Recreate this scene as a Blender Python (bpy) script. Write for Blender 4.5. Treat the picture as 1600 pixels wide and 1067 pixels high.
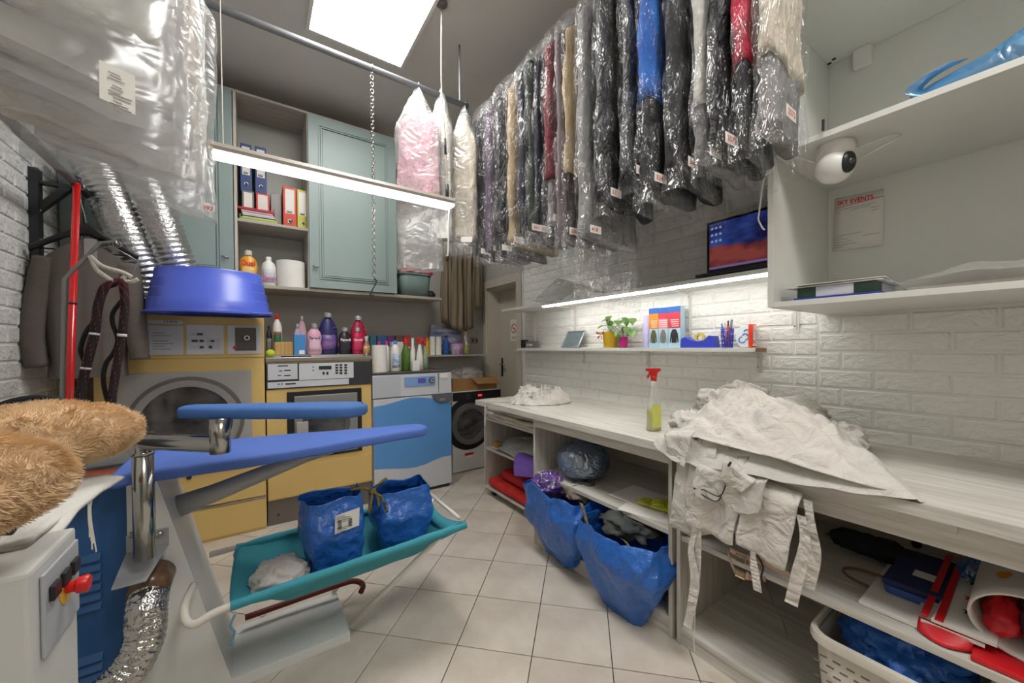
import bpy, bmesh, math, random
from mathutils import Vector, Matrix, noise
random.seed(7)
S = bpy.context.scene
for o in list(bpy.data.objects): bpy.data.objects.remove(o)
COL = S.collection
pi = math.pi

# ------------------------------------------------------------------ camera
YAW, PIT, ROL = math.radians(34.35), math.radians(-.692), math.radians(-.394)
FPX, CYP, EYE = 587.67, 548.6, 1.3
_f = Vector((math.sin(YAW)*math.cos(PIT), math.cos(YAW)*math.cos(PIT), math.sin(PIT)))
_r = Vector((math.cos(YAW), -math.sin(YAW), 0)); _u = _r.cross(_f)
_c, _s = math.cos(ROL), math.sin(ROL)
_r, _u = _c*_r + _s*_u, -_s*_r + _c*_u
cam = bpy.data.cameras.new('camera'); cam.sensor_width = 36; cam.lens = FPX/1600*36
cam.shift_y = (CYP-533.5)/1600; cam.clip_start = .02
camo = bpy.data.objects.new('camera', cam); COL.objects.link(camo)
camo.matrix_world = Matrix(((_r.x, _u.x, -_f.x, 0), (_r.y, _u.y, -_f.y, 0), (_r.z, _u.z, -_f.z, EYE), (0, 0, 0, 1)))
S.camera = camo
# ------------------------------------------------------------------ world, exposure
w = bpy.data.worlds.new('world'); S.world = w; w.use_nodes = True
w.node_tree.nodes['Background'].inputs[0].default_value = (.9, .95, 1, 1)
w.node_tree.nodes['Background'].inputs[1].default_value = .15
S.view_settings.view_transform = 'Standard'; S.view_settings.look = 'None'
S.view_settings.exposure = 0.2; S.view_settings.gamma = 1
S.cycles.transparent_max_bounces = 24
S.cycles.max_bounces = 8
PANEL_E, TUBE_E, STRIP_E = 17.0, 6.0, 24.0

# ------------------------------------------------------------------ helpers
def P(x, y, X=None, Y=None, Z=None):
    "point of the place seen at photo pixel x,y on the given wall-parallel plane"
    d = _f + (x-800)/FPX*_r + (CYP-y)/FPX*_u
    t = X/d.x if X is not None else Y/d.y if Y is not None else (Z-EYE)/d.z
    return Vector((0, 0, EYE)) + t*d
def lin(c):
    def g(v):
        v /= 255.
        return v/12.92 if v <= .04045 else ((v+.055)/1.055)**2.4
    return (g(c[0]), g(c[1]), g(c[2]), 1)
_m = {}
def mat(name, col, rough=.5, metal=0., var=.0, vs=6., bump=0., bs=40., st=(1, 1, 1), bst=None, col2=None, trans=0., coat=0., emit=0., spec=.5, detail=4., bdist=.01, sheen=0., bdt=0.):
    if name in _m: return _m[name]
    m = bpy.data.materials.new(name); m.use_nodes = True; nt = m.node_tree; N = nt.nodes; L = nt.links
    b = N['Principled BSDF']; c = lin(col)
    b.inputs['Base Color'].default_value = c; b.inputs['Roughness'].default_value = rough; b.inputs['Metallic'].default_value = metal
    b.inputs['Specular IOR Level'].default_value = spec
    b.inputs['Transmission Weight'].default_value = trans; b.inputs['Coat Weight'].default_value = coat; b.inputs['Sheen Weight'].default_value = sheen
    if emit: b.inputs['Emission Color'].default_value = c; b.inputs['Emission Strength'].default_value = emit
    if var or bump or col2:
        tc = N.new('ShaderNodeTexCoord')
    if var or col2:
        mp = N.new('ShaderNodeMapping'); mp.inputs['Scale'].default_value = st; L.new(tc.outputs['Object'], mp.inputs[0])
        n = N.new('ShaderNodeTexNoise'); n.inputs['Scale'].default_value = vs; n.inputs['Detail'].default_value = detail; n.inputs['Roughness'].default_value = .6
        L.new(mp.outputs[0], n.inputs['Vector'])
        r = N.new('ShaderNodeValToRGB'); r.color_ramp.elements[0].position = .32; r.color_ramp.elements[1].position = .68
        if col2: r.color_ramp.elements[0].color = lin(col2); r.color_ramp.elements[1].color = c
        else:
            r.color_ramp.elements[0].color = tuple(v*(1-var) for v in c[:3])+(1,); r.color_ramp.elements[1].color = tuple(min(1, v*(1+var)) for v in c[:3])+(1,)
        L.new(n.outputs['Fac'], r.inputs[0]); L.new(r.outputs[0], b.inputs['Base Color'])
    if bump:
        mp = N.new('ShaderNodeMapping'); mp.inputs['Scale'].default_value = bst or (1, 1, 1); L.new(tc.outputs['Object'], mp.inputs[0])
        n = N.new('ShaderNodeTexNoise'); n.inputs['Scale'].default_value = bs; n.inputs['Detail'].default_value = 3; n.inputs['Distortion'].default_value = bdt; L.new(mp.outputs[0], n.inputs['Vector'])
        bp = N.new('ShaderNodeBump'); bp.inputs['Strength'].default_value = bump; bp.inputs['Distance'].default_value = bdist
        L.new(n.outputs['Fac'], bp.inputs['Height']); L.new(bp.outputs[0], b.inputs['Normal'])
    _m[name] = m
    return m
def film(name, col, cover=.4, rough=.22, bs=14., bst=(1, 1, .35), bump=.9, glossy=.35, patch=.25):
    "thin plastic film: part clear, part milky, with a crumpled sheen"
    if name in _m: return _m[name]
    m = bpy.data.materials.new(name); m.use_nodes = True; nt = m.node_tree; N = nt.nodes; L = nt.links
    N.remove(N['Principled BSDF']); out = N['Material Output']
    tc = N.new('ShaderNodeTexCoord'); mp = N.new('ShaderNodeMapping'); mp.inputs['Scale'].default_value = bst; L.new(tc.outputs['Object'], mp.inputs[0])
    n = N.new('ShaderNodeTexNoise'); n.inputs['Scale'].default_value = bs; n.inputs['Detail'].default_value = 2; n.inputs['Distortion'].default_value = 1.2; L.new(mp.outputs[0], n.inputs['Vector'])
    bp = N.new('ShaderNodeBump'); bp.inputs['Strength'].default_value = bump; bp.inputs['Distance'].default_value = .045
    sb_ = N.new('ShaderNodeMath'); sb_.operation = 'SUBTRACT'; sb_.inputs[1].default_value = .5; ab_ = N.new('ShaderNodeMath'); ab_.operation = 'ABSOLUTE'; L.new(n.outputs['Fac'], sb_.inputs[0]); L.new(sb_.outputs[0], ab_.inputs[0]); L.new(ab_.outputs[0], bp.inputs['Height'])
    n2 = N.new('ShaderNodeTexNoise'); n2.inputs['Scale'].default_value = bs*.5; n2.inputs['Detail'].default_value = 3; L.new(mp.outputs[0], n2.inputs['Vector'])
    mr = N.new('ShaderNodeMapRange'); mr.inputs[1].default_value = .35; mr.inputs[2].default_value = .7; mr.inputs[3].default_value = max(0, cover-patch); mr.inputs[4].default_value = min(1, cover+patch); L.new(n2.outputs['Fac'], mr.inputs[0])
    tr = N.new('ShaderNodeBsdfTransparent'); d = N.new('ShaderNodeBsdfDiffuse'); tl = N.new('ShaderNodeBsdfTranslucent'); g = N.new('ShaderNodeBsdfGlossy')
    d.inputs[0].default_value = lin(col); tl.inputs[0].default_value = lin(col); g.inputs['Roughness'].default_value = rough; g.inputs[0].default_value = (1, 1, 1, 1)
    for s in (d, g): L.new(bp.outputs[0], s.inputs['Normal'])
    m1 = N.new('ShaderNodeMixShader'); m1.inputs[0].default_value = .45; L.new(d.outputs[0], m1.inputs[1]); L.new(tl.outputs[0], m1.inputs[2])
    m2 = N.new('ShaderNodeMixShader'); m2.inputs[0].default_value = glossy; L.new(m1.outputs[0], m2.inputs[1]); L.new(g.outputs[0], m2.inputs[2])
    m3 = N.new('ShaderNodeMixShader'); L.new(mr.outputs[0], m3.inputs[0]); L.new(tr.outputs[0], m3.inputs[1]); L.new(m2.outputs[0], m3.inputs[2])
    L.new(m3.outputs[0], out.inputs[0]); _m[name] = m
    return m
def glow(name, col, e):
    if name in _m: return _m[name]
    m = bpy.data.materials.new(name); m.use_nodes = True; nt = m.node_tree; nt.nodes.remove(nt.nodes['Principled BSDF'])
    em = nt.nodes.new('ShaderNodeEmission'); em.inputs[0].default_value = lin(col); em.inputs[1].default_value = e
    nt.links.new(em.outputs[0], nt.nodes['Material Output'].inputs[0]); _m[name] = m
    return m

class MB:
    "collects faces in place coordinates; out() links them as one mesh object"
    def __init__(s): s.v = []; s.f = []
    def add(s, vs, fs):
        k = len(s.v); s.v += [Vector(v) for v in vs]; s.f += [tuple(i+k for i in f) for f in fs]; return s
    def box(s, a, b, bev=0.):
        x0, y0, z0 = (min(a[i], b[i]) for i in range(3)); x1, y1, z1 = (max(a[i], b[i]) for i in range(3))
        if bev <= 0:
            return s.add([(x0,y0,z0),(x1,y0,z0),(x1,y1,z0),(x0,y1,z0),(x0,y0,z1),(x1,y0,z1),(x1,y1,z1),(x0,y1,z1)],
                         [(3,2,1,0),(4,5,6,7),(0,1,5,4),(1,2,6,5),(2,3,7,6),(3,0,4,7)])
        bm = bmesh.new(); r = bmesh.ops.create_cube(bm, size=1)
        for v in r['verts']: v.co = Vector(((x0+x1)/2+v.co.x*(x1-x0), (y0+y1)/2+v.co.y*(y1-y0), (z0+z1)/2+v.co.z*(z1-z0)))
        bmesh.ops.bevel(bm, geom=bm.edges[:], offset=min(bev, .49*min(x1-x0, y1-y0, z1-z0)), segments=2, affect='EDGES', profile=.6)
        bm.verts.index_update(); s.add([v.co.copy() for v in bm.verts], [[v.index for v in f.verts] for f in bm.faces]); bm.free(); return s
    def prism(s, poly, ax, a, b):
        "polygon in the other two axes, extruded along ax from a to b"
        n = len(poly)
        def pt(p, t): return {'x': (t, p[0], p[1]), 'y': (p[0], t, p[1]), 'z': (p[0], p[1], t)}[ax]
        vs = [pt(p, a) for p in poly]+[pt(p, b) for p in poly]
        return s.add(vs, [tuple(range(n))[::-1], tuple(range(n, 2*n))]+[(i, (i+1) % n, n+(i+1) % n, n+i) for i in range(n)])
    def tube(s, path, r, n=8, caps=True, r2=None):
        path = [Vector(p) for p in path]; rr = r if isinstance(r, (list, tuple)) else [r]*len(path)
        rings = []; nrm = None
        for i, p in enumerate(path):
            t = (path[min(i+1, len(path)-1)]-path[max(i-1, 0)]).normalized()
            if nrm is None:
                nrm = t.orthogonal().normalized()
            nrm = (nrm - t*nrm.dot(t)).normalized(); bn = t.cross(nrm)
            rings.append([p+rr[i]*(math.cos(2*pi*j/n)*nrm+math.sin(2*pi*j/n)*bn) for j in range(n)])
        fs = []
        for i in range(len(path)-1):
            for j in range(n): fs.append((i*n+j, i*n+(j+1) % n, (i+1)*n+(j+1) % n, (i+1)*n+j))
        if caps: fs += [tuple(range(n))[::-1], tuple((len(path)-1)*n+j for j in range(n))]
        return s.add([v for r_ in rings for v in r_], fs)
    def lathe(s, prof, c, n=20, sx=1, sy=1, ax='z', cap=True, tilt=None):
        "profile [(r, h)...] turned about an axis through c"
        vs = []
        for r, h in prof:
            for j in range(n):
                a = 2*pi*j/n; p = (r*math.cos(a)*sx, r*math.sin(a)*sy, h)
                if ax == 'x': p = (p[2], p[0], p[1])
                if ax == 'y': p = (p[0], p[2], p[1])
                p = Vector(p)
                if tilt is not None: p = tilt @ p
                vs.append(p+Vector(c))
        fs = [(i*n+j, i*n+(j+1) % n, (i+1)*n+(j+1) % n, (i+1)*n+j) for i in range(len(prof)-1) for j in range(n)]
        if cap: fs += [tuple(range(n))[::-1], tuple((len(prof)-1)*n+j for j in range(n))]
        return s.add(vs, fs)
    def grid(s, fn, nu, nv, cu=False):
        vs = [fn(i/(nu if cu else nu-1), j/(nv-1)) for j in range(nv) for i in range(nu)]
        fs = []
        for j in range(nv-1):
            for i in range(nu if cu else nu-1):
                k = (i+1) % nu; fs.append((j*nu+i, j*nu+k, (j+1)*nu+k, (j+1)*nu+i))
        return s.add(vs, fs)
    def out(s, name, m, parent=None, smooth=False, solid=0., sub=0, ang=None):
        off = Vector(parent.matrix_world.translation) if parent is not None and parent.parent is None else Vector((0, 0, 0))
        if parent is not None: off = Vector(parent['_o'])
        me = bpy.data.meshes.new(name); me.from_pydata([v-off for v in s.v], [], s.f); me.update()
        me.materials.append(m)
        if smooth or ang:
            me.polygons.foreach_set('use_smooth', [True]*len(me.polygons))
            if ang: me.set_sharp_from_angle(angle=math.radians(ang))
        o = bpy.data.objects.new(name, me); COL.objects.link(o); o['_o'] = tuple(off)
        if parent is not None: o.parent = parent
        if solid: md = o.modifiers.new('solid', 'SOLIDIFY'); md.thickness = solid; md.offset = 0
        if sub: md = o.modifiers.new('sub', 'SUBSURF'); md.levels = md.render_levels = sub
        return o
def tag(o, label, cat, group=None, kind=None):
    o['label'] = label; o['category'] = cat
    if group: o['group'] = group
    if kind: o['kind'] = kind
    return o
def thing(name, label, cat, loc, group=None):
    o = bpy.data.objects.new(name, None); COL.objects.link(o); o.location = loc; o['_o'] = tuple(loc); o.empty_display_size = .05
    return tag(o, label, cat, group)
def struct(o): o['kind'] = 'structure'; return o
def setloc(o, loc):
    "moves a mesh object's origin to loc without moving its faces"
    d = Vector(loc)
    for v in o.data.vertices: v.co -= d
    o.location = d; o['_o'] = tuple(d); return o
def copy_tree(o, loc, parent=None):
    c = o.copy(); COL.objects.link(c); c.parent = parent
    if parent is None: c.location = loc; c['_o'] = tuple(loc)
    for ch in o.children: copy_tree(ch, None, c)
    return c
def text(s, size, origin, right, up, m, parent, name='lettering', lift=.0006, depth=0., align='LEFT', bold=0., xs=1.):
    cu = bpy.data.curves.new('t', 'FONT'); cu.body = s; cu.size = size; cu.align_x = align; cu.offset = bold; cu.resolution_u = 3
    to = bpy.data.objects.new('t', cu); COL.objects.link(to); bpy.context.view_layer.update()
    me = bpy.data.meshes.new_from_object(to.evaluated_get(bpy.context.evaluated_depsgraph_get()))
    r = Vector(right).normalized(); u = Vector(up).normalized(); n = r.cross(u)
    vs = [Vector(origin)+r*v.co.x*xs+u*v.co.y+n*lift for v in me.vertices]; fs = [tuple(p.vertices) for p in me.polygons]
    bpy.data.objects.remove(to); bpy.data.curves.remove(cu)
    b = MB(); b.add(vs, fs); return b.out(name, m, parent)
def nz(x, y=0., z=0.): return noise.noise(Vector((x, y, z)))
def fbm(x, y=0., z=0., o=4): return noise.fractal(Vector((x, y, z)), .9, 2., o)
def smooth01(t): t = max(0., min(1., t)); return t*t*(3-2*t)
def arc(c, r, a0, a1, n, u, v): return [Vector(c)+r*(math.cos(a0+(a1-a0)*i/n)*Vector(u)+math.sin(a0+(a1-a0)*i/n)*Vector(v)) for i in range(n+1)]
def spline(pts, n=8):
    pts = [Vector(p) for p in pts]; q = [2*pts[0]-pts[1]]+pts+[2*pts[-1]-pts[-2]]; o = []
    for i in range(1, len(q)-2):
        for k in range(n):
            t = k/n; a, b, c, d = q[i-1:i+3]
            o.append(.5*((2*b)+(-a+c)*t+(2*a-5*b+4*c-d)*t*t+(-a+3*b-3*c+d)*t**3))
    return o+[pts[-1]]
# ------------------------------------------------------------------ materials
WHITE = mat('white_melamine', (222, 222, 216), .45, var=.02, vs=3)
WOODY = mat('grey_wood_along', (214, 211, 203), .5, col2=(184, 178, 168), vs=9, st=(5, .35, 5), bump=.15, bs=30, bst=(5, .3, 5), detail=6)
WOODZ = mat('grey_wood_upright', (206, 201, 191), .5, col2=(176, 169, 158), vs=9, st=(5, 5, .35), bump=.15, bs=30, bst=(5, 5, .3), detail=6)
WOODX = mat('grey_wood_across', (184, 176, 164), .5, col2=(156, 147, 135), vs=9, st=(.35, 5, 5), bump=.15, bs=30, bst=(.3, 5, 5), detail=6)
TILE = mat('beige_stone_tile', (222, 212, 198), .34, col2=(194, 182, 167), vs=3.2, bump=.06, bs=70, detail=7)
GROUT = mat('dark_grout', (70, 64, 58), .9)
CEIL = mat('grey_ceiling_paint', (222, 218, 212), .8, var=.02, vs=2)
PLASTER = mat('grey_plaster', (176, 173, 165), .85, var=.03, vs=3)
FOAM = mat('white_embossed_foam', (238, 237, 231), .5, var=.012, vs=9, bump=1., bs=20, bdist=.014, bst=(1, .7, 1.1), bdt=1.6)
FOAML = mat('white_embossed_foam_left', (226, 226, 222), .6, var=.02, vs=9, bump=.8, bs=24, bdist=.02, bdt=1.5)
JOINT = mat('white_foam_joint', (232, 231, 225), .6)
CREAM = mat('cream_door_paint', (196, 188, 172), .5, var=.03, vs=3)
BLACKM = mat('charcoal_steel', (52, 53, 56), .5, .3, var=.12, vs=18)
CHROME = mat('polished_steel', (176, 174, 170), .16, 1, var=.05, vs=10)
GALV = mat('galvanised_pipe', (136, 138, 142), .5, .4, var=.1, vs=14)
BLKP = mat('black_plastic', (26, 26, 28), .4)
WHTP = mat('white_plastic', (232, 230, 225), .35)
PAPER = mat('white_paper', (232, 229, 222), .8, var=.03, vs=12)
RED = mat('red_plastic', (206, 28, 24), .35)
INK = mat('black_ink', (38, 36, 36), .8)
REDINK = mat('red_ink', (214, 40, 38), .8)
GREYINK = mat('grey_ink', (128, 126, 122), .8)
STRAP = mat('cream_strap', (226, 220, 208), .8)
# ------------------------------------------------------------------ room shell
XL, XR, YB, YF, ZC = -1.0, 2.25, 3.9, -1.4, 3.4
b = MB(); b.box((XL, YF, -.06), (XR+.25, YB, -.006)); floor = struct(b.out('floor', GROUT))
TP = .3285; TC = Vector((1.176, 1.481)); e1 = Vector((.7071, -.7071)); e2 = Vector((.7071, .7071))
def clip(poly, x0, x1, y0, y1):
    for ax, lim, sg in ((0, x0, 1), (0, x1, -1), (1, y0, 1), (1, y1, -1)):
        o = []
        for i in range(len(poly)):
            p, q = poly[i-1], poly[i]; ip = (p[ax]-lim)*sg >= 0; iq = (q[ax]-lim)*sg >= 0
            if ip != iq: t = (lim-p[ax])/(q[ax]-p[ax]); o.append((p[0]+t*(q[0]-p[0]), p[1]+t*(q[1]-p[1])))
            if iq: o.append(q)
        poly = o
        if len(poly) < 3: return []
    return poly
g = .0022; full = None
for i in range(-16, 17):
    for j in range(-16, 17):
        c = TC+e1*(i+.5)*TP+e2*(j+.5)*TP; h = TP/2-g
        q = [c-e1*h-e2*h, c+e1*h-e2*h, c+e1*h+e2*h, c-e1*h+e2*h]; q = [(p.x, p.y) for p in q]
        cl = clip(q, XL+.002, XR-.002, YF+.002, YB-.002)
        if not cl: continue
        a = sum(cl[k-1][0]*cl[k][1]-cl[k][0]*cl[k-1][1] for k in range(len(cl)))/2
        if abs(a) < .0006: continue
        if a < 0: cl = cl[::-1]
        if len(cl) == 4 and abs(abs(a)-4*h*h) < 1e-6 and full is not None:
            o = full.copy(); COL.objects.link(o); o.location = (c.x, c.y, 0); o.parent = floor
        else:
            mb = MB(); mb.prism([(p[0]-c.x, p[1]-c.y) for p in cl], 'z', -.006, 0); o = mb.out('floor_tile', TILE); o.parent = floor; o.location = (c.x, c.y, 0)
            if len(cl) == 4 and abs(abs(a)-4*h*h) < 1e-6: full = o
b = MB(); b.box((XL-.1, YF-.1, ZC), (XR+.3, YB+.1, ZC+.1)); struct(b.out('ceiling', CEIL))
b = MB(); b.box((XL-.1, YB, -.06), (XR+.3, YB+.1, ZC)); struct(b.out('wall_back', PLASTER))
b = MB(); b.box((XL-.1, YF-.1, -.06), (XR+.1, YF, ZC)); struct(b.out('wall_front', PLASTER))
b = MB(); b.box((XL-.1, YF, -.06), (XL, YB, ZC)); wl = struct(b.out('wall_left', JOINT))
DY0, DY1, DZ = 3.18, 3.80, 1.97                # door opening in the right wall
b = MB(); b.box((XR, YF, -.06), (XR+.1, DY0, ZC)); b.box((XR, DY0, DZ), (XR+.1, DY1, ZC)); b.box((XR, DY1, -.06), (XR+.1, YB, ZC))
b.box((XR, DY0-.1, -.06), (XR+.3, DY0, DZ)); b.box((XR+.22, DY0-.1, -.06), (XR+.3, DY1+.1, ZC)); wr = struct(b.out('wall_right', PLASTER))
b = MB(); b.box((XR-.006, .663, .86), (XR, 3.06, 2.5)); b.box((XR-.006, YF, .86), (XR, .663, 1.5)); b.out('foam_panel', JOINT, wr)
def bricks(wall, name, m, X, sgn, y0, y1, z0, z1, bl, bh, off, th=.007, joint=.009):
    proto = None; r = 0; z = z0
    while z < z1-.01:
        y = y0-(off if r % 2 else 0)
        while y < y1-.005:
            a, e = max(y, y0), min(y+bl, y1); zt = min(z+bh, z1)
            if e-a > .02:
                L, Hh = e-a-joint, zt-z-joint; key = (round(L, 3), round(Hh, 3))
                if key not in cache:
                    mb = MB(); i = .006
                    vs = [(0, 0, 0), (0, L, 0), (0, L, Hh), (0, 0, Hh), (sgn*th, i, i), (sgn*th, L-i, i), (sgn*th, L-i, Hh-i), (sgn*th, i, Hh-i)]
                    fs = [(4, 5, 6, 7), (0, 1, 5, 4), (1, 2, 6, 5), (2, 3, 7, 6), (3, 0, 4, 7)]
                    if sgn < 0: fs = [f[::-1] for f in fs]
                    mb.add(vs, fs); o = mb.out(name, m); cache[key] = o.data
                else:
                    o = bpy.data.objects.new(name, cache[key]); COL.objects.link(o)
                o.location = (X, a+joint/2, z+joint/2); o.parent = wall
            y += bl
        z += bh; r += 1
cache = {}; bricks(wr, 'foam_brick', FOAM, XR-.006, -1, -.32, .663, .928-.0845, 1.44, .2245, .0845, .112)
cache = {}; bricks(wr, 'foam_brick', FOAM, XR-.006, -1, .663, 3.05, .875, 2.3, .2, .074, .1)
cache = {}; bricks(wl, 'foam_brick', FOAML, XL, 1, 1.9, 3.9, .8, 2.75, .2, .0885, .1)
# door
b = MB(); t = .09
b.box((XR-.025, DY0-t, 0), (XR, DY0, DZ+t), .004); b.box((XR-.025, DY1, 0), (XR, DY1+.06, DZ+t), .004); b.box((XR-.025, DY0, DZ), (XR, DY1, DZ+t), .004)
b.box((XR, DY0, 0), (XR+.16, DY0+.02, DZ)); b.box((XR, DY1-.02, 0), (XR+.16, DY1, DZ)); b.box((XR, DY0, DZ-.02), (XR+.16, DY1, DZ))
fr = struct(b.out('trim_1', CREAM))
d = struct(MB().box((XR+.16, DY0+.02, .01), (XR+.2, DY1-.02, DZ-.02), .003).out('door_1', CREAM))
b = MB(); b.box((XR+.152, DY1-.09, .95), (XR+.16, DY1-.055, 1.17), .002); b.out('lock_plate', BLACKM, d)
b = MB(); yy = DY1-.072; b.tube([(XR+.155, yy, 1.09), (XR+.115, yy, 1.09), (XR+.112, yy-.01, 1.09), (XR+.112, yy-.11, 1.09)], .008); b.out('door_handle', CHROME, d, True)
c = P(803, 513, X=XR+.158)
pl = MB().box((XR+.1575, c.y-.07, c.z-.14), (XR+.16, c.y+.07, c.z+.1)).out('no_smoking_sign', PAPER); tag(pl, 'white paper sign with red no-smoking ring taped on the cream door', 'sign')
R3 = []
for a0 in range(32):
    a = 2*pi*a0/32; R3.append((c.y+.055*math.cos(a), c.z+.055*math.sin(a)))
b = MB()
for k in range(32):
    (y0, z0), (y1, z1) = R3[k-1], R3[k]; f = .8
    b.add([(XR+.157, y0, z0), (XR+.157, y1, z1), (XR+.157, c.y+(y1-c.y)*f, c.z+(z1-c.z)*f), (XR+.157, c.y+(y0-c.y)*f, c.z+(z0-c.z)*f)], [(0, 1, 2, 3)])
b.add([(XR+.1568, c.y+.042, c.z+.03), (XR+.1568, c.y+.034, c.z+.038), (XR+.1568, c.y-.042, c.z-.03), (XR+.1568, c.y-.034, c.z-.038)], [(0, 1, 2, 3)])
b.out('prohibition_ring', REDINK, pl)
b = MB(); b.box((XR+.157, c.y-.03, c.z-.004), (XR+.1572, c.y+.03, c.z+.004)); b.box((XR+.157, c.y-.05, c.z-.1), (XR+.1572, c.y+.05, c.z-.095)); b.box((XR+.157, c.y-.04, c.z-.115), (XR+.1572, c.y+.04, c.z-.11)); b.out('printed_lines', INK, pl)['kind'] = 'stuff'

# ------------------------------------------------------------------ lamps
def ceiling_panel(label, px0, px1, py0, py1):
    t = thing('ceiling_light_panel', label, 'ceiling light', ((px0+px1)/2, (py0+py1)/2, ZC)); pz = ZC-.05
    for a, e in (((px0-.02, py0-.02, pz), (px0, py1+.02, ZC)), ((px1, py0-.02, pz), (px1+.02, py1+.02, ZC)), ((px0, py0-.02, pz), (px1, py0, ZC)), ((px0, py1, pz), (px1, py1+.02, ZC))): MB().box(a, e).out('frame_side', WHTP, t)
    MB().box((px0, py0, pz+.02), (px1, py1, ZC)).out('backing', WHTP, t)
    MB().box((px0, py0, pz+.003), (px1, py1, pz+.019)).out('diffuser', glow('panel_light', (255, 253, 250), PANEL_E), t)
ceiling_panel('large square white glowing panel light on the grey ceiling', .315, .905, 1.56, 2.745)
ceiling_panel('added unseen white fill panel on the ceiling behind the camera', .315, .905, -1.1, .09)  # unseen panel added behind the camera to brighten the white wall cabinet

t = thing('linear_lamp', 'long slim white hanging tube lamp in front of the wall cabinets', 'lamp', (.45, 2.21, 2.2))
b = MB(); b.prism([(2.165, 2.235), (2.255, 2.235), (2.265, 2.215), (2.262, 2.2), (2.158, 2.2), (2.155, 2.215)], 'x', -.155, 1.055); b.out('housing', mat('lamp_housing', (160, 152, 142), .4), t)
b = MB(); b.box((-.15, 2.162, 2.186), (1.05, 2.258, 2.1995), .006); b.out('diffuser', glow('tube_light', (255, 253, 250), TUBE_E), t)
for x in (-.155, 1.055):
    b = MB(); b.box((x-.01, 2.156, 2.19), (x+.01, 2.264, 2.236), .003); b.out('end_cap', mat('lamp_cap', (198, 190, 176), .4), t)
top = P(690, 4, Z=ZC)
b = MB(); b.tube(spline([(1.02, 2.21, 2.236), (1.012, 2.213, 2.6), (.995, 2.225, 2.95), (top.x, top.y, ZC-.01)], 6), .0045, 6); b.out('suspension_cord', mat('cord_ivory', (186, 178, 160), .6), t, True)
b = MB(); b.tube([(1.013, 2.212, 2.52), (1.0105, 2.214, 2.62)], .008, 6); b.out('cord_grip', BLACKM, t, True); MB().tube([(1.02, 2.21, 2.236), (1.0195, 2.21, 2.33)], .012, 8).out('cord_grip', BLACKM, t, True)
b = MB(); b.lathe([(.035, -.001), (.035, -.012), (.02, -.02)], (top.x, top.y, ZC), 18); b.out('ceiling_rose', mat('rose', (120, 116, 110), .5), t, True)
b = MB(); b.tube([(-.11, 2.21, 2.236), P(344, 0, Y=2.21)], .0022, 5); b.out('suspension_cord', STRAP, t)
b = MB(); q = P(699, 325, Y=2.21); b.tube(spline([(1.035, 2.21, 2.19), (q.x+.01, 2.21, 2.12), P(700, 395, Y=2.21), P(698, 400, Y=2.21)], 5), .005, 6); b.out('pull_cord', WHTP, t, True)
b = MB(); q = P(699, 405, Y=2.21); b.lathe([(.006, .02), (.01, .012), (.01, -.008), (.005, -.014)], q, 10); b.out('cord_end', BLKP, t, True)
# ------------------------------------------------------------------ worktop and the units under it
CT, CB, CX = .872, .832, 1.468
b = MB(); b.box((CX, -1.0, CB), (XR-.012, 2.68, CT), .003)
ct = tag(b.out('worktop', WOODY), 'long pale grey wood-grain worktop running along the brick-pattern wall', 'worktop')
b = MB(); b.box((XR-.03, .66, CT), (XR-.012, 2.6, CT+.012)); b.out('edge_strip', WHTP, ct)
q0, q1 = P(1358, 690, Z=CT), P(1500, 713, Z=CT)
b = MB(); b.add([(q0.x, q0.y, CT+.004), (q1.x, q1.y, CT+.004), (q1.x+.03, q1.y+.01, CT+.004), (q0.x+.03, q0.y+.01, CT+.004), (q0.x, q0.y, CT), (q1.x, q1.y, CT), (q1.x+.03, q1.y+.01, CT), (q0.x+.03, q0.y+.01, CT)],
              [(0, 1, 2, 3), (4, 0, 3, 7), (0, 4, 5, 1), (1, 5, 6, 2), (2, 6, 7, 3)])
tag(b.out('trim_strip', WHTP), 'loose flat white plastic strip lying at the back of the worktop', 'strip')
UX = 1.508
def unit(name, label, y0, y1, shz, apz, base, xb=2.2):
    t = thing(name, label, 'shelf unit', ((UX+xb)/2, (y0+y1)/2, 0))
    pt = .018
    for y in (y0, y1-pt): MB().box((UX, y, 0), (xb, y+pt, CB-.001), .0015).out('side_panel', WOODZ, t)
    MB().box((UX, y0+pt, apz), (UX+.018, y1-pt, CB-.001)).out('apron', WOODY, t)
    MB().box((UX+.01, y0+pt, shz-.022), (xb-.02, y1-pt, shz), .0015).out('shelf', WOODY, t)
    MB().box((UX+.002, y0+pt, base-.02), (xb-.02, y1-pt, base), .0015).out('bottom_board', WOODY, t)
    MB().box((UX+.006, y0+pt, 0), (UX+.022, y1-pt, base-.0225)).out('plinth', WOODY, t)
    MB().box((xb-.02, y0+pt, .0), (xb-.012, y1-pt, CB-.001)).out('back_panel', mat('beige_back_panel', (186, 178, 166), .7), t)
    return t
u1 = unit('open_shelf_unit', 'pale wood open shelf unit with two big blue bags leaning in its lower bay', .966, 1.965, .475, .775, .09)
u2 = unit('open_shelf_unit', 'pale wood open shelf unit nearest the camera, under the heap of white clothes', -.95, .945, .475, .752, .075)
c = P(972, 727, X=2.18)
b = MB(); b.box((2.165, c.y-.06, c.z-.035), (2.179, c.y+.06, c.z+.035), .006); so = tag(b.out('wall_socket', WHTP), 'white double wall socket at the back of the middle open shelf', 'socket')
for s in (-.028, .028): MB().lathe([(.02, 0), (.02, -.002)], (2.164, c.y+s, c.z), 16, ax='x').out('socket_face', BLKP, so)
c = P(1432, 850, X=2.178); MB().lathe([(.016, 0), (.014, -.008)], (2.179, c.y, c.z), 14, ax='x').out('cable_hole', BLKP, u2)
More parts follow.
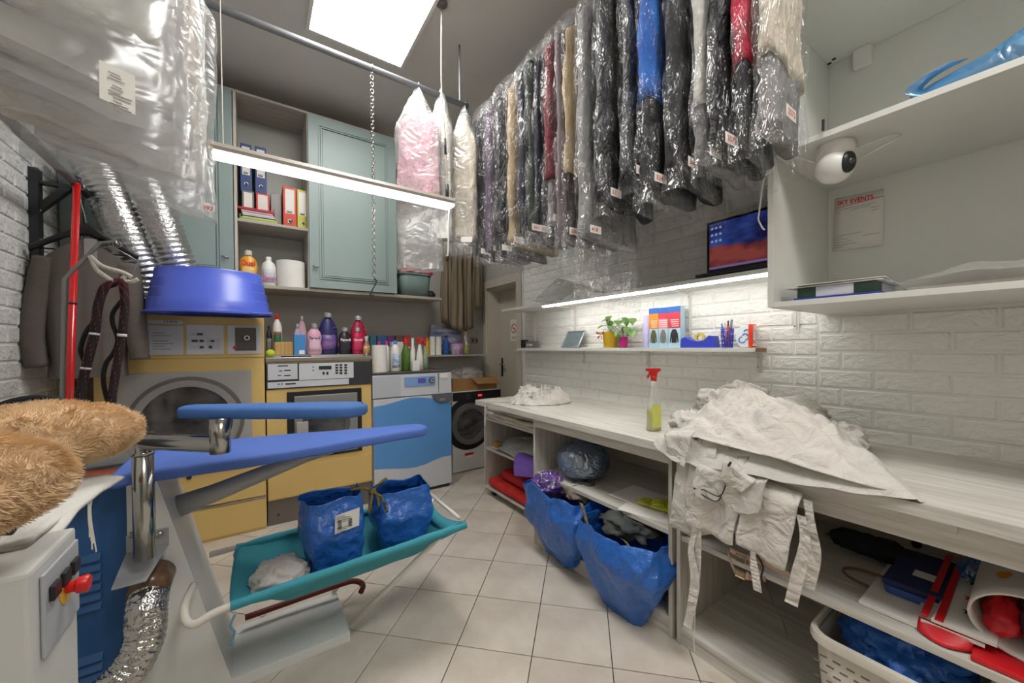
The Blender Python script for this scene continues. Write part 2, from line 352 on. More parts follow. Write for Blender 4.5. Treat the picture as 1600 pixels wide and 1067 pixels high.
c = P(915, 673, X=UX); MB().lathe([(.006, -.001), (.006, -.003)], (UX, c.y, c.z), 8, ax='x').out('knot', mat('knot', (90, 70, 52), .6), u1)
# rail strips under the worktop nosing
MB().box((UX-.026, .15, CB-.024), (UX-.0005, .6, CB-.002)).out('batten', WOODY, u2)
# end unit on castors
EX = 1.66
t = thing('wheeled_shelf_unit', 'low pale wood shelf unit on castors at the far end of the worktop', 'shelf unit', (1.9, 2.5, 0)); u3 = t
y0, y1, z0, z1 = 1.99, 2.875, .065, .755
for y in (y0, y1-.018): MB().box((EX, y, z0+.018), (2.2, y+.018, z1), .0015).out('side_panel', WOODZ, t)
for z, nm in ((z0, 'bottom_board'), (.40, 'shelf'), (.66, 'shelf')):
    MB().box((EX+(0 if z == z0 else .012), y0 if z == z0 else y0+.018, z), (2.2, y1 if z == z0 else y1-.018, z+.018), .0015).out(nm, WOODY, t)
MB().box((2.19, y0, z0), (2.2, y1, z1)).out('back_panel', mat('beige_back_panel', (186, 178, 166), .7), t)
for x in (EX+.06, 2.12):
    for y in (y0+.08, y1-.08):
        w_ = MB(); w_.lathe([(.012, -.012), (.026, -.012), (.026, .012), (.012, .012)], (x, y, .027), 14, ax='y'); co = w_.out('castor', BLKP, t, ang=40)
        w_ = MB(); w_.box((x-.014, y-.018, .03), (x+.014, y-.0135, .064)); w_.box((x-.014, y+.0135, .03), (x+.014, y+.018, .064)); w_.box((x-.014, y-.018, .058), (x+.014, y+.018, .064)); w_.out('castor_fork', CHROME, co)

# ------------------------------------------------------------------ white wall cabinet at the right
KX, KY, KB = 1.64, .645, 1.443
t = thing('wall_cabinet', 'big open white wall cabinet above the worktop at the right', 'cabinet', (2.0, 0, KB)); cab = t
MB().box((KX, KY-.02, KB), (XR-.008, KY, 3.2), .001).out('side_panel', WHITE, t)
MB().box((KX, -1.1, KB), (XR-.008, -1.08, 3.2), .001).out('side_panel', WHITE, t)
MB().box((KX, -1.08, KB), (XR-.008, KY-.0205, KB+.02), .001).out('bottom_board', WHITE, t)
MB().box((KX, -1.08, 2.018), (XR-.02, KY-.0205, 2.038), .001).out('shelf', WHITE, t)
MB().box((KX, -1.08, 2.595), (XR-.02, KY-.0205, 2.615), .001).out('top_board', WHITE, t)
MB().box((XR-.018, -1.08, KB+.02), (XR-.008, KY-.0205, 2.6)).out('back_panel', WHITE, t)
c = P(1350, 95, X=XR-.02); MB().box((c.x-.035, c.y-.03, c.z-.03), (c.x, c.y+.03, 2.5945), .003).out('corner_block', WHTP, t)
for px in ((1296, 99), (1303, 92)):
    c = P(*px, Z=2.595); MB().lathe([(.008, 0), (.008, -.002)], (c.x, c.y, 2.595), 10).out('dowel_hole', mat('hole_brown', (70, 55, 40), .8), t)
c = P(1286, 204, Z=2.038); MB().tube([(c.x, c.y, 2.038), (c.x, c.y, 2.075)], .004, 6).out('nail', BLKP, t)
# ------------------------------------------------------------------ the two shelves on brackets
BRK = mat('bracket_white', (214, 210, 202), .4)
def bracket(par, y, x0, z, drop, s=.012):
    b = MB(); b.box((x0, y-s, z-.004), (XR-.014, y+s, z)); b.box((XR-.018, y-s, z-drop), (XR-.014, y+s, z-.004))
    b.tube([(x0+.012, y, z-.005), (XR-.03, y, z-.014), (XR-.022, y, z-.03), (XR-.018, y, z-drop+.012)], .004, 6)
    o = b.out('bracket', BRK, par)
    for zz in (z-.03, z-drop+.03): MB().lathe([(.004, 0), (.003, -.003)], (XR-.0185, y+.006, zz), 8, ax='x').out('screw', BLACKM, o)
SX1, SZ1 = 1.95, 1.655
t = thing('laptop_shelf', 'upper white wall shelf with a glowing light strip under its front edge', 'shelf', (2.1, 1.8, SZ1-.02)); sh1 = t
MB().box((SX1, KY+.003, SZ1-.022), (XR-.014, 3.02, SZ1), .0015).out('board', WHITE, t)
for x in (835, 899, 1078): bracket(t, P(x, 490, X=XR-.014).y, SX1+.05, SZ1-.0225, .27)
bracket(t, .75, SX1+.05, SZ1-.0225, .27)
SX2, SZ2 = 2.11, 1.285
t = thing('bracket_shelf', 'lower white wall shelf on brackets holding plants and small supplies', 'shelf', (2.18, 1.8, SZ2-.02)); sh2 = t
MB().box((SX2, .885, SZ2-.022), (XR-.014, 3.0, SZ2), .0015).out('board', WHITE, t)
MB().box((SX2, .8835, SZ2-.021), (XR-.014, .8848, SZ2-.001)).out('raw_end', mat('chipboard', (150, 118, 76), .8, var=.2, vs=60), t)
for x in (816, 913, 1013, 1192): bracket(t, P(x, 560, X=XR-.014).y+(.015 if x == 1192 else 0), SX2+.02, SZ2-.0225, .11)
b = MB(); b.box((SX1+.012, KY+.006, SZ1-.034), (SX1+.034, 2.42, SZ1-.0225)); t = tag(b.out('light_strip', glow('strip_light', (255, 254, 250), STRIP_E)), 'thin glowing white light strip under the upper wall shelf', 'light strip')
# vertical upright rail tubes at the far end and beside the cabinet
for x, z0, z1 in ((836, 1.30, 1.63),):
    c = P(x, 500, X=XR-.03)
# skirting pipe in the left corner of the brick panel
c = P(813, 600, X=XR-.03); MB().box((XR-.022, 3.055, CT+.0), (XR, 3.075, 2.06)).out('edge_trim', WHTP, wr)
# ------------------------------------------------------------------ laundry machines
MF = 3.234
YEL = mat('mustard_enamel', (216, 184, 114), .38, var=.03, vs=2)
STEEL = mat('brushed_grey_panel', (168, 168, 170), .4, .2, var=.04, vs=5)
LGREY = mat('light_grey_enamel', (202, 204, 209), .4, var=.02, vs=4)
DGLASS = mat('dark_drum_glass', (92, 88, 86), .1, col2=(36, 34, 34), vs=5, spec=.8, st=(1, 1, 2))
DRUM = mat('drum_steel', (120, 118, 116), .25, .9, var=.2, vs=9)
DARKP = mat('dark_panel', (50, 50, 54), .45)
def disc(r0, r1, c, th, m, name, par, n=40, y1=None):
    "flat ring facing the camera side (towards -Y)"
    b = MB(); b.lathe([(r0, 0), (r1, 0), (r1, -th), (r0, -th), (r0, 0)], c, n, ax='y', cap=(r0 <= 0)); return b.out(name, m, par, ang=40)
def fbox(par, name, m, x0, x1, z0, z1, y=MF, th=.006, bev=.002):
    return MB().box((x0, y-th, z0), (x1, y-.0003, z1), bev).out(name, m, par)
def pbox(par, name, m, px0, py0, px1, py1, y=MF, th=.004, bev=.001):
    a, c = P(px0, py0, Y=y), P(px1, py1, Y=y); return fbox(par, name, m, a.x, c.x, c.z, a.z, y, th, bev)
# --- tumble dryer at the left
t = thing('tumble_dryer', 'large mustard yellow tumble dryer with round glass door, under the blue tub', 'dryer', (-.37, 3.55, 0)); dry = t
x0, x1 = -.793, .056
MB().box((x0, MF, .0), (x1, 3.86, 1.517), .006).out('body', YEL, t)
fbox(t, 'front_panel', YEL, x0+.004, x1-.004, .245, 1.236, th=.008)
fbox(t, 'lower_panel', YEL, x0+.004, x1-.004, .02, .225, th=.008)
fbox(t, 'trim_strip', CHROME, x0+.004, x1-.004, .228, .242, th=.012)
fbox(t, 'door_surround', mat('dryer_grey', (170, 167, 163), .4, .1), -.72, -.022, .47, 1.15, y=MF-.008, th=.01, bev=.02)
cd = (-.364, MF-.018, .82)
ring = disc(.235, .275, cd, .03, mat('dryer_ring', (160, 157, 153), .3, .3), 'door_ring', t)
disc(0, .236, (cd[0], MF-.02, cd[2]), .012, DGLASS, 'door_glass', t)
disc(.27, .30, cd, .004, mat('dryer_groove', (120, 117, 114), .4, .4), 'door_rim', t)
c = P(296, 745, Y=MF); disc(0, .014, (c.x, MF-.008, c.z), .008, CHROME, 'lock', t, 16)
fbox(t, 'top_strip', YEL, x0, x1, 1.238, 1.25, th=.014)
for a, e in ((-.62, -.385), (-.37, -.175), (-.155, .038)):
    fbox(t, 'control_panel', LGREY, a, e, 1.262, 1.46 if a > -.5 else 1.45, th=.006)
fbox(t, 'brand_strip', LGREY, -.62, -.385, 1.462, 1.485, th=.005)
k = MB()
for i in range(7):
    if i in (2,): continue
    k.box((-.53, MF-.0068, 1.40-i*.017), (-.53+.06+.05*((i*37) % 5)/4, MF-.0061, 1.404-i*.017))
pl = k.out('printed_lines', GREYINK, t); pl['kind'] = 'stuff'
text('11970', .02, (-.48, MF-.0052, 1.466), (1, 0, 0), (0, 0, 1), INK, t, xs=1.4)
k = MB()
for z in (1.385, 1.34, 1.298):
    k.box((-.35, MF-.0075, z), (-.275, MF-.0061, z+.024))
k.box((-.265, MF-.0075, 1.295), (-.195, MF-.0061, 1.37)); k.out('display_field', mat('pale_field', (190, 194, 200), .4), t)['kind'] = 'stuff'
k = MB()
for x, z, w_, h in ((-.315, 1.39, .03, .013), (-.342, 1.345, .03, .014), (-.302, 1.345, .02, .014), (-.302, 1.303, .02, .014), (-.255, 1.303, .018, .016), (-.245, 1.345, .02, .012)):
    k.box((x, MF-.009, z), (x+w_, MF-.0076, z+h))
k.out('push_button', DARKP, t)['kind'] = 'stuff'
c = P(367, 543, Y=MF); disc(0, .011, (c.x, MF-.006, c.z), .012, RED, 'stop_button', t, 16)
fbox(t, 'coin_plate', mat('dark_metal_plate', (92, 88, 84), .35, .8), -.112, .008, 1.285, 1.445, y=MF-.006, th=.004)
c = P(386, 528, Y=MF); disc(0, .024, (c.x, MF-.01, c.z), .018, BLKP, 'dial', t, 20)
c2 = disc(.010, .018, (c.x, MF-.0285, c.z), .001, WHTP, 'dial_scale', t, 20)
# --- yellow washer
t = thing('washing_machine', 'mustard yellow washing machine with black-framed square door, between dryer and blue machine', 'washing machine', (.43, 3.55, 0)); wsh = t
x0, x1 = .064, .793
MB().box((x0, MF, .19), (x1, 3.86, 1.2), .004).out('body', YEL, t)
MB().box((x0, MF+.025, .0), (x1, 3.86, .19)).out('kick_plate', mat('kick_steel', (120, 114, 108), .4, .5), t)
MB().box((x0-.002, MF-.012, 1.2), (x1+.002, 3.87, 1.232), .004).out('steel_top', mat('steel_top', (160, 156, 150), .3, .7), t)
fbox(t, 'control_fascia', DARKP, x0, x1, 1.0, 1.19, th=.008)
pbox(t, 'control_panel', LGREY, 418, 569, 465, 592, y=MF-.008, th=.004)
pbox(t, 'control_panel', LGREY, 467, 568, 552.5, 590, y=MF-.008, th=.004)
pbox(t, 'lower_strip', LGREY, 418, 597.5, 545, 600, y=MF-.008, th=.004)
pbox(t, 'display', mat('lcd_dark', (40, 52, 48), .3), 498, 572, 518, 576.5, y=MF-.012, th=.003)
k = MB()
for i in range(4):
    for px in (524, 530.5, 538):
        a, e = P(px, 569+i*4.2, Y=MF-.012), P(px+4.2, 571.2+i*4.2, Y=MF-.012); k.box((a.x, MF-.016, e.z), (e.x, MF-.0123, a.z))
for px in (504, 510): a, e = P(px, 581, Y=MF-.012), P(px+3, 585, Y=MF-.012); k.box((a.x, MF-.016, e.z), (e.x, MF-.0123, a.z))
k.out('push_button', BLKP, t)['kind'] = 'stuff'
k = MB()
for px, py, w_ in ((434, 571, 16), (436, 579, 5), (444, 578, 10), (434, 586, 5), (444, 586, 10), (434, 599.5, 3), (439, 599.3, 3), (446, 599, 16), (488, 573, 2.5), (488, 578, 2.5)):
    a, e = P(px, py, Y=MF-.012), P(px+w_, py+1.3, Y=MF-.012); k.box((a.x, MF-.0126, e.z), (e.x, MF-.0121, a.z))
k.out('printed_lines', INK, t)['kind'] = 'stuff'
MB().box((.19, MF-.01, .46), (.715, MF-.0003, .975), .04).out('door_frame', mat('black_rubber', (34, 33, 32), .4), t)
MB().box((.235, MF-.02, .48), (.68, MF-.0103, .94), .02).out('door', mat('door_grey', (150, 148, 146), .35, .4), t)
disc(.13, .17, (.45, MF-.02, .71), .02, mat('washer_ring', (120, 118, 116), .25, .7), 'door_ring', t)
disc(0, .131, (.45, MF-.02, .71), .01, DGLASS, 'door_glass', t)
MB().box((.245, MF-.05, .62), (.325, MF-.0205, .75), .006).out('door_handle', mat('handle_grey', (168, 164, 160), .4), t)
fbox(t, 'lower_panel', YEL, x0+.006, x1-.006, .2, .42, th=.006, bev=.003)
c = P(435, 804, Y=MF+.025); disc(0, .008, (c.x, MF+.025, c.z), .003, BLKP, 'bolt', t, 10)
# --- blue and grey washer
t = thing('washing_machine', 'grey washing machine with a large sky blue wave panel door', 'washing machine', (1.16, 3.55, 0)); wbl = t
x0, x1 = .803, 1.513
MB().box((x0, MF+.03, .0), (x1, 3.86, 1.062), .004).out('body', LGREY, t)
b = MB(); b.prism([(MF+.0295, .874), (MF-.012, .874), (MF-.004, 1.062), (MF+.0295, 1.075)], 'x', x0, x1); b.out('control_fascia', LGREY, t)
MB().box((x0-.004, MF-.006, 1.0755), (x1+.004, 3.87, 1.088), .003).out('top_plate', mat('dark_top_plate', (96, 92, 88), .35, .3), t)
MB().box((x0+.003, MF-.01, .03), (x1-.003, MF+.0295, .866), .006).out('door', LGREY, t)
MB().box((x0+.02, MF+.01, .0), (x1-.02, MF+.0295, .03)).out('kick_plate', DARKP, t)
BLUE = mat('sky_blue_panel', (92, 150, 210), .4, var=.03, vs=2)
up = [(583.5, 636), (600, 633), (618, 628), (632, 623.5), (645, 621), (660, 621), (676, 622.5), (690, 626), (705.5, 630)]
lo = [(705.5, 711), (690, 714), (678, 719), (665, 725), (650, 729.5), (635, 731.5), (618, 732), (600, 732.5), (583.5, 734)]
pts = [P(x, y, Y=MF-.01) for x, y in up+lo]; pts = [(min(max(p.x, x0+.004), x1-.004), p.z) for p in pts]
b = MB(); n = len(up)
for i in range(n-1):
    q = [pts[i], pts[i+1], pts[2*n-2-i], pts[2*n-1-i]]; b.add([(p[0], MF-.0115, p[1]) for p in q], [(0, 1, 2, 3)])
b.out('wave_panel', BLUE, t)
b = MB(); hp = [P(x, y, Y=MF-.012) for x, y in ((674, 617), (705, 614), (706, 624), (700, 627), (686, 628), (679, 624))]
b.prism([(p.x, p.z) for p in hp], 'y', MF-.035, MF-.0118); h = b.out('door_handle', mat('handle_slate', (94, 96, 104), .4), t)
c = P(691, 624, Y=MF-.035); MB().lathe([(.03, 0), (.03, -.003)], (c.x, MF-.0351, c.z), 20, sy=.42, ax='y').out('handle_badge', mat('badge', (170, 168, 160), .3, .5), h)
fy = MF-.012
pbox(t, 'detergent_drawer', mat('drawer_grey', (186, 190, 197), .4), 585, 589, 626, 619, y=fy+.002, th=.006)
pbox(t, 'display_band', mat('soft_blue', (128, 164, 214), .4), 632, 589.5, 680, 601.5, y=fy+.002, th=.006)
pbox(t, 'display', mat('lcd_violet', (92, 84, 178), .3), 653, 591, 665, 598, y=fy-.004, th=.003)
c = P(674, 593.5, Y=fy); disc(0, .026, (c.x, fy-.003, c.z), .022, mat('dial_grey', (72, 74, 80), .35), 'dial', t, 20); disc(.012, .017, (c.x, fy-.0252, c.z), .001, LGREY, 'dial_ring', t, 20)
pbox(t, 'sticker', PAPER, 687, 583, 699, 590, y=fy+.004, th=.008, bev=.0004)
pbox(t, 'panel_seam', DARKP, 684.5, 583, 685.2, 613, y=fy+.005, th=.008, bev=0)
# --- small black-door washer
t = thing('washing_machine', 'small white washing machine with black round door and black control panel', 'washing machine', (1.93, 3.7, 0)); wbk = t
x0, x1, wf = 1.652, 2.235, 3.5
MB().box((x0, wf, .01), (x1, 3.88, .838), .006).out('body', mat('washer_white', (214, 212, 208), .35), t)
fbox(t, 'control_panel', BLKP, x0+.004, x1-.004, .745, .832, y=wf, th=.008)
dc = (1.845, wf, .50)
disc(0, .275, dc, .006, BLKP, 'door_panel', t); disc(.16, .215, (dc[0], wf-.006, dc[2]), .03, mat('washer_chrome', (150, 148, 146), .25, .7), 'door_ring', t); disc(0, .161, (dc[0], wf-.006, dc[2]), .014, DGLASS, 'door_glass', t)
c = P(730, 620, Y=wf); disc(.016, .026, (c.x, wf-.008, c.z), .016, CHROME, 'dial', t, 20)
pbox(t, 'indicator_light', glow('red_display', (255, 40, 40), 1.5), 747, 616, 753, 618.5, y=wf-.008, th=.002)
c = P(733, 708, Y=wf); MB().box((c.x-.05, wf-.003, c.z-.02), (c.x+.05, wf-.0003, c.z+.005)).out('sticker', RED, t)
MB().box((c.x-.035, wf-.003, c.z-.045), (c.x+.04, wf-.0003, c.z-.0205)).out('sticker', PAPER, t)
# cardboard box with plastic on the small washer
CARD = mat('cardboard', (156, 116, 70), .8, var=.1, vs=12)
t = thing('cardboard_box', 'open brown cardboard box stuffed with clear plastic on the black-door washer', 'box', (1.93, 3.68, .8385))
for a, e in (((1.68, 3.54, .839), (2.21, 3.546, .97)), ((1.68, 3.84, .839), (2.21, 3.846, .97)), ((1.68, 3.547, .839), (1.686, 3.839, .97)), ((2.204, 3.547, .839), (2.21, 3.839, .97))): MB().box(a, e).out('side', CARD, t)
MB().box((1.687, 3.547, .839), (2.203, 3.839, .843)).out('bottom', CARD, t)
MB().add([(1.9, 3.539, .968), (2.21, 3.539, .968), (2.2, 3.47, .9), (1.92, 3.46, .91)], [(0, 1, 2, 3)]).out('flap', CARD, t, solid=.004)
FILM = film('clear_film_heap', (226, 226, 226), .55)
def crumple(name, c, r, m, par=None, n=28, amp=.35, fq=5., seed=0, flat=True, solid=0):
    b = MB()
    def fn(u, v):
        th = 2*pi*u; ph = pi*(v-.5)
        d = Vector((math.cos(ph)*math.cos(th), math.cos(ph)*math.sin(th), math.sin(ph)))
        f = fq*.36; k = 1+amp*(.55*nz(d.x*f+seed, d.y*f, d.z*f)+.5*(.5-abs(nz(d.x*f*2.1, d.y*f*2.1+seed, d.z*f*2.1))*2)+.16*nz(d.x*f*5, d.y*f*5, d.z*f*5+seed))-amp*.1
        p = Vector((d.x*r[0]*k, d.y*r[1]*k, d.z*r[2]*k))
        if flat: p.z = max(p.z, -r[2]*.55)
        return Vector(c)+p
    b.grid(fn, n, n//2+2, True); return b.out(name, m, par, True, solid)
tag(crumple('plastic_wrap', (1.9, 3.69, .985), (.24, .11, .09), FILM, seed=3), 'crumpled clear plastic wrap piled in the cardboard box', 'plastic')
# ------------------------------------------------------------------ mint wall cabinets
MINT = mat('mint_door_paint', (142, 158, 154), .45, var=.025, vs=2.5)
CF, CZ0, CZ1 = 3.5, 1.768, 3.22
t = thing('wall_cabinet', 'mint green two-door wall cabinet with an open wooden shelf bay in the middle', 'cabinet', (.1, 3.7, CZ0)); mint = t
xa, xb, xc, xd, xe = -.99, -.115, .372, 1.1, 1.43
MB().box((xa, CF+.0, CZ0), (xe, YB-.002, CZ0+.025), .0015).out('bottom_board', WOODX, t)
for x in (xa, xb, xc-.0, xd-.02): MB().box((x, CF+.002, CZ0+.0255), (x+.018, YB-.002, CZ1), .001).out('side_panel', WOODZ, t)
MB().box((xa+.019, CF+.002, CZ1), (xd-.002, YB-.002, CZ1+.018)).out('top_board', WOODX, t)
MB().box((xb+.0185, YB-.012, CZ0+.026), (xc-.0005, YB-.003, CZ1-.001)).out('back_panel', mat('pale_back_panel', (178, 180, 172), .6), t)
MB().box((xb+.0185, CF+.01, 2.262), (xc-.0005, YB-.013, 2.284), .001).out('shelf', WOODX, t)
def mintdoor(x0, x1, hx):
    z0, z1 = CZ0+.03, CZ1-.002; y1, y0 = CF, CF-.02
    d = MB().box((x0, y0, z0), (x1, y1, z1), .003).out('door', MINT, t)
    fr = .075
    for s, y in ((0, y0-.008), (.016, y0-.013)):
        b = MB(); a, e, lo, hi = x0+fr+s, x1-fr-s, z0+fr+s, z1-fr-s; w_ = .008
        b.box((a, y, lo), (a+w_, y0+.0001, hi)); b.box((e-w_, y, lo), (e, y0+.0001, hi)); b.box((a+w_, y, lo), (e-w_, y0+.0001, lo+w_)); b.box((a+w_, y, hi-w_), (e-w_, y0+.0001, hi))
        b.out('moulding', MINT, d)
    MB().box((x0+fr+.03, y0-.006, z0+fr+.03), (x1-fr-.03, y0-.0002, z1-fr-.03), .004).out('raised_panel', MINT, d)
    b = MB(); b.tube([(hx, y0, 1.97), (hx, y0-.022, 1.97)], .005, 8); b.tube([(hx-.022, y0-.022, 1.975), (hx+.022, y0-.024, 1.962)], .006, 8); b.out('knob', CHROME, d, True)
mintdoor(-.98, -.12, -.17); mintdoor(.378, 1.095, .42)
# back wall shelf over the small washer
t = thing('wall_shelf', 'thin grey shelf on the back wall above the small black-door washer', 'shelf', (1.5, 3.8, 1.2)); bsh = t
MB().box((.82, 3.66, 1.2), (2.16, YB-.002, 1.218), .001).out('board', mat('shelf_grey', (170, 164, 154), .5), t)
for x in (1.2, 2.0): MB().box((x, 3.7, 1.19), (x+.02, YB-.002, 1.1995)).out('batten', WOODX, t)
c = P(741, 532, Y=YB-.004); so = tag(MB().box((c.x-.045, YB-.012, c.z-.04), (c.x+.05, YB-.001, c.z+.04), .004).out('wall_socket', mat('socket_grey', (150, 144, 134), .5), None), 'grey double wall socket on the back wall beside the door', 'socket')
for s in (-.022, .026): MB().box((c.x+s-.008, YB-.015, c.z-.018), (c.x+s+.008, YB-.0121, c.z+.018), .002).out('socket_slot', BLKP, so)
# thin shelf ledge on top of the washer for the bottles
MB().box((.07, 3.42, 1.2322), (.79, 3.86, 1.243), .001).out('back_ledge', mat('ledge_steel', (186, 184, 178), .35, .4), wsh)
# ------------------------------------------------------------------ ducts behind the dryer
ALU = mat('aluminium_foil_duct', (206, 206, 206), .3, 1, var=.08, vs=25, bump=.5, bs=60)
def duct(name, label, pts, r, rib=.022, amp=.1, m=None, n=22):
    q = spline(pts, 24); L = 0; path = [q[0]]; out = []
    for i in range(1, len(q)):
        seg = (q[i]-q[i-1]).length; k = max(1, int(seg/(rib/3)))
        for j in range(k): path.append(q[i-1].lerp(q[i], (j+1)/k))
    d = 0; rr = []
    for i, p in enumerate(path):
        if i: d += (p-path[i-1]).length
        rr.append(r*(1+amp*(abs(math.sin(pi*d/rib))-.6)+.02*nz(d*9, r*50)))
    b = MB(); b.tube(path, rr, n); o = b.out(name, m or ALU, None, True)
    return tag(o, label, 'duct')
duct('exhaust_duct', 'ribbed aluminium duct nearest the left wall, behind the hanging jacket', [P(140, 240, Y=3.30), P(172, 310, Y=3.30), P(206, 390, Y=3.31), P(228, 440, Y=3.33), (-.62, 3.36, 1.53)], .1, .032, .17)
duct('exhaust_duct', 'ribbed aluminium duct dropping behind the blue tub', [P(205, 230, Y=3.30), P(236, 310, Y=3.30), P(268, 395, Y=3.33), P(282, 430, Y=3.355), (-.38, 3.39, 1.66), (-.38, 3.395, 1.53)], .104, .032, .17)
# upside-down blue tub on the dryer
TUB = mat('violet_blue_plastic', (84, 104, 208), .3, var=.04, vs=4)
t = thing('plastic_tub', 'upturned oval violet-blue plastic tub on top of the yellow dryer', 'tub', (-.225, 3.08, 1.5175))
pr = [(1.0, .0), (1.0, .012), (.955, .014), (.94, .03), (.93, .085), (.905, .09), (.895, .145), (.87, .15), (.86, .205), (.835, .21), (.82, .262), (.8, .272)]
b = MB(); b.lathe([(r*.33, h) for r, h in pr], (-.225, 3.08, 1.518), 48, sy=.66, cap=False); b.out('shell', TUB, t, ang=50)
b = MB(); b.lathe([(.264, .272), (.25, .274), (.1, .268), (.0, .268)], (-.225, 3.08, 1.518), 48, sy=.66, cap=False); b.out('base', TUB, t, ang=50)
b = MB(); b.box((-.02, 2.9, 1.518), (.10, 2.99, 1.53), .005); b.out('pouring_lip', TUB, t)
# ------------------------------------------------------------------ ironing table
IRONW = mat('ironer_white_enamel', (226, 226, 223), .4, var=.03, vs=3)
NAVY = mat('steam_box_blue', (36, 88, 142), .45, var=.05, vs=3)
BOARD = mat('royal_blue_cover', (84, 116, 196), .75, var=.05, vs=5, bump=.12, bs=120)
t = thing('ironing_table', 'professional ironing table with long royal blue board on a white column', 'ironing table', (0, 1.9, 0)); iron = t
MB().box((-.6, 1.77, 0), (.333, 2.1, .044), .004).out('base_plate', IRONW, t)
b = MB(); q = [(-.362, .0445), (-.088, .0445), (-.29, .858), (-.362, .858)]
b.prism(q, 'y', 1.768, 2.06); b.out('column', IRONW, t)
bl = MB().box((-.57, 1.79, .0445), (-.3645, 2.2, .845), .004).out('steam_box', NAVY, t)
for zc in (.63, .3):
    for i in range(6):
        z = zc-i*.032; b = MB(); xx = -.478
        b.add([(xx-.05, 1.7895, z), (xx+.05, 1.7895, z), (xx+.05, 1.775, z-.02), (xx-.05, 1.775, z-.02), (xx-.05, 1.7895, z-.024), (xx+.05, 1.7895, z-.024)], [(0, 3, 2, 1), (3, 4, 5, 2), (0, 4, 3), (1, 2, 5)]); b.out('louvre', NAVY, bl)
MB().box((-.575, 1.78, .8455), (-.30, 2.2, .858), .003).out('steam_box_lid', mat('lid_grey', (110, 110, 110), .5), t)
# board
pts = []
xl, xr, ya, yb = -.385, .715, 1.675, 2.06
def halfw(x):
    u = (x-xl)/(xr-xl); return .19*(1-smooth01((u-.25)/.75)*.62)
xs = [xl+(xr-xl-.07)*i/22 for i in range(23)]
yc = lambda x: 1.868-.04*smooth01((x-xl)/(xr-xl))
outl = [(x, yc(x)-halfw(x)) for x in xs]; xe_ = xs[-1]; hw = halfw(xe_)
outl += [(xe_+.07*math.sin(a), yc(xe_)-hw*math.cos(a)) for a in [pi*i/10 for i in range(1, 10)]]
outl += [(x, yc(x)+halfw(x)) for x in xs[::-1]]
def padded(o, z0, z1, r=.012):
    b = MB(); cx = sum(p[0] for p in o)/len(o); cy = sum(p[1] for p in o)/len(o); n = len(o)
    rings = []
    for ins, z in ((.02, z0), (.004, z0+.004), (0, z0+r), (0, z1-r), (.004, z1-.004), (.014, z1)):
        rg = []
        for i in range(n):
            p = Vector(o[i]); a = Vector(o[i-1]); c = Vector(o[(i+1) % n]); tt = (c-a).normalized(); nn = Vector((-tt.y, tt.x))
            rg.append((p.x+nn.x*ins, p.y+nn.y*ins, z+.0015*nz(p.x*20, p.y*20, z*30)))
        rings.append(rg)
    vs = [v for r_ in rings for v in r_]; fs = []
    for k in range(len(rings)-1):
        for i in range(n): j = (i+1) % n; fs.append((k*n+i, k*n+j, (k+1)*n+j, (k+1)*n+i))
    h = len(xs)
    for base in (0, (len(rings)-1)*n):
        for i in range(n//2): 
            j0, j1, k1, k0 = i, i+1, n-2-i, n-1-i
            if j1 >= k1: break
            f = (base+j0, base+j1, base+k1, base+k0); fs.append(f if base else f[::-1])
    b.add(vs, fs); return b
padded(outl, .861, .906).out('board', BOARD, t, ang=50)
b = MB(); b.tube([P(276, 792, Y=1.92), P(330, 772, Y=1.91), P(480, 712, Y=1.86), P(520, 700, Y=1.85)], [.042, .036, .026, .022], 14); b.out('support_arm', mat('arm_grey', (182, 180, 176), .45), t, True)
# pedal
PED = mat('maroon_pedal', (112, 36, 32), .5)
b = MB(); pq = [P(383, 965, Z=.10), P(440, 945, Z=.10), P(535, 912, Z=.11), P(556, 908, Z=.11), P(567, 914, Z=.10), P(564, 925, Z=.09)]
b.tube(spline(pq, 6), .013, 8); b.out('foot_pedal', PED, t, True)
# sleeve board on its steel arm
py = 1.635
a = P(225, 872, Y=py); xx = P(225, 800, Y=py).x
e = P(344, 694, Z=P(225, 693, Y=py).z+.008)
b = MB(); b.tube([(xx, py, a.z), (xx, py, P(225, 693, Y=py).z)], .0265, 18); b.out('arm_post', CHROME, t, True)
zt = P(225, 693, Y=py).z
d_ = Vector((e.x-xx, e.y-py, 0)).normalized(); hz_ = zt+.008
b = MB(); b.tube([(xx, py, zt-.02), (xx, py, hz_+.0262)], .0262, 18); b.out('arm_elbow', CHROME, t, ang=50)
b = MB(); b.tube([Vector((xx, py, hz_)), Vector((e.x, e.y, hz_))], .0258, 18); b.out('arm_tube', CHROME, t, ang=50)
MB().tube([(xx, py, zt-.034), (xx, py, zt-.024)], .0285, 18).out('arm_collar', CHROME, t, True)
sz0 = 1.08
MB().tube([(e.x, e.y, hz_-.026), (e.x, e.y, sz0+.008)], .0262, 18).out('arm_riser', CHROME, t, True)
L0, R0 = P(277, 634, Z=1.118), P(563, 631, Z=1.118)
ax = Vector((R0.x-L0.x, R0.y-L0.y)); Ln = ax.length; ax.normalize(); nx = Vector((-ax.y, ax.x))
xs = [Ln*(.05+.88*i/16) for i in range(17)]
wd = lambda s: .035+.03*smooth01(s/Ln*2)
o2 = [(0, .0)]
o2 = [(s, -wd(s)) for s in xs]+[(xs[-1]+.06*math.sin(pi*i/8), -wd(Ln)*math.cos(pi*i/8)) for i in range(1, 8)]+[(s, wd(s)) for s in xs[::-1]]+[(.01, .012), (.01, -.012)]
o2 = [(L0.x+ax.x*s+nx.x*h, L0.y+ax.y*s+nx.y*h) for s, h in o2]
padded(o2, sz0, sz0+.038, .01).out('sleeve_board', mat('sleeve_blue_cover', (62, 106, 172), .75, var=.05, vs=9, bump=.2, bs=60), t, ang=50)
